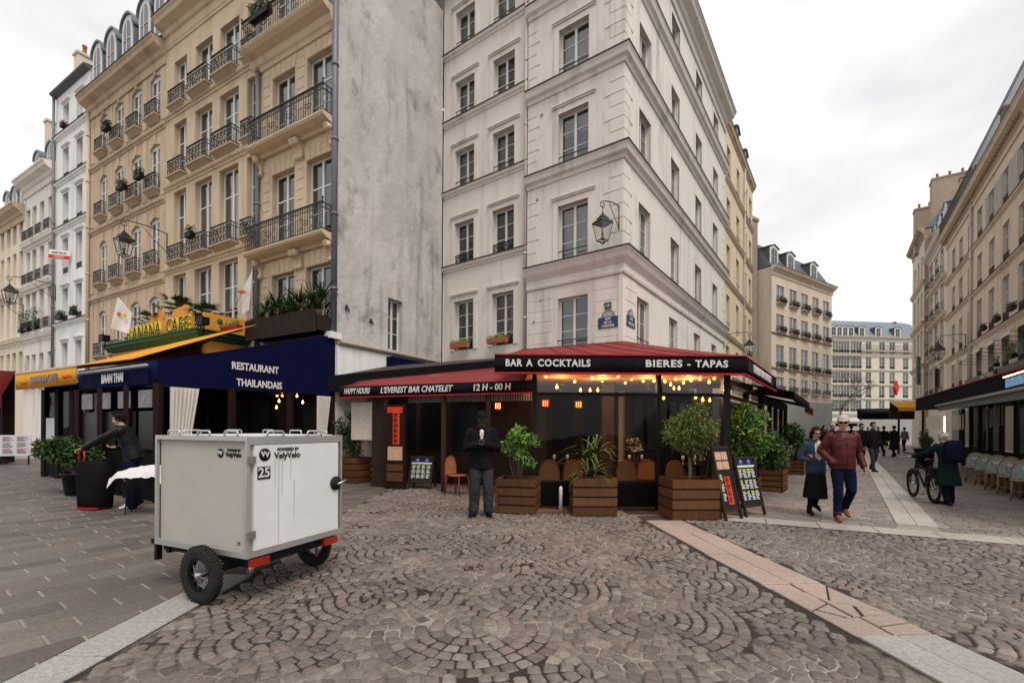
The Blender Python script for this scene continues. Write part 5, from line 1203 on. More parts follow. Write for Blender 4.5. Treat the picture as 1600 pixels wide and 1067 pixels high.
lettering('Restaurant', .08, 'menu_orange', ya, FY.at(.7, -.03, 2.72), bold=.002); lettering('BANANA CAFE', .2, 'poster', ya, FY.at(2.2, -.03, 2.76), bold=.012); lettering('Happy Hour', .08, 'menu_orange', ya, FY.at(3.75, -.03, 2.76), bold=.002)
bc = thing('cafe_shopfront', TV(Y1), 'dark cafe front with glazed doors under the orange awning', 'shopfront')
for k in range(5): post(bc, Y1+c3*1.05*k+g3*.6, 0, 2.6, .11, 'black_metal')
FYb = Fac((Y1+g3*.6).xy, c3.xy)
for k in range(4):
    panel(bc, FYb, .1+k*1.05, 1.0+k*1.05, .05, .9, 'dark_panel', 'kick_panel'); panel(bc, FYb, .1+k*1.05, 1.0+k*1.05, .95, 2.5, 'terrace_glass', 'glass_pane', .02, .008)
panel(bc, FC, -17, -4, .05, 3.2, 'wood_dark', 'back_wall', -.1, .08)
for k in range(9): panel(bc, FC, -16.5+k*1.3, -15.6+k*1.3, .8, 2.7, 'shop_glass' if k % 3 else 'linen', 'shop_window', -.13, .03)
FYs = frame_of(Y1+g3*.6, Y1+g3*4.4); panel(bc, FYs, 0, 3.8, .02, 2.9, 'dark_panel', 'side_wall', .0, .05)
MB().add([Y1+g3*.3+Vector((0, 0, 2.6)), K0+g3*.3+Vector((0, 0, 2.6)), K0+g3*4.2+Vector((0, 0, 3.2)), Y1+g3*4.3+Vector((0, 0, 3.2))], [(0, 3, 2, 1)]).build('ceiling_lining', 'dark_panel', bc, Matrix())
panel(bc, FYb, .3, .95, 1.1, 1.75, 'menu_white', 'menu_card', -.05, .02); panel(bc, FYb, 2.4, 2.7, 1.1, 1.9, 'paper', 'menu_card', -.05, .02)
sg = thing('cafe_sign', FC.at(-7.2, -1.4, 4.2), 'orange and green rooftop sign box lettered BANANA CAFE', 'sign')
FZ = Fac(FC.P(0, -1.41).xy, (1280, -716)); SGP = [(-.02, -.14), (.10, -.12), (.16, -.04), (.24, 0), (.24, .06), (.30, .10), (.30, .13), (-.02, .13)]
band(FZ, sg, -10.25, -4.2, 4.3, SGP, 'green_paint', 'green_cornice', e1=1); FZs = Fac(FZ.P(-4.2).xy, (716, 1280)); band(FZs, sg, 0, 1.41, 4.3, SGP, 'green_paint', 'green_cornice', e0=1)
mb = MB(); mb.box(-10.2, -4.22, .02, 1.35, 3.75, 4.28); mb.build('sign_base', 'orange_paint', sg, FZ.M)
mb = MB(); mb.box(-4.34, -4.24, .1, 1.35, 4.43, 5.0); mb.build('parapet', 'orange_paint', sg, FZ.M)
for y in (.95, .55): MB().lathe([(.0, -.012), (.085, -.012), (.085, .012), (0, .012)], 14, axis='X').build('round_hole', 'green_paint', sg, FZ.at(-4.235, y, 4.8))
x = -8.6                                                                  # curled orange boards like peeled skins
for k, (wd, hh, lean) in enumerate(((.75, .55, .05), (.8, .95, .22), (.75, .6, -.02), (.9, .95, .25), (.7, .65, .0))):
    mb = MB(); n = 8; ring = []
    prof = [(0, 0), (wd, 0), (wd+lean, hh*.75), (wd+lean*.7, hh), (lean, hh*.92), (lean*.5, hh*.5)]; mb.prism(prof, .12+.05*(k % 2), .19+.05*(k % 2)); mb.build('curled_board', 'orange_paint', sg, FZ.at(x, 0, 4.44)); x += wd*.92
for i, chx in enumerate('BANANA CAFE'):
    if chx == ' ': continue
    px = 203+(293-203)*(i/10.0); py = 527-(527-509)*(i/10.0)
    F0 = Fac(FC.P(0, -1.60).xy, (1280, -716)); X, Z = F0.xz(px, py)
    m = text_mesh(chx, .44, 'sign_yellow', bold=.030, ext=.03, squash=.86); put('letter', m, sg, F0.at(X, 0, max(Z, 4.62)))
    m2 = text_mesh(chx, .44, 'sticker_dark', bold=-.002, ext=.005, squash=.86); put('letter_inset', m2, sg, F0.at(X, -.034, max(Z, 4.62)))
mat('menu_red', (.55, .04, .025), .6); mat('sign_grey', (.16, .19, .19), .6, (.12, .15, .15), 3, .7)
# ------------------------------------------------------------------ plants
def leaf(mb, p, d, l, w, mi=0, curl=.25, nrm=None):
    d = d.normalized(); s = d.cross(nrm or Vector((0, 0, 1)))
    if s.length < .05: s = d.orthogonal()
    s.normalize(); up = s.cross(d)
    a = p; m = p+d*l*.5+up*l*.08; e = p+d*l-up*l*curl
    mb.add([a-s*w*.15, a+s*w*.15, m+s*w*.5, m-s*w*.5, e], [(0, 1, 2, 3), (3, 2, 4)], mi, True)
def rdir(up=0.0):
    while True:
        v = Vector((rnd.uniform(-1, 1), rnd.uniform(-1, 1), rnd.uniform(-1, 1)))
        if .05 < v.length < 1: v.normalize(); v.z += up; return v.normalized()
def bush(label, base, crown_c, crown_r, n, l, w, mats, stems=3, name='potted_shrub', group=None, trunk=None, clumps=14):
    "shrub: stems from the soil, leaf clumps through the crown"
    n = int(n*1.7); l *= .86; w *= .9; clumps = int(clumps*1.25)
    t = thing(name, TV(base), label, 'plant', group); mb = MB(); cs = []
    for k in range(clumps):
        v = rdir()*(rnd.random()**.45); cs.append(Vector((crown_c[0]+v.x*crown_r[0]*.8, crown_c[1]+v.y*crown_r[1]*.8, crown_c[2]+v.z*crown_r[2]*.8)))
    for c in cs[:max(stems, clumps*2//3)]:
        b = Vector((rnd.uniform(-.05, .05), rnd.uniform(-.05, .05), 0)) if not trunk else Vector((0, 0, trunk))
        m = (b+c)/2+rdir()*.06; mb.tube([b, m, c], [.014, .010, .004], 5)
    if trunk: mb.tube([(0, 0, 0), (.02, .01, trunk*.5), (0, 0, trunk)], [.035, .03, .025], 7)
    mb.build('stem', 'bark', t, TV(base))
    for mi, m in enumerate(mats):
        mb = MB()
        for k in range(n//len(mats)):
            c = rnd.choice(cs); rr = .34*min(crown_r)
            v = rdir(); p = c+Vector((v.x*rr, v.y*rr, v.z*rr))*rnd.random()**.5
            d = (rdir(.15)+(p-Vector(crown_c))*.8).normalized(); leaf(mb, p, d, l*rnd.uniform(.7, 1.25), w*rnd.uniform(.7, 1.2), 0, rnd.uniform(.1, .4), rdir(.8))
        mb.build('foliage', m, t, TV(base), kind='stuff')
    return t
def strap_plant(label, base, n, l, w, m, stems=((0, 0, .0),), name='potted_plant', droop=1.0, cat='plant', group=None):
    "rosettes of long arching strap leaves"
    t = thing(name, TV(base), label, cat, group); tr = MB()
    for sx, sy, sz in stems:
        if sz > .1: tr.tube([(sx*.3, sy*.3, 0), (sx*.8, sy*.8, sz*.5), (sx, sy, sz)], [.035, .03, .025], 6)
    if tr.v: tr.build('stem', 'bark', t, TV(base))
    for sx, sy, sz in stems:
        mb = MB()
        for k in range(n):
            a = rnd.uniform(0, 6.283); el = rnd.uniform(.25, 1.35); ll = l*rnd.uniform(.6, 1.1); o = Vector((sx, sy, sz)); h = Vector((math.cos(a), math.sin(a), 0)); s = Vector((-h.y, h.x, 0)); pts = []
            for i in range(6):
                u = i/5; out = h*(math.cos(el)*ll*u*(1+.25*u)); z = math.sin(el)*ll*u-droop*ll*.42*u*u*u*(1.3-el*.5); pts.append((o+out+Vector((0, 0, z)), w*(1-u)**.7*.5+.001))
            vs = []
            for p, ww in pts: vs += [p-s*ww, p+s*ww]
            mb.add(vs, [(2*i, 2*i+1, 2*i+3, 2*i+2) for i in range(5)], 0, True)
        mb.build('foliage', m, t, TV(base))
    return t
def crate(label, c, rz, wd, dp, h, group='wooden plant crates on the terrace edge'):
    M = T(c.x, c.y, 0, rz); t = thing('plant_crate', M, label, 'planter', group); hh = h/4
    for k in range(4):
        for s in (0, 1, 2, 3):
            L_ = wd if s % 2 == 0 else dp-.06
            def mk(): return MB().box(-L_/2, L_/2, -.012, .012, .012, hh-.018).mesh('slat', 'wood_crate')
            x, y, r = ((0, -dp/2, 0), (wd/2-.02, 0, R_(90)), (0, dp/2, 0), (-wd/2+.02, 0, R_(90)))[s]
            put('slat', shared(('slat', round(L_, 2), round(hh, 3)), mk), t, M @ T(x+rnd.uniform(-.004, .004), y, k*hh, r))
    for sx in (-1, 1):
        for sy in (-1, 1): MB().box(-.03, .03, -.03, .03, 0, h-.02).build('corner_batten', 'wood_dark', t, M @ T(sx*(wd/2-.07), sy*(dp/2-.05)))
    MB().box(-wd/2+.05, wd/2-.05, -dp/2+.04, dp/2-.04, .05, h-.10).build('soil', 'soil', t, M)
    return M
P1_ = G(806, 803)+Vector((.05, .32, 0)); P2_ = G(929, 806)+Vector((0, .22, 0)); P3_ = G(1092, 812)+Vector((-.06, .28, 0))
crate('wooden plant crate right of the man in black', P1_, R_(-12), .74, .62, .64)
crate('wooden plant crate in front of the glazed terrace beside the white bollard', P2_, R_(1), .78, .48, .68)
crate('big wooden crate with olive bush at the terrace corner', P3_, R_(4), .86, .60, .70)
bush('bright green laurel shrub in the crate beside the man in black', P1_+Vector((0, 0, .5)), (.02, 0, .72), (.36, .34, .52), 900, .11, .045, ('leaf_mid', 'leaf_bright'), clumps=16)
strap_plant('yucca-like plant with long arching leaves before the terrace glass', P2_+Vector((0, 0, .55)), 26, .62, .05, 'leaf_mid', ((-.06, 0, .12), (.06, .03, .55), (-.1, .05, .42)), droop=1.1)
bush('olive bush with dense small leaves in the corner crate', P3_+Vector((0, 0, .6)), (.0, 0, .95), (.56, .5, .52), 2600, .085, .026, ('leaf_olive', 'leaf_mid', 'leaf_olive'), trunk=.45, clumps=34)
P4_ = G(1218, 768)+Vector((.0, .3, 0)); crate('wooden plant crate behind the menu boards along the street', P4_, R_(52), .85, .55, .55)
bush('leafy pale green shrub in the crate along the street', P4_+Vector((0, 0, .45)), (0, 0, .62), (.5, .5, .6), 1300, .12, .045, ('leaf_dark', 'leaf_mid'), clumps=18)
P5_ = G(1172, 786)+Vector((.1, .5, 0)); crate('wooden plant crate at the right flank of the glazed terrace', P5_, R_(52), .75, .55, .5)
bush('tall mixed shrub at the right flank of the glazed terrace', P5_+Vector((0, 0, .4)), (.05, 0, .95), (.62, .6, .75), 2400, .13, .05, ('leaf_dark', 'leaf_mid', 'leaf_bright'), clumps=30)
P6_ = G(1247, 742)+Vector((.1, .3, 0)); crate('small wooden plant crate furthest along the terraces', P6_, R_(52), .7, .5, .5)
bush('dark shrub furthest along the terraces', P6_+Vector((0, 0, .4)), (0, 0, .7), (.6, .6, .7), 1300, .13, .05, ('leaf_dark', 'leaf_mid'), clumps=18)
P0_ = G(548, 755)+Vector((0, .3, 0)); crate('wooden plant crate in the niche right of the trailer', P0_, R_(-25), .72, .6, .72)
bush('dark shrub in the crate right of the trailer', P0_+Vector((0, 0, .6)), (-.05, 0, .75), (.62, .5, .7), 1500, .11, .04, ('leaf_dark', 'leaf_dark', 'leaf_mid'), clumps=22)
Pb_ = G(672, 745)+Vector((0, .5, 0)); bush('dry climbing shrub at the bar entrance behind the menu boards', Pb_+Vector((0, 0, 0)), (0, 0, 1.75), (.45, .35, .5), 800, .10, .035, ('leaf_dark', 'leaf_olive'), clumps=16)
# plants on the left
def pot(label, c, r, h, m='black_metal', group=None):
    t = thing('plant_pot', TV(c), label, 'pot', group); MB().lathe([(r*.7, 0), (r*.78, .02), (r*.97, h*.86), (r*1.08, h*.88), (r*1.08, h), (r*.94, h), (r*.9, h*.9), (.01, h*.88)], 16).build('shell', m, t, TV(c)); return t
a = D(124, 700, 10.2); a.z = 0; pot('wide black plant pot behind the suitcase', a, .30, .5); bush('variegated shrub in the wide black pot', a+Vector((0, 0, .42)), (-.35, .1, .55), (.95, .5, .36), 1500, .14, .055, ('leaf_dark', 'leaf_mid'), clumps=22)
a = G(236, 760); pot('black pot beside the trailer and the restaurant wall', a, .22, .4); bush('grey-green shrub left of the trailer', a+Vector((0, 0, .36)), (0, 0, .45), (.32, .3, .42), 500, .11, .04, ('leaf_dark', 'leaf_mid'), clumps=10)
for k, (u, n) in enumerate(((-3.0, 34), (-2.45, 34), (-1.9, 36), (-1.35, 34), (-.8, 34), (-.35, 30))):
    b = FC.P(u, -.3, 4.55); strap_plant(('leftmost yucca','second yucca from the left','third yucca from the left','third yucca from the right','second yucca from the right','rightmost yucca')[k]+' in the slatted balcony planter', b, n, .75, .05, 'leaf_dark' if k % 2 else 'leaf_mid', ((0, 0, .3), (.1, .05, .6)), name='yucca', droop=.7, group='yuccas in the balcony planter')
def palm(label, b, h, n, l, group=None):
    t = thing('palm', TV(b), label, 'palm', group); mb = MB(); mb.tube([(0, 0, 0), (.03, 0, h*.5), (0, 0, h)], [.07, .06, .05], 8); mb.build('trunk', 'bark', t, TV(b)); mb = MB()
    for k in range(n):
        a = rnd.uniform(0, 6.28); el = rnd.uniform(-.35, 1.2); d = Vector((math.cos(a)*math.cos(el), math.sin(a)*math.cos(el), math.sin(el))); o = Vector((0, 0, h)); e = o+d*l*.55
        mb.tube([o, (o+e)/2+Vector((0, 0, .04)), e], .007, 4)
        side = d.cross(Vector((0, 0, 1))).normalized(); up = side.cross(d)
        for i in range(11):
            q = -1.25+2.5*i/10; ld_ = (d*math.cos(q)+side*math.sin(q)); leaf(mb, e, ld_, l*.55*rnd.uniform(.8, 1.05), .045, 0, .35, up)
    mb.build('fronds', 'leaf_dark', t, TV(b)); return t
palm('tall fan palm behind the orange cafe sign', FC.P(-6.95, -.9, 4.4), 1.0, 16, .75); palm('drooping brown fan palm at the left end of the cafe sign', FC.P(-8.6, -.9, 4.4), .75, 10, .6); palm('low fan palm at the right end of the cafe sign', FC.P(-5.2, -.75, 4.4), .55, 14, .7)
bush('dark green ivy spilling between the palms on the cafe roof', FC.P(-8.0, -.8, 4.4), (0, 0, .42), (.8, .3, .32), 900, .12, .05, ('leaf_dark', 'leaf_mid'))
bush('leafy green plant at the foot of the flag', FC.P(-9.2, -1.1, 4.4), (0, 0, .3), (.18, .2, .42), 260, .13, .06, ('leaf_mid', 'leaf_bright'), clumps=8)
bush('low ivy along the cafe roof parapet', FC.P(-5.0, -.9, 4.6), (.0, 0, .42), (.9, .25, .14), 700, .10, .04, ('leaf_dark', 'leaf_mid'), clumps=14)
def window_box(F, x, z, label, w=.6, out=.3, m='leaf_mid', n=260, col='black_metal', hgt=.22, l=.09):
    t = thing('window_box', F.at(x, -out, z), label, 'window box', 'planted window boxes'); MB().box(-w/2, w/2, -.09, .09, 0, .17).build('trough', col, t, F.at(x, -out, z)); mb = MB()
    for k in range(n): p = Vector((rnd.uniform(-w/2, w/2), rnd.uniform(-.1, .1), .17+rnd.random()**1.3*hgt)); leaf(mb, p, rdir(.4), l*rnd.uniform(.6, 1.2), .035, 0, .3, rdir(.6))
    mb.build('foliage', m, t, F.at(x, -out, z)); return t
window_box(FC, -14.0, 14.1, 'dark flowers hanging on the top left arched window balcony', .5, .3, 'leaf_dark'); window_box(FC, -12.5, 11.2, 'leafy pots on the second arched window of the third floor', .6, .32); window_box(FC, -11.0, 11.25, 'leafy pot on the right arched window of the third floor', .5, .32)
window_box(FC, -7.2, 8.2, 'dry brown pot on the wide stone balcony', .4, .3, 'leaf_dark', 120); window_box(FC, -2.8, 13.9, 'dark potted plants on the top long balcony', .9, .5, 'leaf_dark', 400, hgt=.4)
window_box(FC, -19.3, 6.65, 'bushy plant on the white house sill', .7, .2, 'leaf_mid', 260); window_box(FC, -17.7, 6.7, 'dark plant on the right sill of the white house', .5, .2, 'leaf_dark'); window_box(FC, -19.2, 15.95, 'red flowers on the top sill of the white house', .3, .15, 'red_trim', 90, hgt=.1)
for k, x in enumerate((-24.4, -23.5, -22.4)): window_box(FC, x, 6.5, 'tall green hedge plant on the '+('left','middle','right')[k]+' low balcony of the whitish house', .5, .25, 'leaf_dark', 260, hgt=.9)
window_box(FA, -6.1, 4.4, 'red and yellow-green pots on the low left window of the corner building', .8, .12, 'leaf_bright', 160, 'terracotta', .1, .06); window_box(FA, -4.4, 4.4, 'red and yellow-green pots on the low second window of the corner building', .8, .12, 'leaf_bright', 160, 'terracotta', .1, .06)
window_box(FC, -3.9, 4.45, 'red flower trough at the end of the balcony planter', 1.1, .75, 'leaf_bright', 200, 'red_trim', .1)
for k, x in enumerate(colsE):
    for r_, (z, t_) in enumerate(rowsE[1:]): window_box(FE, x, z+.1, 'flower box on the cream end building, '+('lower','middle','top')[r_]+' row, '+('first','second','third','fourth','last')[k]+' window from the left', 1.1, .35, 'leaf_dark', 60, 'wood_dark', .25, .2)
for k, (x, z) in enumerate(((-.6, 6.75), (1.8, 6.75), (4.1, 6.8))): window_box(FR, x, z, ('leftmost','middle','right')[k]+' planted basket on the beige building above the window awnings', .7, .3, 'leaf_olive', 160, 'wood_dark', .15)
window_box(FR, 4.2, 4.7, 'green bush growing over the terrace roof at the right edge', .8, .3, 'leaf_bright', 300, hgt=.5); window_box(FR, 1.8, 4.6, 'small bright green plant behind the grey sign band', .4, .3, 'leaf_bright', 120, hgt=.3)
# ------------------------------------------------------------------ cargo trailer
NT = Vector((-2.25, 3.90, 0)); FX = Fac(NT.xy, (.3955, .9185)); W_, L_T, Z0, Z1 = 1.07, 1.25, .42, 1.46
mat('trailer_side_shaded', (.47, .44, .405), .5, (.39, .365, .33), 2.0, .8, spec=.35, stain=(.20, .17, .15), stain_scale=3.2, stain_lo=.62, stain_hi=.84, bump=.002, bscale=6); mat('trailer_door', (.78, .775, .77), .42, (.62, .62, .62), 1.6, .7, spec=.35, stain=(.45, .44, .43), stain_scale=2.6, stain_lo=.62, stain_hi=.85, bump=.002, bscale=5)  # sides darker than the door: their shade put into the colour, with tan grime
mat('aluminium', (.58, .58, .57), .42, (.46, .46, .45), 8, .8, metal=.75); mat('tyre', (.012, .012, .013), .8, (.03, .027, .025), 14, .7); mat('tail_light', (.22, .008, .006), .25, (.34, .03, .01), 14, .6, coat=.5); mat('grime', (.36, .34, .325), .8); mat('steel', (.45, .45, .46), .3, metal=.9); mat('sticker_black', (.015, .015, .017), .5)
tr = thing('cargo_trailer', FX.M, 'white box cargo bike trailer with two spoked wheels parked in the foreground', 'trailer')
def rbox(x0, x1, y0, y1, z0, z1, name, m, parent=tr): return MB().box(x0, x1, y0, y1, z0, z1).build(name, m, parent, FX.M)
rbox(.02, W_-.02, .02, L_T-.02, Z0+.02, Z1-.015, 'box_body', 'trailer_side_shaded')
dr = rbox(.055, W_-.045, -.012, .018, Z0+.055, Z1-.075, 'rear_door', 'trailer_door')
e = .027
for x in (0, W_): rbox(x-e/2, x+e/2, -e/2, e/2, Z0, Z1, 'edge_profile', 'aluminium'); rbox(x-e/2, x+e/2, L_T-e/2, L_T+e/2, Z0, Z1, 'edge_profile', 'aluminium'); rbox(x-e/2, x+e/2, e/2, L_T-e/2, Z0, Z0+.05, 'edge_profile', 'aluminium'); rbox(x-e/2, x+e/2, e/2, L_T-e/2, Z1-.04, Z1, 'edge_profile', 'aluminium')
for y in (0, L_T): rbox(e/2, W_-e/2, y-e/2, y+e/2, Z0, Z0+.052, 'edge_profile', 'aluminium'); rbox(e/2, W_-e/2, y-e/2, y+e/2, Z1-.07, Z1-.002, 'edge_profile', 'aluminium')
def loop_handle(x, y, ax):
    d = (.085, 0) if ax else (0, .085); MB().tube([FX.P(x-d[0], y-d[1], Z1-.002), FX.P(x-d[0], y-d[1], Z1+.035), FX.P(x-d[0]*.85, y-d[1]*.85, Z1+.045), FX.P(x+d[0]*.85, y+d[1]*.85, Z1+.045), FX.P(x+d[0], y+d[1], Z1+.035), FX.P(x+d[0], y+d[1], Z1-.002)], .009, 6).build('roof_loop', 'aluminium', tr, Matrix())
for y in (.25, .62, 1.05): loop_handle(.03, y, False); loop_handle(W_-.03, y, False)
for x in (.3, .75): loop_handle(x, .03, True); loop_handle(x, L_T-.03, True)
rbox(.06, W_-.06, .06, L_T-.06, Z1-.014, Z1+.006, 'lid', 'trailer_door')
for z in (Z0+.2, Z1-.2): rbox(-.022, .06, -.03, -.012, z-.03, z+.03, 'hinge', 'steel')
c = (W_-.085, -.016, (Z0+Z1)/2+.02)
lt = MB().lathe([(.0, -.02), (.062, -.018), (.072, .0), (.072, .012)], 18, axis='Y').build('latch', 'sticker_black', tr, FX.at(*c)); MB().tube([(.0, -.03, -.01), (.09, -.035, .012), (.13, -.03, .02)], .012, 6).build('latch_lever', 'steel', lt, FX.at(*c)); MB().tube([(.095, -.035, .012), (.125, -.03, .02)], .016, 6).build('lever_grip', 'leaf_mid', lt, FX.at(*c))
def logo(F, x, y, z, s, tm='sticker_black'):
    dsc = MB().lathe([(0, -.003), (.066*s, -.003), (.066*s, .002)], 20, axis='Y').build('logo_disc', 'sticker_black', tr, F.at(x, y, z))
    for k in (-1, 1): put('logo_mark', shared(('vv', s), lambda: text_mesh('V', .05*s, 'letter_white', bold=.003, ext=.001)), dsc, F.at(x+.024*k*s, y-.005, z-.004*k*s))
    lettering('POWERED BY', .032*s, tm, tr, F.at(x+.28*s, y-.002, z+.045*s), bold=.0012, ext=.0015, shear=.15); lettering('VelyVelo', .066*s, tm, tr, F.at(x+.275*s, y-.002, z-.02*s), bold=.0016, ext=.0015)
ZL = Z1-.16
logo(FX, .155, -.015, ZL, .86); FXs = Fac(FX.P(0, L_T).xy, tuple((FX.P(0, 0)-FX.P(0, L_T)).xy)); logo(FXs, .88, .018, ZL+.01, .62)
rbox(.085, .21, -.0165, -.012, ZL-.215, ZL-.105, 'number_plate', 'sticker_black'); lettering('25', .085, 'letter_white', tr, FX.at(.147, -.019, ZL-.16), bold=.003, ext=.001)
lettering('39', .035, 'sticker_black', tr, FXs.at(1.12, .018, Z0+.11), ext=.001)
for x, z0, z1 in ((.30, .50, 1.28), (.335, .92, 1.24), (.26, 1.0, 1.25), (.43, 1.05, 1.27), (.47, .70, 1.06)): MB().add([(x-.002, 0, z0), (x+.002, 0, z0), (x+.004, 0, z1), (x-.003, 0, z1)], [(0, 1, 2, 3)]).build('drip_mark', 'grime', dr, FX.at(0, -.0135))
mb = MB()
for k in range(26):
    x, z, s = rnd.uniform(.08, 1.15), rnd.uniform(Z0+.1, Z1-.2), rnd.uniform(.002, .006); mb.add([(x-s, 0, z), (x+s, 0, z), (x+s*.6, 0, z+s*2.5), (x-s, 0, z+s*2)], [(0, 1, 2, 3)])
mb.build('scuff_marks', 'grime', tr, FXs.at(0, .0185))
mb = MB(); mb.box(.05, W_-.05, .03, .07, Z0-.09, Z0-.002); mb.box(.05, W_-.05, L_T-.1, L_T-.05, Z0-.09, Z0-.002); mb.box(.06, .12, .05, L_T, Z0-.07, Z0-.003); mb.box(W_-.12, W_-.06, .05, L_T, Z0-.07, Z0-.003); mb.box(.2, W_-.2, .3, .62, Z0-.16, Z0-.003); mb.tube([(-.08, .47, .245), (W_+.08, .47, .245)], .022, 8); mb.bar((.1, .2, Z0-.05), (.03, .47, .25), .05, .05); mb.bar((W_-.1, .2, Z0-.05), (W_-.03, .47, .25), .05, .05); mb.build('chassis', 'black_metal', tr, FX.M)
for x in (.11, W_-.15): rbox(x-.075, x+.095, -.02, .03, Z0-.085, Z0-.015, 'tail_light', 'tail_light')
for x in (.15, W_-.15): MB().tube([(x, .10, Z0-.05), (x-.02, .16, .20)], .016, 7).tube([(x-.005, .115, Z0-.1), (x-.018, .15, .24)], .028, 7).build('shock_absorber', 'steel', tr, FX.M)
mb = MB(); mb.tube([(W_/2, L_T, Z0-.03), (W_/2, L_T+.16, Z0-.06), (W_/2, L_T+.3, .35)], .03, 8); mb.build('drawbar', 'black_metal', tr, FX.M); mb = MB(); mb.bar((.05, L_T+.05, .95), (.05, L_T+.07, .25), .05, .04); mb.bar((.05, L_T-.02, .45), (.05, L_T+.14, .42), .05, .05); mb.build('parking_stand', 'black_metal', tr, FX.M)
def wheel(name, parent, M, R, tw, spokes=18, knobs=44, rimw=.03):
    "wheel around local x"
    mb = MB(); mb.lathe([(R-tw*1.5, -tw*.42), (R-tw*.6, -tw*.52), (R-.006, -tw*.40), (R, 0), (R-.006, tw*.40), (R-tw*.6, tw*.52), (R-tw*1.5, tw*.42), (R-tw*1.5, -tw*.42)], 40, axis='X')
    if knobs:
        for k in range(knobs):
            a = 2*math.pi*k/knobs
            for s in (-1, 1): mb.box(-tw*.2+s*tw*.24, tw*.2+s*tw*.24, -.006, .006, R-.016, R+.003, 0, Matrix.Rotation(a+s*.06, 4, 'X'))
    w_ = mb.build(name, 'tyre', parent, M)
    MB().lathe([(R-tw*1.5-.02, -tw*.3), (R-tw*1.42, -tw*.36), (R-tw*1.42, tw*.36), (R-tw*1.5-.02, tw*.3), (R-tw*1.5-.02, -tw*.3)], 32, axis='X').build('rim', 'black_metal', w_, M)
    mb = MB(); mb.lathe([(.0, -.05), (.022, -.05), (.022, .05), (.0, .05)], 10, axis='X')
    for k in range(spokes):
        a = 2*math.pi*k/spokes; b = a+(.5 if k % 2 else -.5); s = .04 if k % 2 else -.04; mb.tube([(s, .02*math.cos(b), .02*math.sin(b)), (0, (R-tw*1.45)*math.cos(a), (R-tw*1.45)*math.sin(a))], .0028, 3, cap=False)
    mb.build('spokes', 'steel', w_, M); return w_
wheel('wheel', tr, FX.at(-.08, .47, .25), .25, .068); wheel('wheel', tr, FX.at(W_+.08, .47, .25), .25, .068)
# ------------------------------------------------------------------ street lanterns on brackets
def lantern_parts(t, M, s=1.0):
    mb = MB()
    def sq(z, r): return [Vector((a*r, b*r, z)) for a, b in ((-1, -1), (1, -1), (1, 1), (-1, 1))]
    b_, t_ = sq(-.62, .115), sq(-.14, .20)
    for i in range(4): mb.bar(b_[i], t_[i], .018, .018); mb.bar(b_[i], b_[(i+1) % 4], .02, .02); mb.bar(t_[i], t_[(i+1) % 4], .024, .024)
    for i in range(4): m0 = (b_[i]+b_[(i+1) % 4])/2; mb.bar(m0*1.0, (m0.x*.25, m0.y*.25, -.72), .014, .014)
    mb.loft([sq(-.14, .215), sq(-.10, .20), sq(-.03, .12), sq(.0, .125), sq(.03, .09), sq(.10, .05)], 0, False); mb.ball((0, 0, .13), .035, 8); mb.tube([(0, 0, .13), (0, 0, .26)], .012, 6)
    mb.lathe([(.05, -.6), (.05, -.56), (.03, -.54), (.03, -.40)], 8); M2 = M @ Matrix.Scale(s, 4); f = mb.build('lantern_frame', 'iron', t, M2)
    for i in range(4):
        mb = MB(); q = [b_[i]*.98, b_[(i+1) % 4]*.98, t_[(i+1) % 4]*.98, t_[i]*.98]; mb.add(q, [(0, 1, 2, 3)]); mb.build('pane', 'lamp_glass', f, M2)
    MB().lathe([(.01, -.42), (.035, -.38), (.04, -.30), (.025, -.24), (.01, -.23)], 10).build('lamp', 'frame_white', f, M2)
def lantern(F, x, z, out, label, s=1.0, drop=.25, rz=0):
    t = thing('street_lantern', F.at(x, 0, z), label, 'lantern', 'iron bracket lanterns'); M = F.at(x, 0, z) @ Matrix.Rotation(rz, 4, 'Z'); mb = MB()
    mb.tube([(0, -.02, -.55*s), (0, -.02, .12*s)], .018*s, 6); pts = [(0, -out*u, .12*s+.05*s*math.sin(u*3.1)) for u in (0, .25, .5, .75, .95)]; mb.tube(pts, .016*s, 6); mb.tube([(0, -.02, -.5*s), (0, -out*.35, -.18*s), (0, -out*.62, .13*s)], .011*s, 5)
    k = [(0, -out-.10*s*math.sin(a)*(1-.5*a/7.5), .02*s+.10*s*math.cos(a)*(1-.5*a/7.5)) for a in [i*.5 for i in range(15)]]; mb.tube(k, .013*s, 5); mb.tube([(0, -out, .0), (0, -out, -drop*s)], .012*s, 5)
    mb.build('bracket', 'iron', t, M); lantern_parts(t, M @ T(0, -out, -(drop+.24)*s), s); return t
x, z = FA.xz(962, 352); lantern(FA, -.12, 7.75, .62, 'wrought-iron lantern at the corner above the street plates', 1.0, .12, R_(-25))
lantern(FB, 13.1, 6.25, 1.2, 'street lantern on a long bracket between white and yellow buildings', 1.0, .12)
lantern(FC, -9.45, 8.75, 1.35, 'street lantern on a long bracket above the cafe sign', 1.15, .12); lantern(FC, -20.5, 8.4, 1.6, 'street lantern in front of the whitish house with balconies', 1.15, .12); lantern(FC, -25.1, 8.0, 1.4, 'leftmost street lantern by the cream house', 1.15, .12)
lantern(FR, -6.2, 7.3, 1.25, 'street lantern on the beige right-hand building', 1.3, .12)
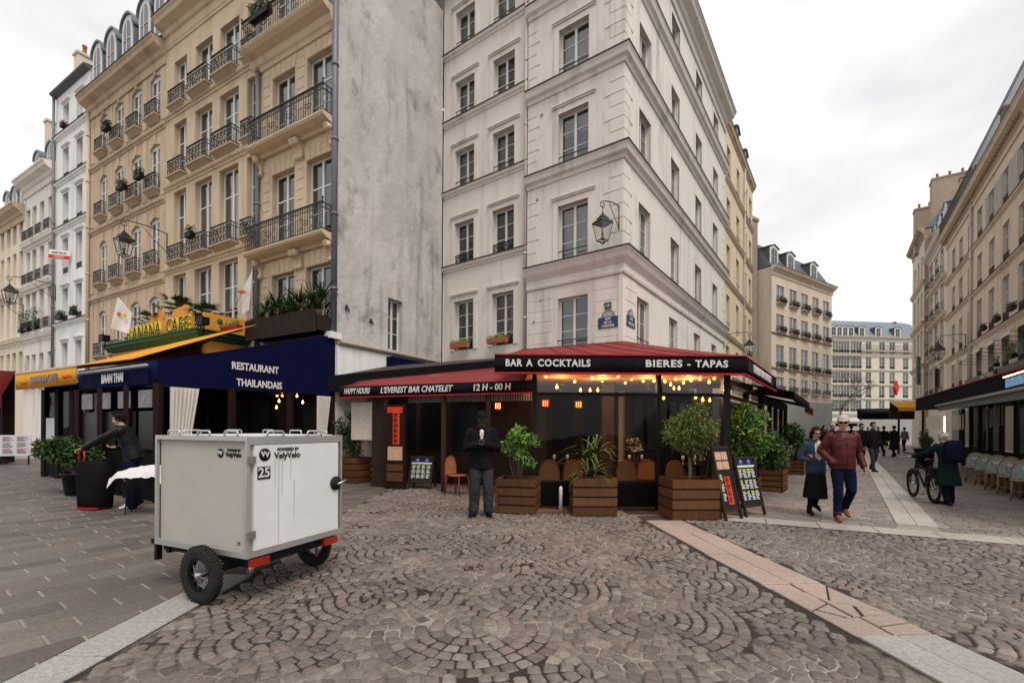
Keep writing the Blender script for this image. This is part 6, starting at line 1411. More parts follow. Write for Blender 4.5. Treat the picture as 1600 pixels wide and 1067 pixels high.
# ------------------------------------------------------------------ street plates, signs, flags
def plate2(F, label, px, py, w, h, arch, lines):
    cx, cz = F.xz(px, py); M = F.at(cx, -.02, cz); t = thing('street_plate', M, label, 'street sign')
    MB().box(-w/2, w/2, -.012, .02, -h/2, h/2).build('border', 'enamel_green', t, M); MB().box(-w/2+.03, w/2-.03, -.016, -.0121, -h/2+.03, h/2-.02).build('field', 'enamel_blue', t, M)
    if arch:
        pr = [(-w*.33, h/2), (w*.33, h/2)]+[(w*.33*math.cos(a), h/2+.2*math.sin(a)) for a in [math.pi*k/10 for k in range(1, 10)]]; MB().prism(pr, -.012, .02).build('arch', 'enamel_green', t, M)
        MB().prism([(q*.84, h/2+(v-h/2)*.84) for q, v in pr], -.016, -.0121).build('arch_field', 'plaster_grey', t, M); lettering(arch, .06, 'letter_white', t, F.at(cx, -.039, cz+h/2+.07), bold=.002, ext=.001)
    n = len(lines)
    for i, s in enumerate(lines): lettering(s, min(.085, h*.62/n), 'letter_white', t, F.at(cx, -.039, cz+h*(.5-(i+.6)/(n+.2))), bold=.003, ext=.001, squash=min(1.0, (w*.86)/(len(s)*.075)))
plate2(FA, 'blue street plate reading RUE DE LA COSSONNERIE beside the corner', 950.5, 504, .62, .32, '1er Arrt', ['RUE', 'DE LA', 'COSSONNERIE'])
plate2(FA, 'small blue house number plate 19 above the street plate', 950.5, 478, .20, .20, None, ['19'])
plate2(FB, 'blue street plate reading RUE PIERRE LESCOT around the corner', 984.5, 503, .62, .32, '1er Arrt', ['RUE', 'PIERRE LESCOT'])
def flag(label, base, tip, cloth_pts, cat='flag'):
    t = thing('flag', TV(base), label, cat, 'white cafe flags'); MB().tube([base, tip], .014, 6).build('pole', 'frame_white', t, Matrix()); mb = MB(); a, b, c, d = [Vector(p) for p in cloth_pts]; n = 8; vs = []
    for j in range(n+1):
        for i in range(n+1):
            u, v = i/n, j/n; p = (a*(1-u)+b*u)*(1-v)+(d*(1-u)+c*u)*v; p += Vector((.5, -.8, 0))*.05*math.sin(u*7+v*2)*v; vs.append(p)
    mb.add(vs, [(j*(n+1)+i, j*(n+1)+i+1, (j+1)*(n+1)+i+1, (j+1)*(n+1)+i) for j in range(n) for i in range(n)], 0, True); mb.build('cloth', 'flag_cloth', t, Matrix())
    k = (a+b+c+d)/4+Vector((0, -.12, .12))
    for col, o, s in (('terracotta', (-.1, .05, .0), (.12, .012, .06)), ('sign_yellow', (.14, .05, -.04), (.06, .012, .08))): MB().ball(k+Vector(o), s, 10).build('print', col, t, Matrix())
mat('flag_cloth', (.64, .62, .62), .85, (.55, .53, .54), 3, .6)
d_ = 14.6; fb, ft = D(215, 500, d_), D(184, 465, d_-.3)
flag('white flag on a slanted pole left of the cafe sign', fb, ft, (ft, D(206, 490, d_-.1), D(202, 522, d_-.2), D(173, 512, d_-.4)))
d_ = 13.9; fb, ft = D(364, 485, d_), D(394, 425, d_-.5); flag('white flag hanging at the drainpipe right of the cafe sign', fb, ft, (D(380, 452, d_-.3), ft, D(389, 484, d_-.5), D(378, 492, d_-.3)))
for k, (u, o) in enumerate(((-9.95, 1.7), (Fac(FC.P(0, -1.5).xy, (1280, -716)).xz(318, 522)[0], 1.5))):
    p = FC.P(u, -o, 4.55); t = thing('floodlight', TV(p), ('black floodlight at the left end of the cafe sign', 'black floodlight at the right end of the cafe sign')[k], 'floodlight'); MB().box(-.14, .14, -.1, .1, -.02, .2).box(-.17, .17, -.13, -.09, -.04, .22).build('housing', 'black_metal', t, FC.at(u, -o, 4.55)); MB().tube([(0, 0, -.25), (0, 0, 0)], .02, 6).build('arm', 'black_metal', t, FC.at(u, -o, 4.55))
x, z = FC.xz(108, 402); p = FC.P(x, -.35, z); t = thing('estate_sign', FC.at(x, -.35, z), 'white and red estate agent board on the white house', 'sign'); Ms = FC.at(x, -.35, z) @ Matrix.Rotation(R_(35), 4, 'Z') @ Matrix.Rotation(R_(4), 4, 'Y')
Ms = Ms @ Matrix.Scale(.72, 4); MB().box(-.65, .65, 0, .02, -.3, .3).build('board', 'white_paint', t, Ms); MB().box(-.65, .65, -.006, -.001, -.27, -.02).build('red_field', 'menu_red', t, Ms); lettering('VENDU', .13, 'letter_white', t, Ms @ T(0, -.01, -.14), bold=.004, ext=.001); lettering('IMMOBILIER', .13, 'letter_black', t, Ms @ T(0, -.004, .12), bold=.003, ext=.001)
for nm, px, py, w, h, col, txt, lab, d in (('banner_sign', 1435, 579, .9, 2.3, 'sign_grey', 'KUSMI', 'grey vertical shop banner on the far right buildings', 38), ('projecting_sign', 1465, 591, .85, 1.3, 'sticker_black', 'MONAPE', 'black projecting sign with white vertical letters over the terrace', 31)):
    p = D(px, py, d); t = thing(nm, TV(p), lab, 'sign'); M = T(p.x, p.y, p.z, R_(38)); MB().box(-w/2, w/2, -.06, .06, -h/2, h/2).build('board', col, t, M); MB().box(w/2, w/2+.5, -.02, .02, h/2-.12, h/2-.08).build('arm', 'iron', t, M)
    put('lettering', text_mesh(txt, .22 if w < .88 else .3, 'letter_white' if w < .88 else 'plaster_grey', bold=.012), t, M @ T(0, -.07, 0) @ Matrix.Rotation(R_(90), 4, 'Y'))
p = D(1400, 606, 60); t = thing('tobacco_sign', TV(p), 'red lozenge tobacconist sign far down the street', 'sign'); MB().prism([(0, -.95), (.42, 0), (0, .95), (-.42, 0)], -.15, .15).build('lozenge', 'menu_red', t, T(p.x, p.y, p.z, R_(20)))
# ------------------------------------------------------------------ right-hand terrace
X0 = G(1530, 765); FT2 = Fac(X0.xy, (-505, -716)); rt = thing('brasserie_terrace', TV(X0), 'dark brasserie terrace with glass screens along the right of the street', 'terrace')
mat('awning_dark', (.006, .006, .009), .85, (.010, .010, .016), 1.5, .7, spec=.05); mat('screen_blue', (.03, .10, .28), .4, (.20, .40, .62), 2.5, .7, emit=.35)
ra = thing('brasserie_awning', TV(X0), 'long black awning with thin red edge over the right-hand terrace', 'awning')
mb = MB(); sheet3(mb, (FT2.P(-11.4, 0, 3.0), FT2.P(6.5, 0, 2.78), FT2.P(6.5, 3.0, 4.05), FT2.P(-11.4, 3.0, 4.15)), 0, 12, 4, .02); mb.build('canopy', 'awning_dark', ra, Matrix())
mb = MB(); mb.prism([(-11.4, 2.45), (6.5, 2.33), (6.5, 2.77), (-11.4, 2.98)], -.03, .03); mb.build('fascia', 'awning_dark', ra, FT2.M)
mb = MB(); mb.bar(FT2.P(-11.4, -.035, 2.99), FT2.P(6.5, -.035, 2.78), .03, .03); mb.build('trim', 'red_trim', ra, Matrix())
mb = MB(); mb.bar(FT2.P(-5.5, -.10, 2.43), FT2.P(6.5, -.10, 2.36), .10, .06); mb.build('awning_roller', 'plaster_grey', ra, Matrix())
mb = MB(); mb.bar(FT2.P(-5.5, -.06, 2.33), FT2.P(6.5, -.06, 2.24), .02, .18); mb.build('grey_flap', 'sign_grey', ra, Matrix())
MB().add([FT2.P(-11.4, .06, 2.46), FT2.P(6.5, .06, 2.34), FT2.P(6.5, 3.0, 2.6), FT2.P(-11.4, 3.0, 2.6)], [(0, 1, 2, 3)]).build('ceiling_lining', 'dark_panel', ra, Matrix())
a = FT2.xz(1578, 590)[0]
sc_ = thing('lit_screen', FT2.at(a+1.2, -.06, 2.6), 'blue lit screen with a row of bulbs on the black awning', 'screen'); MB().box(a, a+2.4, -.07, -.04, 2.48, 2.66).build('display', 'screen_blue', sc_, FT2.M)
for k in range(14): MB().ball((0, 0, 0), .018, 6).build('bulb', 'led_warm', sc_, FT2.at(a-.1+k*.15, -.07, 2.715))
FG2 = Fac(FT2.P(0, 1.5).xy, (-505, -716))
for k in range(13): post(rt, FG2.P(-11+k*1.45), 0, 2.5, .09)
for k in range(12):
    panel(rt, FG2, -10.95+k*1.45, -9.6+k*1.45, .9, 2.4, 'terrace_glass', 'glass_pane', 0, .008); panel(rt, FG2, -10.95+k*1.45, -9.6+k*1.45, .05, .85, 'dark_panel', 'kick_panel', 0, .03)
for px0, px1, py0, py1, m in ((1448, 1470, 648, 670, 'paper'), (1490, 1508, 647, 671, 'paper'), (1541, 1553, 638, 668, 'poster'), (1556, 1570, 632, 664, 'poster')):
    x0, z0 = FG2.xz(px0, py1); x1, z1 = FG2.xz(px1, py0); panel(rt, FG2, x0, x1, min(z0, z1), max(z0, z1), m, 'poster', -.04, .012)
x0 = FG2.xz(1477, 660)[0]; panel(rt, FG2, x0, x0+.25, 1.35, 2.25, 'led_warm', 'light_strip', -.05, .01)
for k, a in enumerate((-9.5, -6.6, -3.6, -.8, 2, 4.6)): panel(rt, FR, a, a+2.2, .4, 2.9, ('shop_glass', 'linen', 'wood_dark')[k % 3], 'shop_window', -.12, .05)
gb = thing('sign_band', FR.at(-2, -.15, 4.3), 'grey sign band lettered AMAZONIAL above the right-hand awning', 'sign'); MB().box(-5.0, 9, -.25, .0, 4.0, 4.52).build('band', 'sign_grey', gb, FR.M)
MB().box(-1.4, 1.75, -.3, -.25, 4.02, 4.5).build('black_field', 'sticker_black', gb, FR.M); lettering('AMAZONIAL', .34, 'letter_white', gb, FR.at(.2, -.32, 4.26), bold=.012)
for k, (a, b) in enumerate(colsR[:5]):
    t = thing('window_awning', FR.at((a+b)/2, 0, 6.05), ('first', 'second', 'third', 'fourth', 'fifth')[k]+' small white window awning counted from the far end', 'awning', 'white window awnings'); mb = MB(); sheet3(mb, ((a-.1, -1.0, 5.45), (b+.1, -1.0, 5.45), (b+.1, -.02, 6.12), (a-.1, -.02, 6.12)), 0, 4, 3, .01); mb.box(a-.1, b+.1, -1.02, -.99, 5.32, 5.47); mb.build('cloth', 'white_paint', t, FR.M); [MB().tube([(q, 0, 5.3), (q, -1, 5.45)], .012, 5).build('arm', 'iron', t, FR.M) for q in (a-.08, b+.08)]
# orange awning and parasols deeper in the street, white market awnings
for k, (px, py, d, w, m, lab) in enumerate(((1414, 631, 30, 1.3, 'yellow_cloth', 'ochre shop awning beyond the long black awning'), (1316, 655, 55, 3.2, 'linen', 'white awning at the far end of the street'), (1385, 640, 60, 6, 'black_cloth', 'black shop awning under the far pale block'))):
    p = D(px, py, d); t = thing('shop_awning', TV(p), lab, 'awning'); mb = MB(); sheet3(mb, ((-w/2, -1.2, -.3), (w/2, -1.2, -.3), (w/2, .6, .2), (-w/2, .6, .2)), 0, 4, 3, .02); mb.box(-w/2, w/2, -1.22, -1.19, -.5, -.28); mb.build('canopy', m, t, TV(p, R_(-25)))
    MB().box(-w/2, -w/2+.1, -1.1, -1.0, -p.z, -.3).box(w/2-.1, w/2, -1.1, -1.0, -p.z, -.3).box(-w/2, w/2, .5, .6, -p.z*.3, .15).build('frame', 'dark_panel' if k != 0 else 'wood_dark', t, TV(p, R_(-25)))
# ------------------------------------------------------------------ chairs and tables
def bistro_chair(M, label, group, frame='cane_frame', cane='cane_white'):
    t = thing('bistro_chair', M, label, 'chair', group); mb = MB(); hoop = []
    for i in range(13):
        a = math.pi*(i/12); hoop.append((-.21*math.cos(a)*1.0, .20, .46+.42*math.sin(a)**.55))
    mb.tube([(-.21, .2, .0)]+hoop+[(.21, .2, .0)], .014, 6); mb.tube([(x, y-.01, z*.93+.02) for x, y, z in hoop[2:-2]], .008, 5); mb.tube([(.22*math.cos(2*math.pi*k/16), .21*math.sin(2*math.pi*k/16), .44) for k in range(16)], .016, 5, closed=True); mb.build('frame', frame, t, M)
    bk = [(x*.95, z) for x, y, z in hoop]; MB().prism(bk, .192, .204).build('backrest', cane, t, M)
    MB().lathe([(0, .43), (.205, .43), (.205, .45), (0, .452)], 16).build('seat', cane, t, M)
    for sx, sy in ((-1, -1), (1, -1), (-1, 1), (1, 1)): MB().tube([(sx*.18, sy*.17, .43), (sx*.20, sy*.21, 0)], .014, 6).build('leg', frame, t, M)
    MB().tube([(.19*math.cos(2*math.pi*k/12), .19*math.sin(2*math.pi*k/12), .2) for k in range(12)], .008, 4, closed=True).build('stretcher', frame, t, M); return t
def table(M, label, group, top='white_paint'):
    t = thing('cafe_table', M, label, 'table', group); MB().box(-.3, .3, -.3, .3, .72, .745).build('tabletop', top, t, M); mb = MB(); mb.tube([(0, 0, .03), (0, 0, .72)], .022, 8)
    for a in (0, 1.57, 3.14, 4.71): mb.tube([(0, 0, .07), (.24*math.cos(a+.78), .24*math.sin(a+.78), .012)], .014, 5)
    mb.build('pedestal', 'black_metal', t, M); return t
cpos = [(-1.9, .15), (-.75, .1), (.35, .1), (1.45, .1), (2.5, .1)]; ang = math.atan2(FT2.d.y, FT2.d.x); ordn = ('first', 'second', 'third', 'fourth', 'fifth')
for k, (x, y) in enumerate(cpos):
    table(FT2.at(x, .55), ordn[k]+' cafe table of the right-hand terrace counted from the far end', 'terrace tables')
    bistro_chair(FT2.at(x-.52, .35, 0, R_(75)), ordn[k]+' far-side rattan chair of the right-hand terrace', 'rattan terrace chairs'); bistro_chair(FT2.at(x+.50, .55, 0, R_(-80)), ordn[k]+' near-side rattan chair of the right-hand terrace', 'rattan terrace chairs')
for k, (px, d, rz) in enumerate(((856, 9.75, 185), (895, 9.8, 175), (975, 9.75, 180), (1010, 10.1, 170), (1047, 9.8, 190))):
    p = D(px, 700, d); M = T(p.x, p.y, 0, R_(rz)); bistro_chair(M, ordn[k]+' red-brown rattan chair from the left behind the terrace glass', 'rattan chairs inside the corner terrace', 'rattan_red', 'rattan')
for k, (px, d) in enumerate(((876, 10.7), (992, 10.8), (1075, 10.6))): p = D(px, 700, d); table(T(p.x, p.y, 0, .2*k), ('left', 'middle', 'right')[k]+' dark cafe table behind the corner terrace glass', 'tables inside the corner terrace', 'wood_dark')
mat('petal', (.60, .58, .57), .8); gi = 0
for k, (px, d) in enumerate(((876, 10.7), (992, 10.8), (1075, 10.6))):
    p = D(px, 700, d)
    for dx, dy in ((-.16, -.12), (.15, -.05)):
        q = Vector((p.x+dx, p.y+dy, .745)); MB().lathe([(.032, 0), (.030, .006), (.005, .012), (.005, .075), (.032, .10), (.036, .15), (.030, .19)], 12).build('wine_glass', 'petal', None, TV(q), label=('left', 'right')[gi % 2]+' glass on the '+('left', 'middle', 'right')[k]+' table inside the corner terrace', cat='glass', group='glasses on the terrace tables'); gi += 1
q = D(992, 700, 10.8); q.z = .745; bush('vase of white flowers on the middle terrace table', q, (0, 0, .42), (.34, .25, .22), 420, .07, .05, ('petal', 'leaf_dark'), name='flower_vase', clumps=12)
p = D(715, 720, 10.6); bistro_chair(T(p.x, p.y, 0, R_(60)), 'red-brown chair at the bar entrance left of the man in black', 'rattan chairs inside the corner terrace', 'rattan_red', 'rattan')
a = G(1437, 715); a = FT2.P(-8.2, -.1); pot('black pot of a clipped shrub near the far end of the brasserie terrace', a, .33, .8); bush('clipped green shrub at the far end of the brasserie terrace', a+Vector((0, 0, .7)), (0, 0, .4), (.32, .32, .42), 700, .1, .035, ('leaf_mid', 'leaf_dark'), clumps=14)
# ------------------------------------------------------------------ menu boards
def scribble(parent, M, x0, x1, z0, z1, cols, rows, m='menu_white', hd='menu_yellow', y=-.012):
    "columns of handwritten menu lines"
    a = MB(); b = MB(); cw = (x1-x0)/cols; rh = (z1-z0)/rows
    for c in range(cols):
        for r in range(rows):
            xa = x0+c*cw+cw*.08; n = 6; hgt = rh*.8/n
            for i in range(n):
                L_ = cw*.84*rnd.uniform(.5, 1); z = z1-r*rh-rh*.06-i*hgt*1.05; (b if i == 0 else a).box(xa, xa+L_, y, y+.003, z-hgt*.55, z)
    a.build('menu_text', m, parent, M, kind='stuff'); b.build('menu_heading', hd, parent, M, kind='stuff')
def a_board(p, rz, h, w, label, kind, tilt=R_(14)):
    M = T(p.x, p.y, 0, rz); t = thing('menu_board', M, label, 'menu board', 'standing menu boards'); F_ = M @ Matrix.Rotation(-tilt, 4, 'X'); Bk = M @ T(0, .45*h) @ Matrix.Rotation(tilt, 4, 'X')
    mb = MB(); mb.box(-w/2, -w/2+.04, -.02, .02, 0, h); mb.box(w/2-.04, w/2, -.02, .02, 0, h); mb.box(-w/2+.04, w/2-.04, -.02, .02, h-.05, h); mb.box(-w/2+.04, w/2-.04, -.02, .02, .16, .21); mb.build('frame', 'wood_dark', t, F_)
    MB().box(-w/2+.04, w/2-.04, -.008, .008, .21, h-.05).build('board', 'chalk', t, F_)
    mb = MB(); mb.box(-w/2, -w/2+.04, -.015, .015, 0, h*.97); mb.box(w/2-.04, w/2, -.015, .015, 0, h*.97); mb.build('rear_leg', 'wood_dark', t, Bk)
    if kind == 0:
        MB().box(-w*.1, w*.22, -.013, -.009, .26, h*.58).build('price_strip', 'menu_orange', t, F_); scribble(t, F_, -w*.08, w*.2, .28, h*.57, 1, 4, 'chalk', 'chalk', -.016); scribble(t, F_, -w*.36, -w*.12, .3, h*.62, 1, 3)
        for r in range(2):
            for c in range(2): MB().box(-w*.36+c*w*.37, -w*.02+c*w*.37, -.013, -.009, h*.68+r*h*.13, h*.79+r*h*.13).build('food_photo', 'photo_food', t, F_)
    else:
        scribble(t, F_, -w*.42, w*.42, .26, h-.22, 4, 3)
        MB().box(-w*.44, w*.44, -.013, -.009, h-.20, h-.165).build('heading_line', 'menu_white', t, F_)
        for s in (-1, 1): MB().lathe([(0, -.004), (.05, -.004), (.05, .002)], 14, axis='Y').build('logo_disc', 'menu_blue', t, F_ @ T(s*w*.2, -.011, h-.11))
    return t
a_board(G(1147, 812), R_(30), 1.28, .46, 'tall menu board with orange price strip beside the corner crate', 0); a_board(G(1181, 806), R_(28), 1.08, .56, 'black menu board with four columns right of the orange one', 1); a_board(G(655, 764), R_(-10), .84, .62, 'slanted black menu board beside the tall red menu stand', 1, R_(16))
p = G(617, 764); M = T(p.x, p.y, 0, R_(-15)); t = thing('menu_stand', M, 'tall red menu stand at the bar entrance', 'menu stand'); MB().box(-.27, .27, 0, .10, 0, 2.1).build('cabinet', 'wood_red', t, M); MB().box(-.06, .12, -.012, -.002, 1.12, 1.98).build('price_strip', 'menu_orange', t, M); scribble(t, M, -.05, .11, 1.14, 1.9, 1, 6, 'wood_red', 'wood_red', -.016); MB().box(-.22, .2, -.010, -.003, 1.9, 2.05).build('heading', 'menu_red', t, M); MB().box(-.2, .2, -.012, -.003, .72, 1.06).build('food_photo', 'photo_food', t, M); MB().box(-.22, .22, -.03, .0, .2, .42).box(-.22, .22, -.03, 0, .46, .62).build('drawer', 'wood_crate', t, M)
mat('terracotta_dull', (.16, .085, .06), .85, (.11, .06, .045), 6, .7)
p = G(876, 799); t = thing('bollard', TV(p), 'short white bollard on a reddish slab between two crates', 'bollard'); MB().lathe([(.035, 0), (.033, .42), (.028, .45), (.012, .47)], 12).build('post', 'white_paint', t, TV(p)); MB().box(-.55, .5, -.16, .2, .0, .025).build('base_slab', 'terracotta_dull', t, TV(p))
mat('terracotta_dull', (.16, .085, .06), .85, (.11, .06, .045), 6, .7)
p = D(8, 690, 17.5); M = T(p.x, p.y, 0, R_(40)); t = thing('menu_board', M, 'white printed menu panel at the left edge before the red awning', 'menu board'); MB().box(-.9, .7, 0, .03, .35, 1.15).build('board', 'menu_white', t, M); scribble(t, M, -.85, .65, .4, 1.1, 4, 3, 'poster', 'menu_red', -.006); MB().box(-.85, -.8, 0, .03, 0, .35).box(.6, .65, 0, .03, 0, .35).build('leg', 'black_metal', t, M)
p = D(4, 610, 18.5); M = TV(p, R_(35)); mat('red_old', (.13, .008, .010), .8, (.10, .006, .008), 2, .8); t = thing('red_awning', M, 'red shop awning at the left edge of the picture', 'awning'); mb = MB(); sheet3(mb, ((-3, -1.2, -.25), (.25, -1.2, -.25), (.25, .6, .85), (-3, .6, .85)), 0, 6, 3, .02); mb.box(-3, .25, -1.22, -1.2, -.75, -.22); mb.build('canopy', 'red_old', t, M); MB().box(.1, .2, -1.0, -.9, -p.z, -.25).box(-3, .2, .6, .7, -p.z, .8).build('frame', 'wood_red', t, M)
# rolling suitcase, crate with white sheet
p = G(149, 795); M = T(p.x, p.y, 0, R_(-8), .93); t = thing('suitcase', M, 'tall black wheeled suitcase with red handle on the left pavement', 'suitcase')
rings = []
for z, w_, d_ in ((.05, .25, .16), (.07, .27, .18), (.3, .28, .19), (.7, .30, .20), (.92, .29, .19), (.96, .26, .16)): rings.append([Vector((math.copysign(abs(math.cos(a))**.45, math.cos(a))*w_, math.copysign(abs(math.sin(a))**.45, math.sin(a))*d_, z)) for a in [2*math.pi*k/20 for k in range(20)]])
MB().loft(rings).build('shell', 'black_cloth', t, M); MB().box(-.22, .22, -.17, .16, .02, .06).build('base', 'red_trim', t, M); MB().tube([(-.25, -.10, .9), (-.25, -.10, 1.19), (-.14, -.10, 1.21), (-.14, -.10, .9)], .016, 6).build('handle', 'menu_red', t, M)
for sx in (-1, 1): MB().lathe([(0, -.02), (.035, -.02), (.035, .02), (0, .02)], 10, axis='X').build('wheel', 'black_metal', t, M @ T(sx*.22, .1, .035))
p = D(225, 740, 8.05); M = T(p.x, p.y, .22, R_(20)); t = thing('black_trolley', M, 'black folding trolley between the young man and the trailer', 'trolley'); rings = [[Vector((math.cos(a)*w_, math.sin(a)*d_, z)) for a in [2*math.pi*k/16 for k in range(16)]] for z, w_, d_ in ((.28, .18, .14), (.30, .24, .18), (.48, .28, .21), (.50, .27, .20))]
MB().loft(rings).build('basket', 'sticker_black', t, M)
for sx, sy in ((-1, -1), (1, -1), (-1, 1), (1, 1)): MB().tube([(sx*.2, sy*.12, .3), (sx*.22, sy*.13, -.2)], .009, 5).build('leg', 'black_metal', t, M)
M = M @ T(0, 0, -.10)
t = thing('white_sheet', M @ T(0, 0, .6), 'crumpled white sheet thrown over the black crate', 'cloth'); mb = MB(); n = 22; vs = []
for j in range(n+1):
    for i in range(n+1):
        u, v = i/n*2-1, j/n*2-1; x, y = u*.40-.0, v*.33; ex = max(0, abs(x+.02)-.26); ey = max(0, abs(y)-.25)
        z = .64+.05*mnoise.noise((x*6, y*6, 1))+.10*math.exp(-((x-.12)**2+y*y)*18)-1.1*ex-1.3*ey+.03*mnoise.noise((x*14, y*14, 5)); vs.append((x, y, z))
mb.add(vs, [(j*(n+1)+i, j*(n+1)+i+1, (j+1)*(n+1)+i+1, (j+1)*(n+1)+i) for j in range(n) for i in range(n)], 0, True); mb.build('fabric', 'flag_cloth', t, M)
# bare tree far off
p = D(1313, 600, 70); t = thing('bare_tree', T(p.x, p.y, 0), 'bare winter tree before the far pale block', 'tree'); mb = MB(); mb.tube([(0, 0, 0), (.1, 0, 3), (0, 0, 5)], [.22, .17, .12], 8); mb.build('trunk', 'bark', t, T(p.x, p.y)); mb = MB()
def branch(o, d, l, r, k):
    e = o+d*l; mb.tube([o, (o+e)/2+rdir()*l*.06, e], [r, r*.8, r*.55], 4)
    if k: [branch(e, (d+rdir(.25)*.75).normalized(), l*.72, r*.6, k-1) for _ in range(3)]
for _ in range(5): branch(Vector((0, 0, 4.2+rnd.random())), (rdir(.7)).normalized(), 2.2, .08, 4)
mb.build('crown', 'bark', t, T(p.x, p.y))
# ------------------------------------------------------------------ people
mat('skin', (.46, .26, .19), .5, (.40, .215, .155), 20, .7, spec=.4, sub=.05); mat('skin_dark', (.085, .045, .032), .5, (.065, .034, .024), 20, .7); mat('hair_dark', (.010, .008, .008), .6, (.02, .016, .014), 60, .7, spec=.05); mat('hair_grey', (.50, .47, .43), .7, (.34, .31, .28), 60, .7); mat('lip', (.30, .11, .09), .5); mat('eye_dark', (.012, .010, .010), .2)
mat('leather_maroon', (.085, .014, .010), .42, (.05, .009, .008), 6, .8, bump=.006, bscale=26, spec=.18); mat('leather_black', (.006, .006, .007), .36, (.011, .011, .012), 6, .8, bump=.006, bscale=26, spec=.14); mat('denim_dark', (.004, .007, .02), .9, (.007, .011, .03), 8, .8, bump=.003, bscale=120, spec=.05); mat('denim_mid', (.022, .042, .072), .9, (.042, .07, .108), 8, .8, bump=.003, bscale=120, spec=.05); mat('denim_grey', (.016, .016, .018), .9, (.055, .055, .058), 3.5, .8, (1, 1, .5), .003, 120, spec=.05)
mat('cloth_black', (.007, .007, .008), .9, (.013, .012, .013), 8, .8, bump=.004, bscale=60, spec=.05); mat('cloth_green', (.005, .014, .013), .9, (.008, .021, .018), 8, .8, bump=.004, bscale=60, spec=.05); mat('cloth_navy', (.004, .005, .014), .9, (.006, .008, .022), 8, .8, bump=.004, bscale=60, spec=.05); mat('cloth_white', (.66, .64, .62), .85, (.56, .54, .52), 8, .8); mat('suede_tan', (.26, .095, .035), .85, (.18, .065, .025), 10, .8, spec=.05); mat('cloth_grey', (.12, .12, .125), .9, (.17, .17, .175), 8, .8); mat('cap_cream', (.48, .42, .37), .85, (.40, .35, .30), 10, .7); mat('cloth_red', (.14, .010, .010), .85); mat('screen_black', (.01, .01, .012), .15)
tmp_scene = bpy.data.scenes.new('modelling')
def remesh(me, voxel, smooth=2):
    o = bpy.data.objects.new('tmp', me); tmp_scene.collection.objects.link(o); m = o.modifiers.new('r', 'REMESH'); m.mode = 'VOXEL'; m.voxel_size = voxel
    vl = tmp_scene.view_layers[0]; vl.update(); ev = o.evaluated_get(vl.depsgraph); out = bpy.data.meshes.new_from_object(ev); bpy.data.objects.remove(o)
    bm = bmesh.new(); bm.from_mesh(out)
    for _ in range(smooth): bmesh.ops.smooth_vert(bm, verts=bm.verts, factor=.5, use_axis_x=True, use_axis_y=True, use_axis_z=True)
    bm.to_mesh(out); bm.free(); return out
def elring(c, ax, side, rx, ry, n=18):
    ax = ax.normalized(); fw = side.cross(ax).normalized(); sd = ax.cross(fw)*-1
    return [c+sd*(rx*math.cos(2*math.pi*k/n))+fw*(ry*math.sin(2*math.pi*k/n)) for k in range(n)]
class Body:
    def __init__(s): s.mb = MB(); s.mats = []
    def mi(s, m):
        if m not in s.mats: s.mats.append(m)
        return s.mats.index(m)
    def limb(s, pts, rs, m, steps=5):
        P = [Vector(p) for p in pts]; q = []; r = []
        for i in range(len(P)-1):
            for k in range(steps): t = k/steps; q.append(P[i].lerp(P[i+1], t)); r.append(rs[i]*(1-t)+rs[i+1]*t)
        q.append(P[-1]); r.append(rs[-1]); s.mb.tube(q, r, 14, s.mi(m)); s.mb.ball(P[0], rs[0]*.99, 12, s.mi(m)); s.mb.ball(P[-1], rs[-1]*.99, 12, s.mi(m))
        for i in range(1, len(P)-1): s.mb.ball(P[i], rs[i]*1.0, 12, s.mi(m))
    def trunk(s, rows, m, side=Vector((1, 0, 0))):
        "rows: (centre, rx, ry)"
        C_ = [Vector(r[0]) for r in rows]; rings = []; dense = []
        for i in range(len(rows)-1):
            for k in range(4): t = k/4; dense.append((C_[i].lerp(C_[i+1], t), rows[i][1]*(1-t)+rows[i+1][1]*t, rows[i][2]*(1-t)+rows[i+1][2]*t))
        dense.append((C_[-1], rows[-1][1], rows[-1][2]))
        for i, (c, rx, ry) in enumerate(dense):
            ax = dense[min(i+1, len(dense)-1)][0]-dense[max(i-1, 0)][0]; rings.append(elring(c, ax, side, rx, ry))
        s.mb.loft(rings, s.mi(m))
def hand(mb, wrist, d, nrm, mi, curl=.5, thumb=1, s=1.0):
    "palm, four bent fingers of unequal length, thumb from the side of the palm"
    d = d.normalized(); sd = d.cross(nrm).normalized(); nrm = sd.cross(d).normalized(); w = Vector(wrist); o = lambda a, b, c: w+(d*a+sd*b+nrm*c)*s
    ring = lambda a, hw, ht: [o(a, hw*math.cos(2*math.pi*k/10), ht*math.sin(2*math.pi*k/10)) for k in range(10)]
    mb.loft([ring(-.02, .026, .02), ring(.02, .034, .018), ring(.06, .042, .016), ring(.092, .040, .012)], mi)
    for i, (b, l) in enumerate(((-.031, .068), (-.011, .078), (.010, .073), (.030, .058))):
        p = o(.085, b, 0); a = 0; pts = [p]; dd = d.copy(); f = l*s
        for k, seg in enumerate((.45, .32, .23)):
            a += curl*(.55+.25*k); dd = d*math.cos(a)+nrm*math.sin(a); p = p+dd*f*seg; pts.append(p)
        mb.tube(pts, [.0095*s, .009*s, .0082*s, .006*s], 7, mi)
    t0 = o(.02, thumb*.036, .004); t1 = t0+(d*.55+sd*thumb*.75+nrm*.25).normalized()*.04*s; t2 = t1+(d*.85+sd*thumb*.2+nrm*.5*curl).normalized()*.032*s; mb.tube([t0, t1, t2], [.012*s, .0105*s, .007*s], 7, mi)
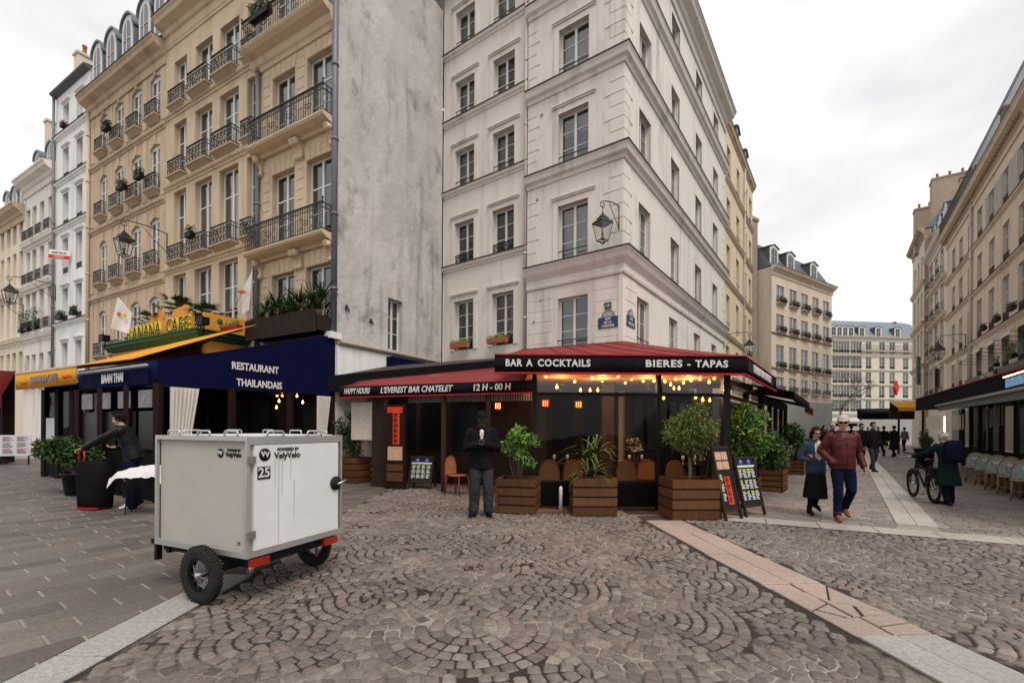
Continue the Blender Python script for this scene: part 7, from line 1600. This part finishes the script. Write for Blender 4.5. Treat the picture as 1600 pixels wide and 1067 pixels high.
def head_prims(b, hc, R, skin, s):
    q = lambda x, y, z: hc+R @ (Vector((x, y, z))*s)
    m = b.mi(skin); mb = b.mb; R3 = R
    mb.ball(q(0, .012, .03), (.074*s, .094*s, .088*s), 18, m, R3); mb.ball(q(0, -.022, -.03), (.060*s, .068*s, .075*s), 16, m, R3); mb.ball(q(0, -.055, -.085), (.036*s, .030*s, .026*s), 12, m, R3)
    mb.ball(q(0, -.092, -.016), (.013*s, .016*s, .024*s), 10, m, R3); mb.ball(q(0, -.098, -.028), (.017*s, .014*s, .011*s), 10, m, R3)
    for x in (-1, 1): mb.ball(q(x*.074, .012, -.008), (.009*s, .018*s, .030*s), 10, m, R3); mb.ball(q(x*.034, -.062, -.030), (.026*s, .024*s, .024*s), 10, m, R3)
    mb.ball(q(0, -.078, .022), (.045*s, .020*s, .012*s), 10, m, R3)
def face_after(mb, hc, R, s, mi_eye, mi_lip, mi_hair):
    q = lambda x, y, z: hc+R @ (Vector((x, y, z))*s)
    for x in (-1, 1): mb.ball(q(x*.031, -.083, .004), (.012*s, .006*s, .006*s), 8, mi_eye, R); mb.ball(q(x*.031, -.089, .024), (.019*s, .006*s, .0045*s), 8, mi_hair, R)
    mb.ball(q(0, -.088, -.058), (.022*s, .007*s, .0065*s), 8, mi_lip, R)
def hair_mesh(b, hc, R, s, style, m):
    q = lambda x, y, z: hc+R @ (Vector((x, y, z))*s); mb = MB(); src = MB(); src.ball((0, .016, .036), (.086, .107, .100), 30)
    keep = []
    for f in src.f:
        c = sum((Vector(src.v[i]) for i in f), Vector())/len(f); front = c.y < -.030
        if style == 'short': ok = c.z > (.065 if front else (.015 if c.y < .03 else -.045))
        elif style == 'bob': ok = c.z > (.070 if c.y < -.055 else -.12) if c.y < -.01 else True
        else: ok = c.z > (.06 if front else -.06)
        if ok: keep.append(f)
    vs = []
    for v in src.v:
        p = Vector(v); k = 1+.07*mnoise.noise(p*34)+.05*mnoise.noise(p*90); vs.append(q(p.x*k, .016+(p.y-.016)*k, .036+(p.z-.036)*k))
    mb.add(vs, keep, 0, True)
    if style == 'bob':
        for k in range(60):
            a = rnd.uniform(.15, math.pi-.15) if rnd.random() < .8 else rnd.uniform(-.25, math.pi+.25); r = rnd.uniform(.070, .095); p0 = Vector((r*math.cos(a), .016+.105*math.sin(a)*r/.085*.8, .03)); mb.tube([q(*p0), q(p0.x*1.12, p0.y*1.08, -.05), q(p0.x*1.1+rnd.uniform(-.01, .01), p0.y, -.125)], [.016*s, .015*s, .006*s], 5)
    if style == 'messy' or style == 'curly':
        for k in range(90 if style == 'curly' else 60):
            d = rdir(.5); 
            if d.y < -.45 and d.z < .55: continue
            p = Vector((d.x*.084, .016+d.y*.104, .036+d.z*.098)); e = p+d*.018+Vector((rnd.uniform(-.02, .02), rnd.uniform(-.025, .01), rnd.uniform(-.02, .02))); mb.tube([q(*p), q(*((p+e)/2+d*.012)), q(*e)], [.013*s, .012*s, .004*s], 5)
    return mb
def person(label, pos, rz, h, top, bottom, shoes, skin='skin', pose=None, hair=('short', 'hair_dark'), torso=1.0, hem=.84, skirt=None, sleeve=.058, leg_r=(.090, .066, .052), voxel=.012, hands='skin', group=None, extras=None, head_turn=0, head_tilt=0, shirt=None, shirt_at=(.6, .05, .10), skip='', collar=True, noise=.006, belly=0.0, detail=True):
    M = T(pos.x, pos.y, pos.z, rz); s = h/1.76
    J = dict(pelvis=(0, 0, .95), chest=(0, .0, 1.27), neck=(0, .015, 1.475), head=(0, -.015, 1.632), sa=(-.180, .01, 1.405), sb=(.180, .01, 1.405), ea=(-.235, .03, 1.13), eb=(.235, .03, 1.13), wa=(-.235, -.06, .89), wb=(.235, -.06, .89), ha=(-.088, 0, .92), hb=(.088, 0, .92), ka=(-.10, -.02, .50), kb=(.10, -.02, .50), aa=(-.105, .02, .085), ab=(.105, .02, .085), ta=(-.125, -.16, .035), tb=(.125, -.16, .035), da=None, db=None, na=None, nb=None, ca=.5, cb=.5)
    J.update(pose or {}); V = {k: (Vector(v)*s if isinstance(v, tuple) else v) for k, v in J.items()}
    t = thing('person', M, label, 'person', group); b = Body(); pe, ch, ne = V['pelvis'], V['chest'], V['neck']; side = Vector((1, 0, 0)); sh = (V['sb']-V['sa']); side = sh.normalized()
    k = torso*s
    up = (ch-pe).normalized(); hemc = pe+up*(hem-.95)*s
    b.trunk([(pe-up*.14*s, .12*s, .095*s), (pe-up*.06*s, .135*s, .105*s), (hemc+up*.01*s, .135*s, .105*s)] if hem < .93 else [(pe-up*.12*s, .12*s, .095*s), (pe, .14*s, .108*s)], bottom)
    b.trunk([(hemc, .166*k, .128*k), (pe+up*.02*s, .165*k, .128*k+belly), (pe.lerp(ch, .5)+Vector((0, -belly*.4, 0)), .155*k, .120*k+belly), (ch, .175*k, .125*k+belly*.3), (ch.lerp(ne, .55), .180*k, .112*k), (ch.lerp(ne, .78), .125*k, .085*k), (ne-Vector((0, 0, .015*s)), .070*k, .064*k)], top, side)
    for a in 'ab':
        S_, E_, W_2 = V['s'+a], V['e'+a], V['w'+a]; r = sleeve*s
        b.limb([S_, E_, W_2], [r*1.12, r*.92, r*.70], top)
        H_, K_, A_ = V['h'+a], V['k'+a], V['a'+a]; H_ = H_.lerp(K_, min(.6, max(0, (.92-(min(hem, .95)-.07))/.42)))
        b.limb([H_, K_, A_], [leg_r[0]*s, leg_r[1]*s, leg_r[2]*s], bottom)
        T_ = V['t'+a]; dirf = (T_-A_); heel = A_+Vector((-dirf.x*.28, -dirf.y*.28, -.045*s)); b.limb([heel, A_.lerp(T_, .5)+Vector((0, 0, -.004)), T_], [.036*s, .042*s, .032*s], shoes); b.limb([A_+Vector((0, 0, .05*s)), A_-Vector((0, 0, .03*s))], [.043*s, .042*s], shoes, 2)
    if skirt:                                                        # (top of skirt as share, hem height, hem half width, hem depth, material)
        zt, zh, rx, ry, sm = skirt; c = pe; b.trunk([(Vector((c.x, c.y, zt*s)), .150*k, .118*k), (Vector((c.x, c.y, (zt*.6+zh*.4)*s)), (.165+rx)/2*s, (.125+ry)/2*s), (Vector((c.x, c.y+.01, zh*s)), rx*s, ry*s)], sm)
    b.limb([ne-Vector((0, 0, .03*s)), V['head']-Vector((0, -.01, .07)).__mul__(s)], [.057*s, .052*s], skin, 3)
    if collar: b.trunk([(ne-Vector((0, -.003, .03*s)), .082*k, .076*k), (ne+Vector((0, -.004, .028*s)), .068*k, .068*k)], top)
    if shirt: b.mb.ball(ch.lerp(ne, shirt_at[0])+Vector((0, -.088*k-.012, 0)), (shirt_at[1]*s, .034*s, shirt_at[2]*s), 26, b.mi(shirt))
    R = (Matrix.Rotation(head_turn, 3, 'Z') @ Matrix.Rotation(head_tilt, 3, 'X')); hc = V['head']; head_prims(b, hc, R, skin, s)
    if extras: extras(b, V, s)
    src = b.mb.mesh('body', b.mats); kd = KDTree(len(b.mb.v)); vm = [0]*len(b.mb.v)
    for f, m_ in zip(b.mb.f, b.mb.m):
        for i in f: vm[i] = m_
    for i, v in enumerate(b.mb.v): kd.insert(v, i)
    kd.balance(); me = remesh(src, voxel*max(s, .9), 2)
    skin_i = b.mi(skin); nv = len(me.vertices); fin = MB()
    own = [vm[kd.find(v.co)[1]] for v in me.vertices]
    nl = [v.normal.copy() for v in me.vertices]
    for i, v in enumerate(me.vertices):
        p = v.co.copy()
        if own[i] != skin_i and noise: p += nl[i]*noise*(mnoise.noise(Vector((p.x*9, p.y*9, p.z*5.5)))+.6*mnoise.noise(Vector((p.x*22, p.y*22, p.z*17))))
        fin.v.append(tuple(p))
    for p in me.polygons: fin.f.append(list(p.vertices)); c = [own[i] for i in p.vertices]; fin.m.append(max(set(c), key=c.count)); fin.smooth.append(True)
    if detail:
        face_after(fin, hc, R, s, b.mi('eye_dark'), b.mi('lip'), b.mi(hair[1] if hair else 'hair_dark'))
    if hands:
        for a, th_ in (('a', 1), ('b', -1)):
            if a in skip: continue
            d = V['d'+a]; d = (d/s if d is not None else (V['w'+a]-V['e'+a])); n = V['n'+a]; n = n if n is not None else Vector((0, -1, 0)) if a == 'z' else Vector((1 if a == 'a' else -1, 0, .0))
            hand(fin, V['w'+a]+d.normalized()*.01, d, n, b.mi(hands), V['c'+a], th_, s)
    fin.build('body', b.mats, t, M)
    if hair: hair_mesh(b, hc, R, s, hair[0], hair[1]).build('hair', hair[1], t, M)
    return t, M, V, s, hc, R
def cap(t, M, hc, R, s, m='cap_cream', bill=True):
    mb = MB(); src = MB(); src.ball((0, .014, .05), (.088, .108, .088), 24); keep = [f for f in src.f if sum(src.v[i][2] for i in f)/len(f) > .045]; q = lambda v: hc+R @ (Vector(v)*s)
    mb.add([q(v) for v in src.v], keep, 0, True)
    if bill:
        top = []; n = 10
        for k in range(n+1): a = math.pi*(k/n); top.append((.075*math.cos(a), -.062-.085*math.sin(a)**.8, .052-.016*math.sin(a)))
        vs = [q(v) for v in top]+[q((v[0], v[1], v[2]-.008)) for v in top]; mb.add(vs, [tuple(range(n+1)), tuple(range(2*n+1, n, -1))]+[(i, n+1+i, n+2+i, i+1) for i in range(n)], 0)
    mb.build('cap', m, t, M)
def glasses(t, M, hc, R, s, dark=True):
    q = lambda v: hc+R @ (Vector(v)*s); mb = MB()
    for x in (-1, 1):
        ring = [q((x*.032+.023*math.cos(a), -.098, .004+.018*math.sin(a))) for a in [2*math.pi*k/12 for k in range(12)]]
        if dark: mb.add(ring, [tuple(range(12))])
        mb.tube(ring, .0025*s, 4, closed=True); mb.tube([q((x*.055, -.096, .006)), q((x*.075, -.02, .008)), q((x*.076, .01, .0))], .0025*s, 4)
    mb.tube([q((-.01, -.1, .008)), q((.01, -.1, .008))], .003*s, 4); mb.build('glasses', 'screen_black', t, M)
def phone(label, M, p, rx=0, rz=0):
    Mp = M @ Matrix.Translation(p) @ Matrix.Rotation(rz, 4, 'Z') @ Matrix.Rotation(rx, 4, 'X'); t = thing('phone', Mp, label, 'phone'); MB().box(-.036, .036, -.004, .004, -.075, .075).build('body', 'screen_black', t, Mp)
# man in maroon jacket
pos = G(1316, 812); pos.z = 0
t, M, V, s, hc, R = person(
    'man in maroon leather jacket, jeans and cream cap walking towards the camera', pos, R_(-12), 1.80, 'leather_maroon', 'denim_dark', 'suede_tan', pose=dict(
    ka=(-.105, -.10, .51), aa=(-.12, -.10, .09), ta=(-.14, -.28, .035), kb=(.11, -.06, .50), ab=(.13, .24, .16), tb=(.14, .10, .05), ea=(-.31, .06, 1.15), wa=(-.19, -.10, .97), eb=(.275, .08, 1.13), wb=(.29, -.05, .90), da=(.1, -.1, -.03), na=(0, 1, 0), cb=.9), torso=1.14, hem=.86, sleeve=.070, leg_r=(.098, .074, .060), belly=.022, head_turn=R_(-22), head_tilt=R_(4), hair=('short', 'hair_grey'), noise=.009, voxel=.011, skip='a')
cap(t, M, hc, R, s); glasses(t, M, hc, R, s)
mb = MB(); mb.tube([V['pelvis']+Vector((0, -.17*s, -.02)), V['chest']+Vector((0, -.155*s, 0)), V['chest'].lerp(V['neck'], .8)+Vector((0, -.10*s, 0))], .006, 5); mb.build('zip', 'wood_dark', t, M)
# woman in denim jacket
pos = G(1274, 804); pos.z = 0
t, M, V, s, hc, R = person('woman in denim jacket and long black skirt holding a phone, beside the maroon jacket', pos, R_(-5), 1.60, 'denim_mid', 'cloth_black', 'cloth_black', pose=dict(
    ka=(-.09, -.02, .5), aa=(-.10, .03, .09), ta=(-.13, -.14, .035), kb=(.09, .06, .5), ab=(.10, .20, .20), tb=(.13, .08, .08), ea=(-.26, .06, 1.12), wa=(-.24, -.22, 1.10), da=(-.05, -.12, .1), na=(.5, -.4, .7), eb=(.27, .06, 1.15), wb=(.30, .04, 1.0)), torso=1.1, hem=.84, skirt=(.86, .34, .225, .20, 'cloth_black'), hair=('bob', 'hair_dark'), shirt='cloth_white', shirt_at=(.15, .066, .20), head_turn=R_(-10), head_tilt=R_(10), leg_r=(.08, .055, .048), sleeve=.062)
glasses(t, M, hc, R, s, False); phone('dark phone in the hand of the woman in denim', M, V['wa']+Vector((-.03, -.085, .05)), R_(-35), R_(20))
# man in black, hands joined over a phone
pos = G(752, 806); pos.z = 0
t, M, V, s, hc, R = person('man in black jacket and grey jeans standing with phone before the bar', pos, R_(4), 1.84, 'cloth_black', 'denim_grey', 'cloth_black', 'skin_dark', pose=dict(
    ea=(-.27, .02, 1.14), eb=(.27, .02, 1.14), wa=(-.07, -.21, 1.20), wb=(.06, -.21, 1.20), da=(.10, -.06, .04), db=(-.10, -.06, .04), na=(.1, -.3, 1), nb=(-.1, -.3, 1), ca=.8, cb=.8, ka=(-.11, -.02, .5), kb=(.11, -.02, .5), aa=(-.13, .0, .085), ab=(.12, .02, .085), ta=(-.19, -.16, .035), tb=(.16, -.16, .035), head=(0, -.045, 1.622)), torso=1.15, hem=.80, sleeve=.072, leg_r=(.105, .092, .085), shirt='cloth_white', shirt_at=(.50, .030, .075), hands='skin_dark', noise=.014, head_tilt=R_(20), hair=('short', 'hair_dark'))
cap(t, M, hc, R, s, 'cloth_black'); phone('dark phone held by the man in black', M, (V['wa']+V['wb'])/2+Vector((0, -.10, .04)), R_(-55))
# young man gripping the suitcase, facing left
pos = G(203, 794); pos.z = 0
t, M, V, s, hc, R = person('young man in black leather jacket and white sneakers leaning to the suitcase', pos, R_(-68), 1.86, 'leather_black', 'cloth_navy', 'cloth_white', pose=dict(
    pelvis=(0, .05, .95), chest=(0, -.05, 1.26), neck=(0, -.10, 1.44), head=(0, -.165, 1.575), sa=(-.18, -.07, 1.375), sb=(.18, -.09, 1.375), ea=(-.26, -.02, 1.12), wa=(-.20, -.24, 1.08), da=(.03, -.1, .0), na=(.3, 0, 1), eb=(.17, -.36, 1.22), wb=(.12, -.60, 1.07), db=(-.02, -.1, -.03), nb=(0, -.3, -1), cb=1.0, ka=(-.10, .0, .5), kb=(.10, .03, .5), aa=(-.12, .06, .085), ab=(.12, .08, .085), ta=(-.15, -.11, .035), tb=(.14, -.09, .035)), torso=1.06, hem=.86, sleeve=.066, leg_r=(.098, .095, .10), hair=('messy', 'hair_dark'), head_tilt=R_(12), noise=.01)
phone('dark phone in the right hand of the young man with suitcase', M, V['wa']+Vector((0, -.10, .035)), R_(-70))
# woman pushing a bicycle, seen from behind
pos = G(1481, 789); pos.z = 0
t, M, V, s, hc, R = person('grey-haired woman in long green coat pushing a bicycle away from camera', pos, R_(172), 1.56, 'cloth_green', 'cloth_navy', 'wood_red', pose=dict(
    chest=(0, -.06, 1.25), neck=(0, -.12, 1.43), head=(0, -.17, 1.575), sa=(-.18, -.08, 1.37), sb=(.18, -.08, 1.37), eb=(.34, -.18, 1.21), wb=(.47, -.40, 1.11), db=(.07, -.08, -.01), nb=(0, 0, -1), ea=(-.24, -.1, 1.12), wa=(-.20, -.25, 1.0), ka=(-.09, -.05, .5), kb=(.08, .0, .5), aa=(-.09, -.04, .09), ab=(.08, .10, .10)), torso=1.12, hem=.86, skirt=(.97, .46, .26, .20, 'cloth_green'), hair=('curly', 'hair_grey'), sleeve=.068, head_tilt=R_(10), leg_r=(.09, .075, .07))
bp = thing('backpack', M @ Matrix.Translation(V['chest']+Vector((0, .17, .02))), 'navy backpack worn by the grey-haired woman', 'backpack'); rings = []
for z, rx, ry in ((-.24, .13, .05), (-.22, .16, .08), (-.05, .17, .10), (.12, .16, .09), (.2, .12, .06), (.22, .06, .03)): rings.append([Vector((math.copysign(abs(math.cos(a))**.6, math.cos(a))*rx, math.copysign(abs(math.sin(a))**.6, math.sin(a))*ry, z)) for a in [2*math.pi*k/18 for k in range(18)]])
MB().loft(rings).build('bag', 'cloth_navy', bp, M @ Matrix.Translation(V['chest']+Vector((0, .17, .02)))); MB().box(-.10, .10, .09, .12, -.18, .0).build('pocket', 'cloth_navy', bp, M @ Matrix.Translation(V['chest']+Vector((0, .17, .02))))
# bicycle
bpz = G(1459, 786); Mb = T(bpz.x, bpz.y, 0, R_(-22)); bi = thing('bicycle', Mb, 'dark city bicycle wheeled by the grey-haired woman', 'bicycle')
Mx = Mb @ Matrix.Rotation(0, 4, 'Z')
wheel('wheel', bi, Mx @ T(0, 0, .31), .31, .04, 20, 0); wheel('wheel', bi, Mx @ T(0, 1.02, .31), .31, .04, 20, 0)
mb = MB(); mb.tube([(0, 0, .31), (0, .42, .30)], .012, 6); mb.tube([(0, 0, .31), (0, .28, .72)], .011, 6); mb.tube([(0, .42, .30), (0, .25, .86)], .017, 7); mb.tube([(0, .42, .30), (0, .86, .74)], .02, 7); mb.tube([(0, .30, .66), (0, .87, .80)], .018, 7); mb.tube([(0, .84, .90), (0, .90, .66)], .018, 7)
for sx in (-1, 1): mb.tube([(sx*.05, .90, .66), (sx*.055, 1.02, .31)], .011, 6); mb.tube([(sx*.05, .28, .70), (sx*.05, 0, .31)], .008, 5)
mb.build('frame', 'black_metal', bi, Mx); MB().tube([(-.27, .70, 1.02), (-.24, .82, 1.03), (0, .86, 1.0), (.24, .82, 1.03), (.27, .70, 1.02)], .012, 7).tube([(0, .85, .88), (0, .86, 1.0)], .014, 6).build('handlebar', 'black_metal', bi, Mx)
MB().loft([[Vector((w_*math.cos(a), y, .90+.03*math.sin(a))) for a in [2*math.pi*k/12 for k in range(12)]] for y, w_ in ((.12, .06), (.16, .085), (.24, .07), (.34, .03), (.40, .02))]).build('saddle', 'sticker_black', bi, Mx)
for y0, y1 in ((-.05, 0), (1.02, 1.02)):
    pts = [(0, y1+.335*math.cos(a), .31+.335*math.sin(a)) for a in [math.pi*(.1+.65*k/9) for k in range(10)]]; MB().tube(pts, .022, 5).build('mudguard', 'black_metal', bi, Mx)
MB().tube([(-.04, .42, .30), (-.04, .36, .15)], .01, 5).tube([(.04, .42, .30), (.04, .48, .45)], .01, 5).box(-.13, -.05, .33, .39, .135, .16).box(.05, .13, .45, .51, .44, .465).build('crank', 'steel', bi, Mx); MB().box(-.06, .06, -.22, .22, .74, .76).box(-.10, .10, -.06, .0, .60, .74).build('rear_carrier', 'sticker_black', bi, Mx)
# people further away
def walker(px, d, h, top, bottom, label, rz=0, coat=None, hair='short', skin='skin', phase=1, hc_='hair_dark'):
    p = D(px, 670, d); p.z = 0; f = phase
    return person(label, p, rz, h, top, bottom, 'cloth_black', skin, pose=dict(ka=(-.1, -.12*f, .5), aa=(-.1, -.16*f, .09), ta=(-.11, -.34*f, .04), kb=(.1, .0, .5), ab=(.1, .22*f, .14), tb=(.11, .07*f, .05), wa=(-.25, .06*f, .90), wb=(.25, -.14*f, .92)), skirt=coat, hair=(hair, hc_), voxel=.018, torso=1.08, hem=.84, sleeve=.066, group='people further down the street')
walker(1364, 17.0, 1.84, 'cloth_black', 'denim_grey', 'man with pale scarf and grey jeans walking on the slab line'); pp = D(1364, 670, 17.0)
walker(1397, 26, 1.80, 'cloth_black', 'cloth_black', 'person in long black coat seen from behind far down the street', R_(180), (.97, .42, .27, .22, 'cloth_black'))
walker(1381, 27, 1.78, 'cloth_black', 'cloth_black', 'person in black left of the long black coat', R_(170), (.97, .6, .24, .2, 'cloth_black'))
walker(1346, 19.5, 1.82, 'cloth_black', 'cloth_navy', 'man in black close behind the maroon jacket', R_(10))
walker(1301, 17.5, 1.80, 'cloth_navy', 'cloth_black', 'man in navy between the couple', R_(5), hc_='hair_grey'); walker(1288, 20, 1.74, 'cloth_black', 'cloth_black', 'woman in black behind the denim jacket', R_(-8), hair='bob')
walker(1413, 33, 1.75, 'cloth_grey', 'denim_dark', 'person in grey at the far right of the street crowd', R_(180)); walker(1372, 32, 1.76, 'cloth_red', 'cloth_black', 'person in red far down the street', 0); walker(1330, 28, 1.8, 'cloth_navy', 'cloth_black', 'person in dark blue far behind the man in the cap', R_(180)); walker(1356, 38, 1.78, 'cloth_grey', 'cloth_navy', 'person in grey in the middle of the far crowd', 0)
p = FG2.P(FG2.xz(1588, 690)[0], .55); p.z = 0
person('waiter in dark clothes behind the terrace screens at the right edge', p, R_(-60), 1.78, 'cloth_grey', 'cloth_black', 'cloth_black', pose=dict(wa=(-.14, -.25, 1.02), wb=(.14, -.25, 1.02), chest=(0, -.04, 1.26), neck=(0, -.08, 1.45), head=(0, -.13, 1.60)), voxel=.015, hair=('short', 'hair_dark'))
p = D(-80, 670, 6.0); p.z = 0
person('arm in a dark red sleeve reaching in at the left edge', p, R_(5), 1.72, 'cloth_red', 'cloth_black', 'cloth_black', pose=dict(eb=(.40, -.06, 1.19), wb=(.66, -.10, 1.13), db=(.1, 0, -.02), nb=(0, 0, -1)), voxel=.015, hands='cloth_black')
bpy.data.scenes.remove(tmp_scene)
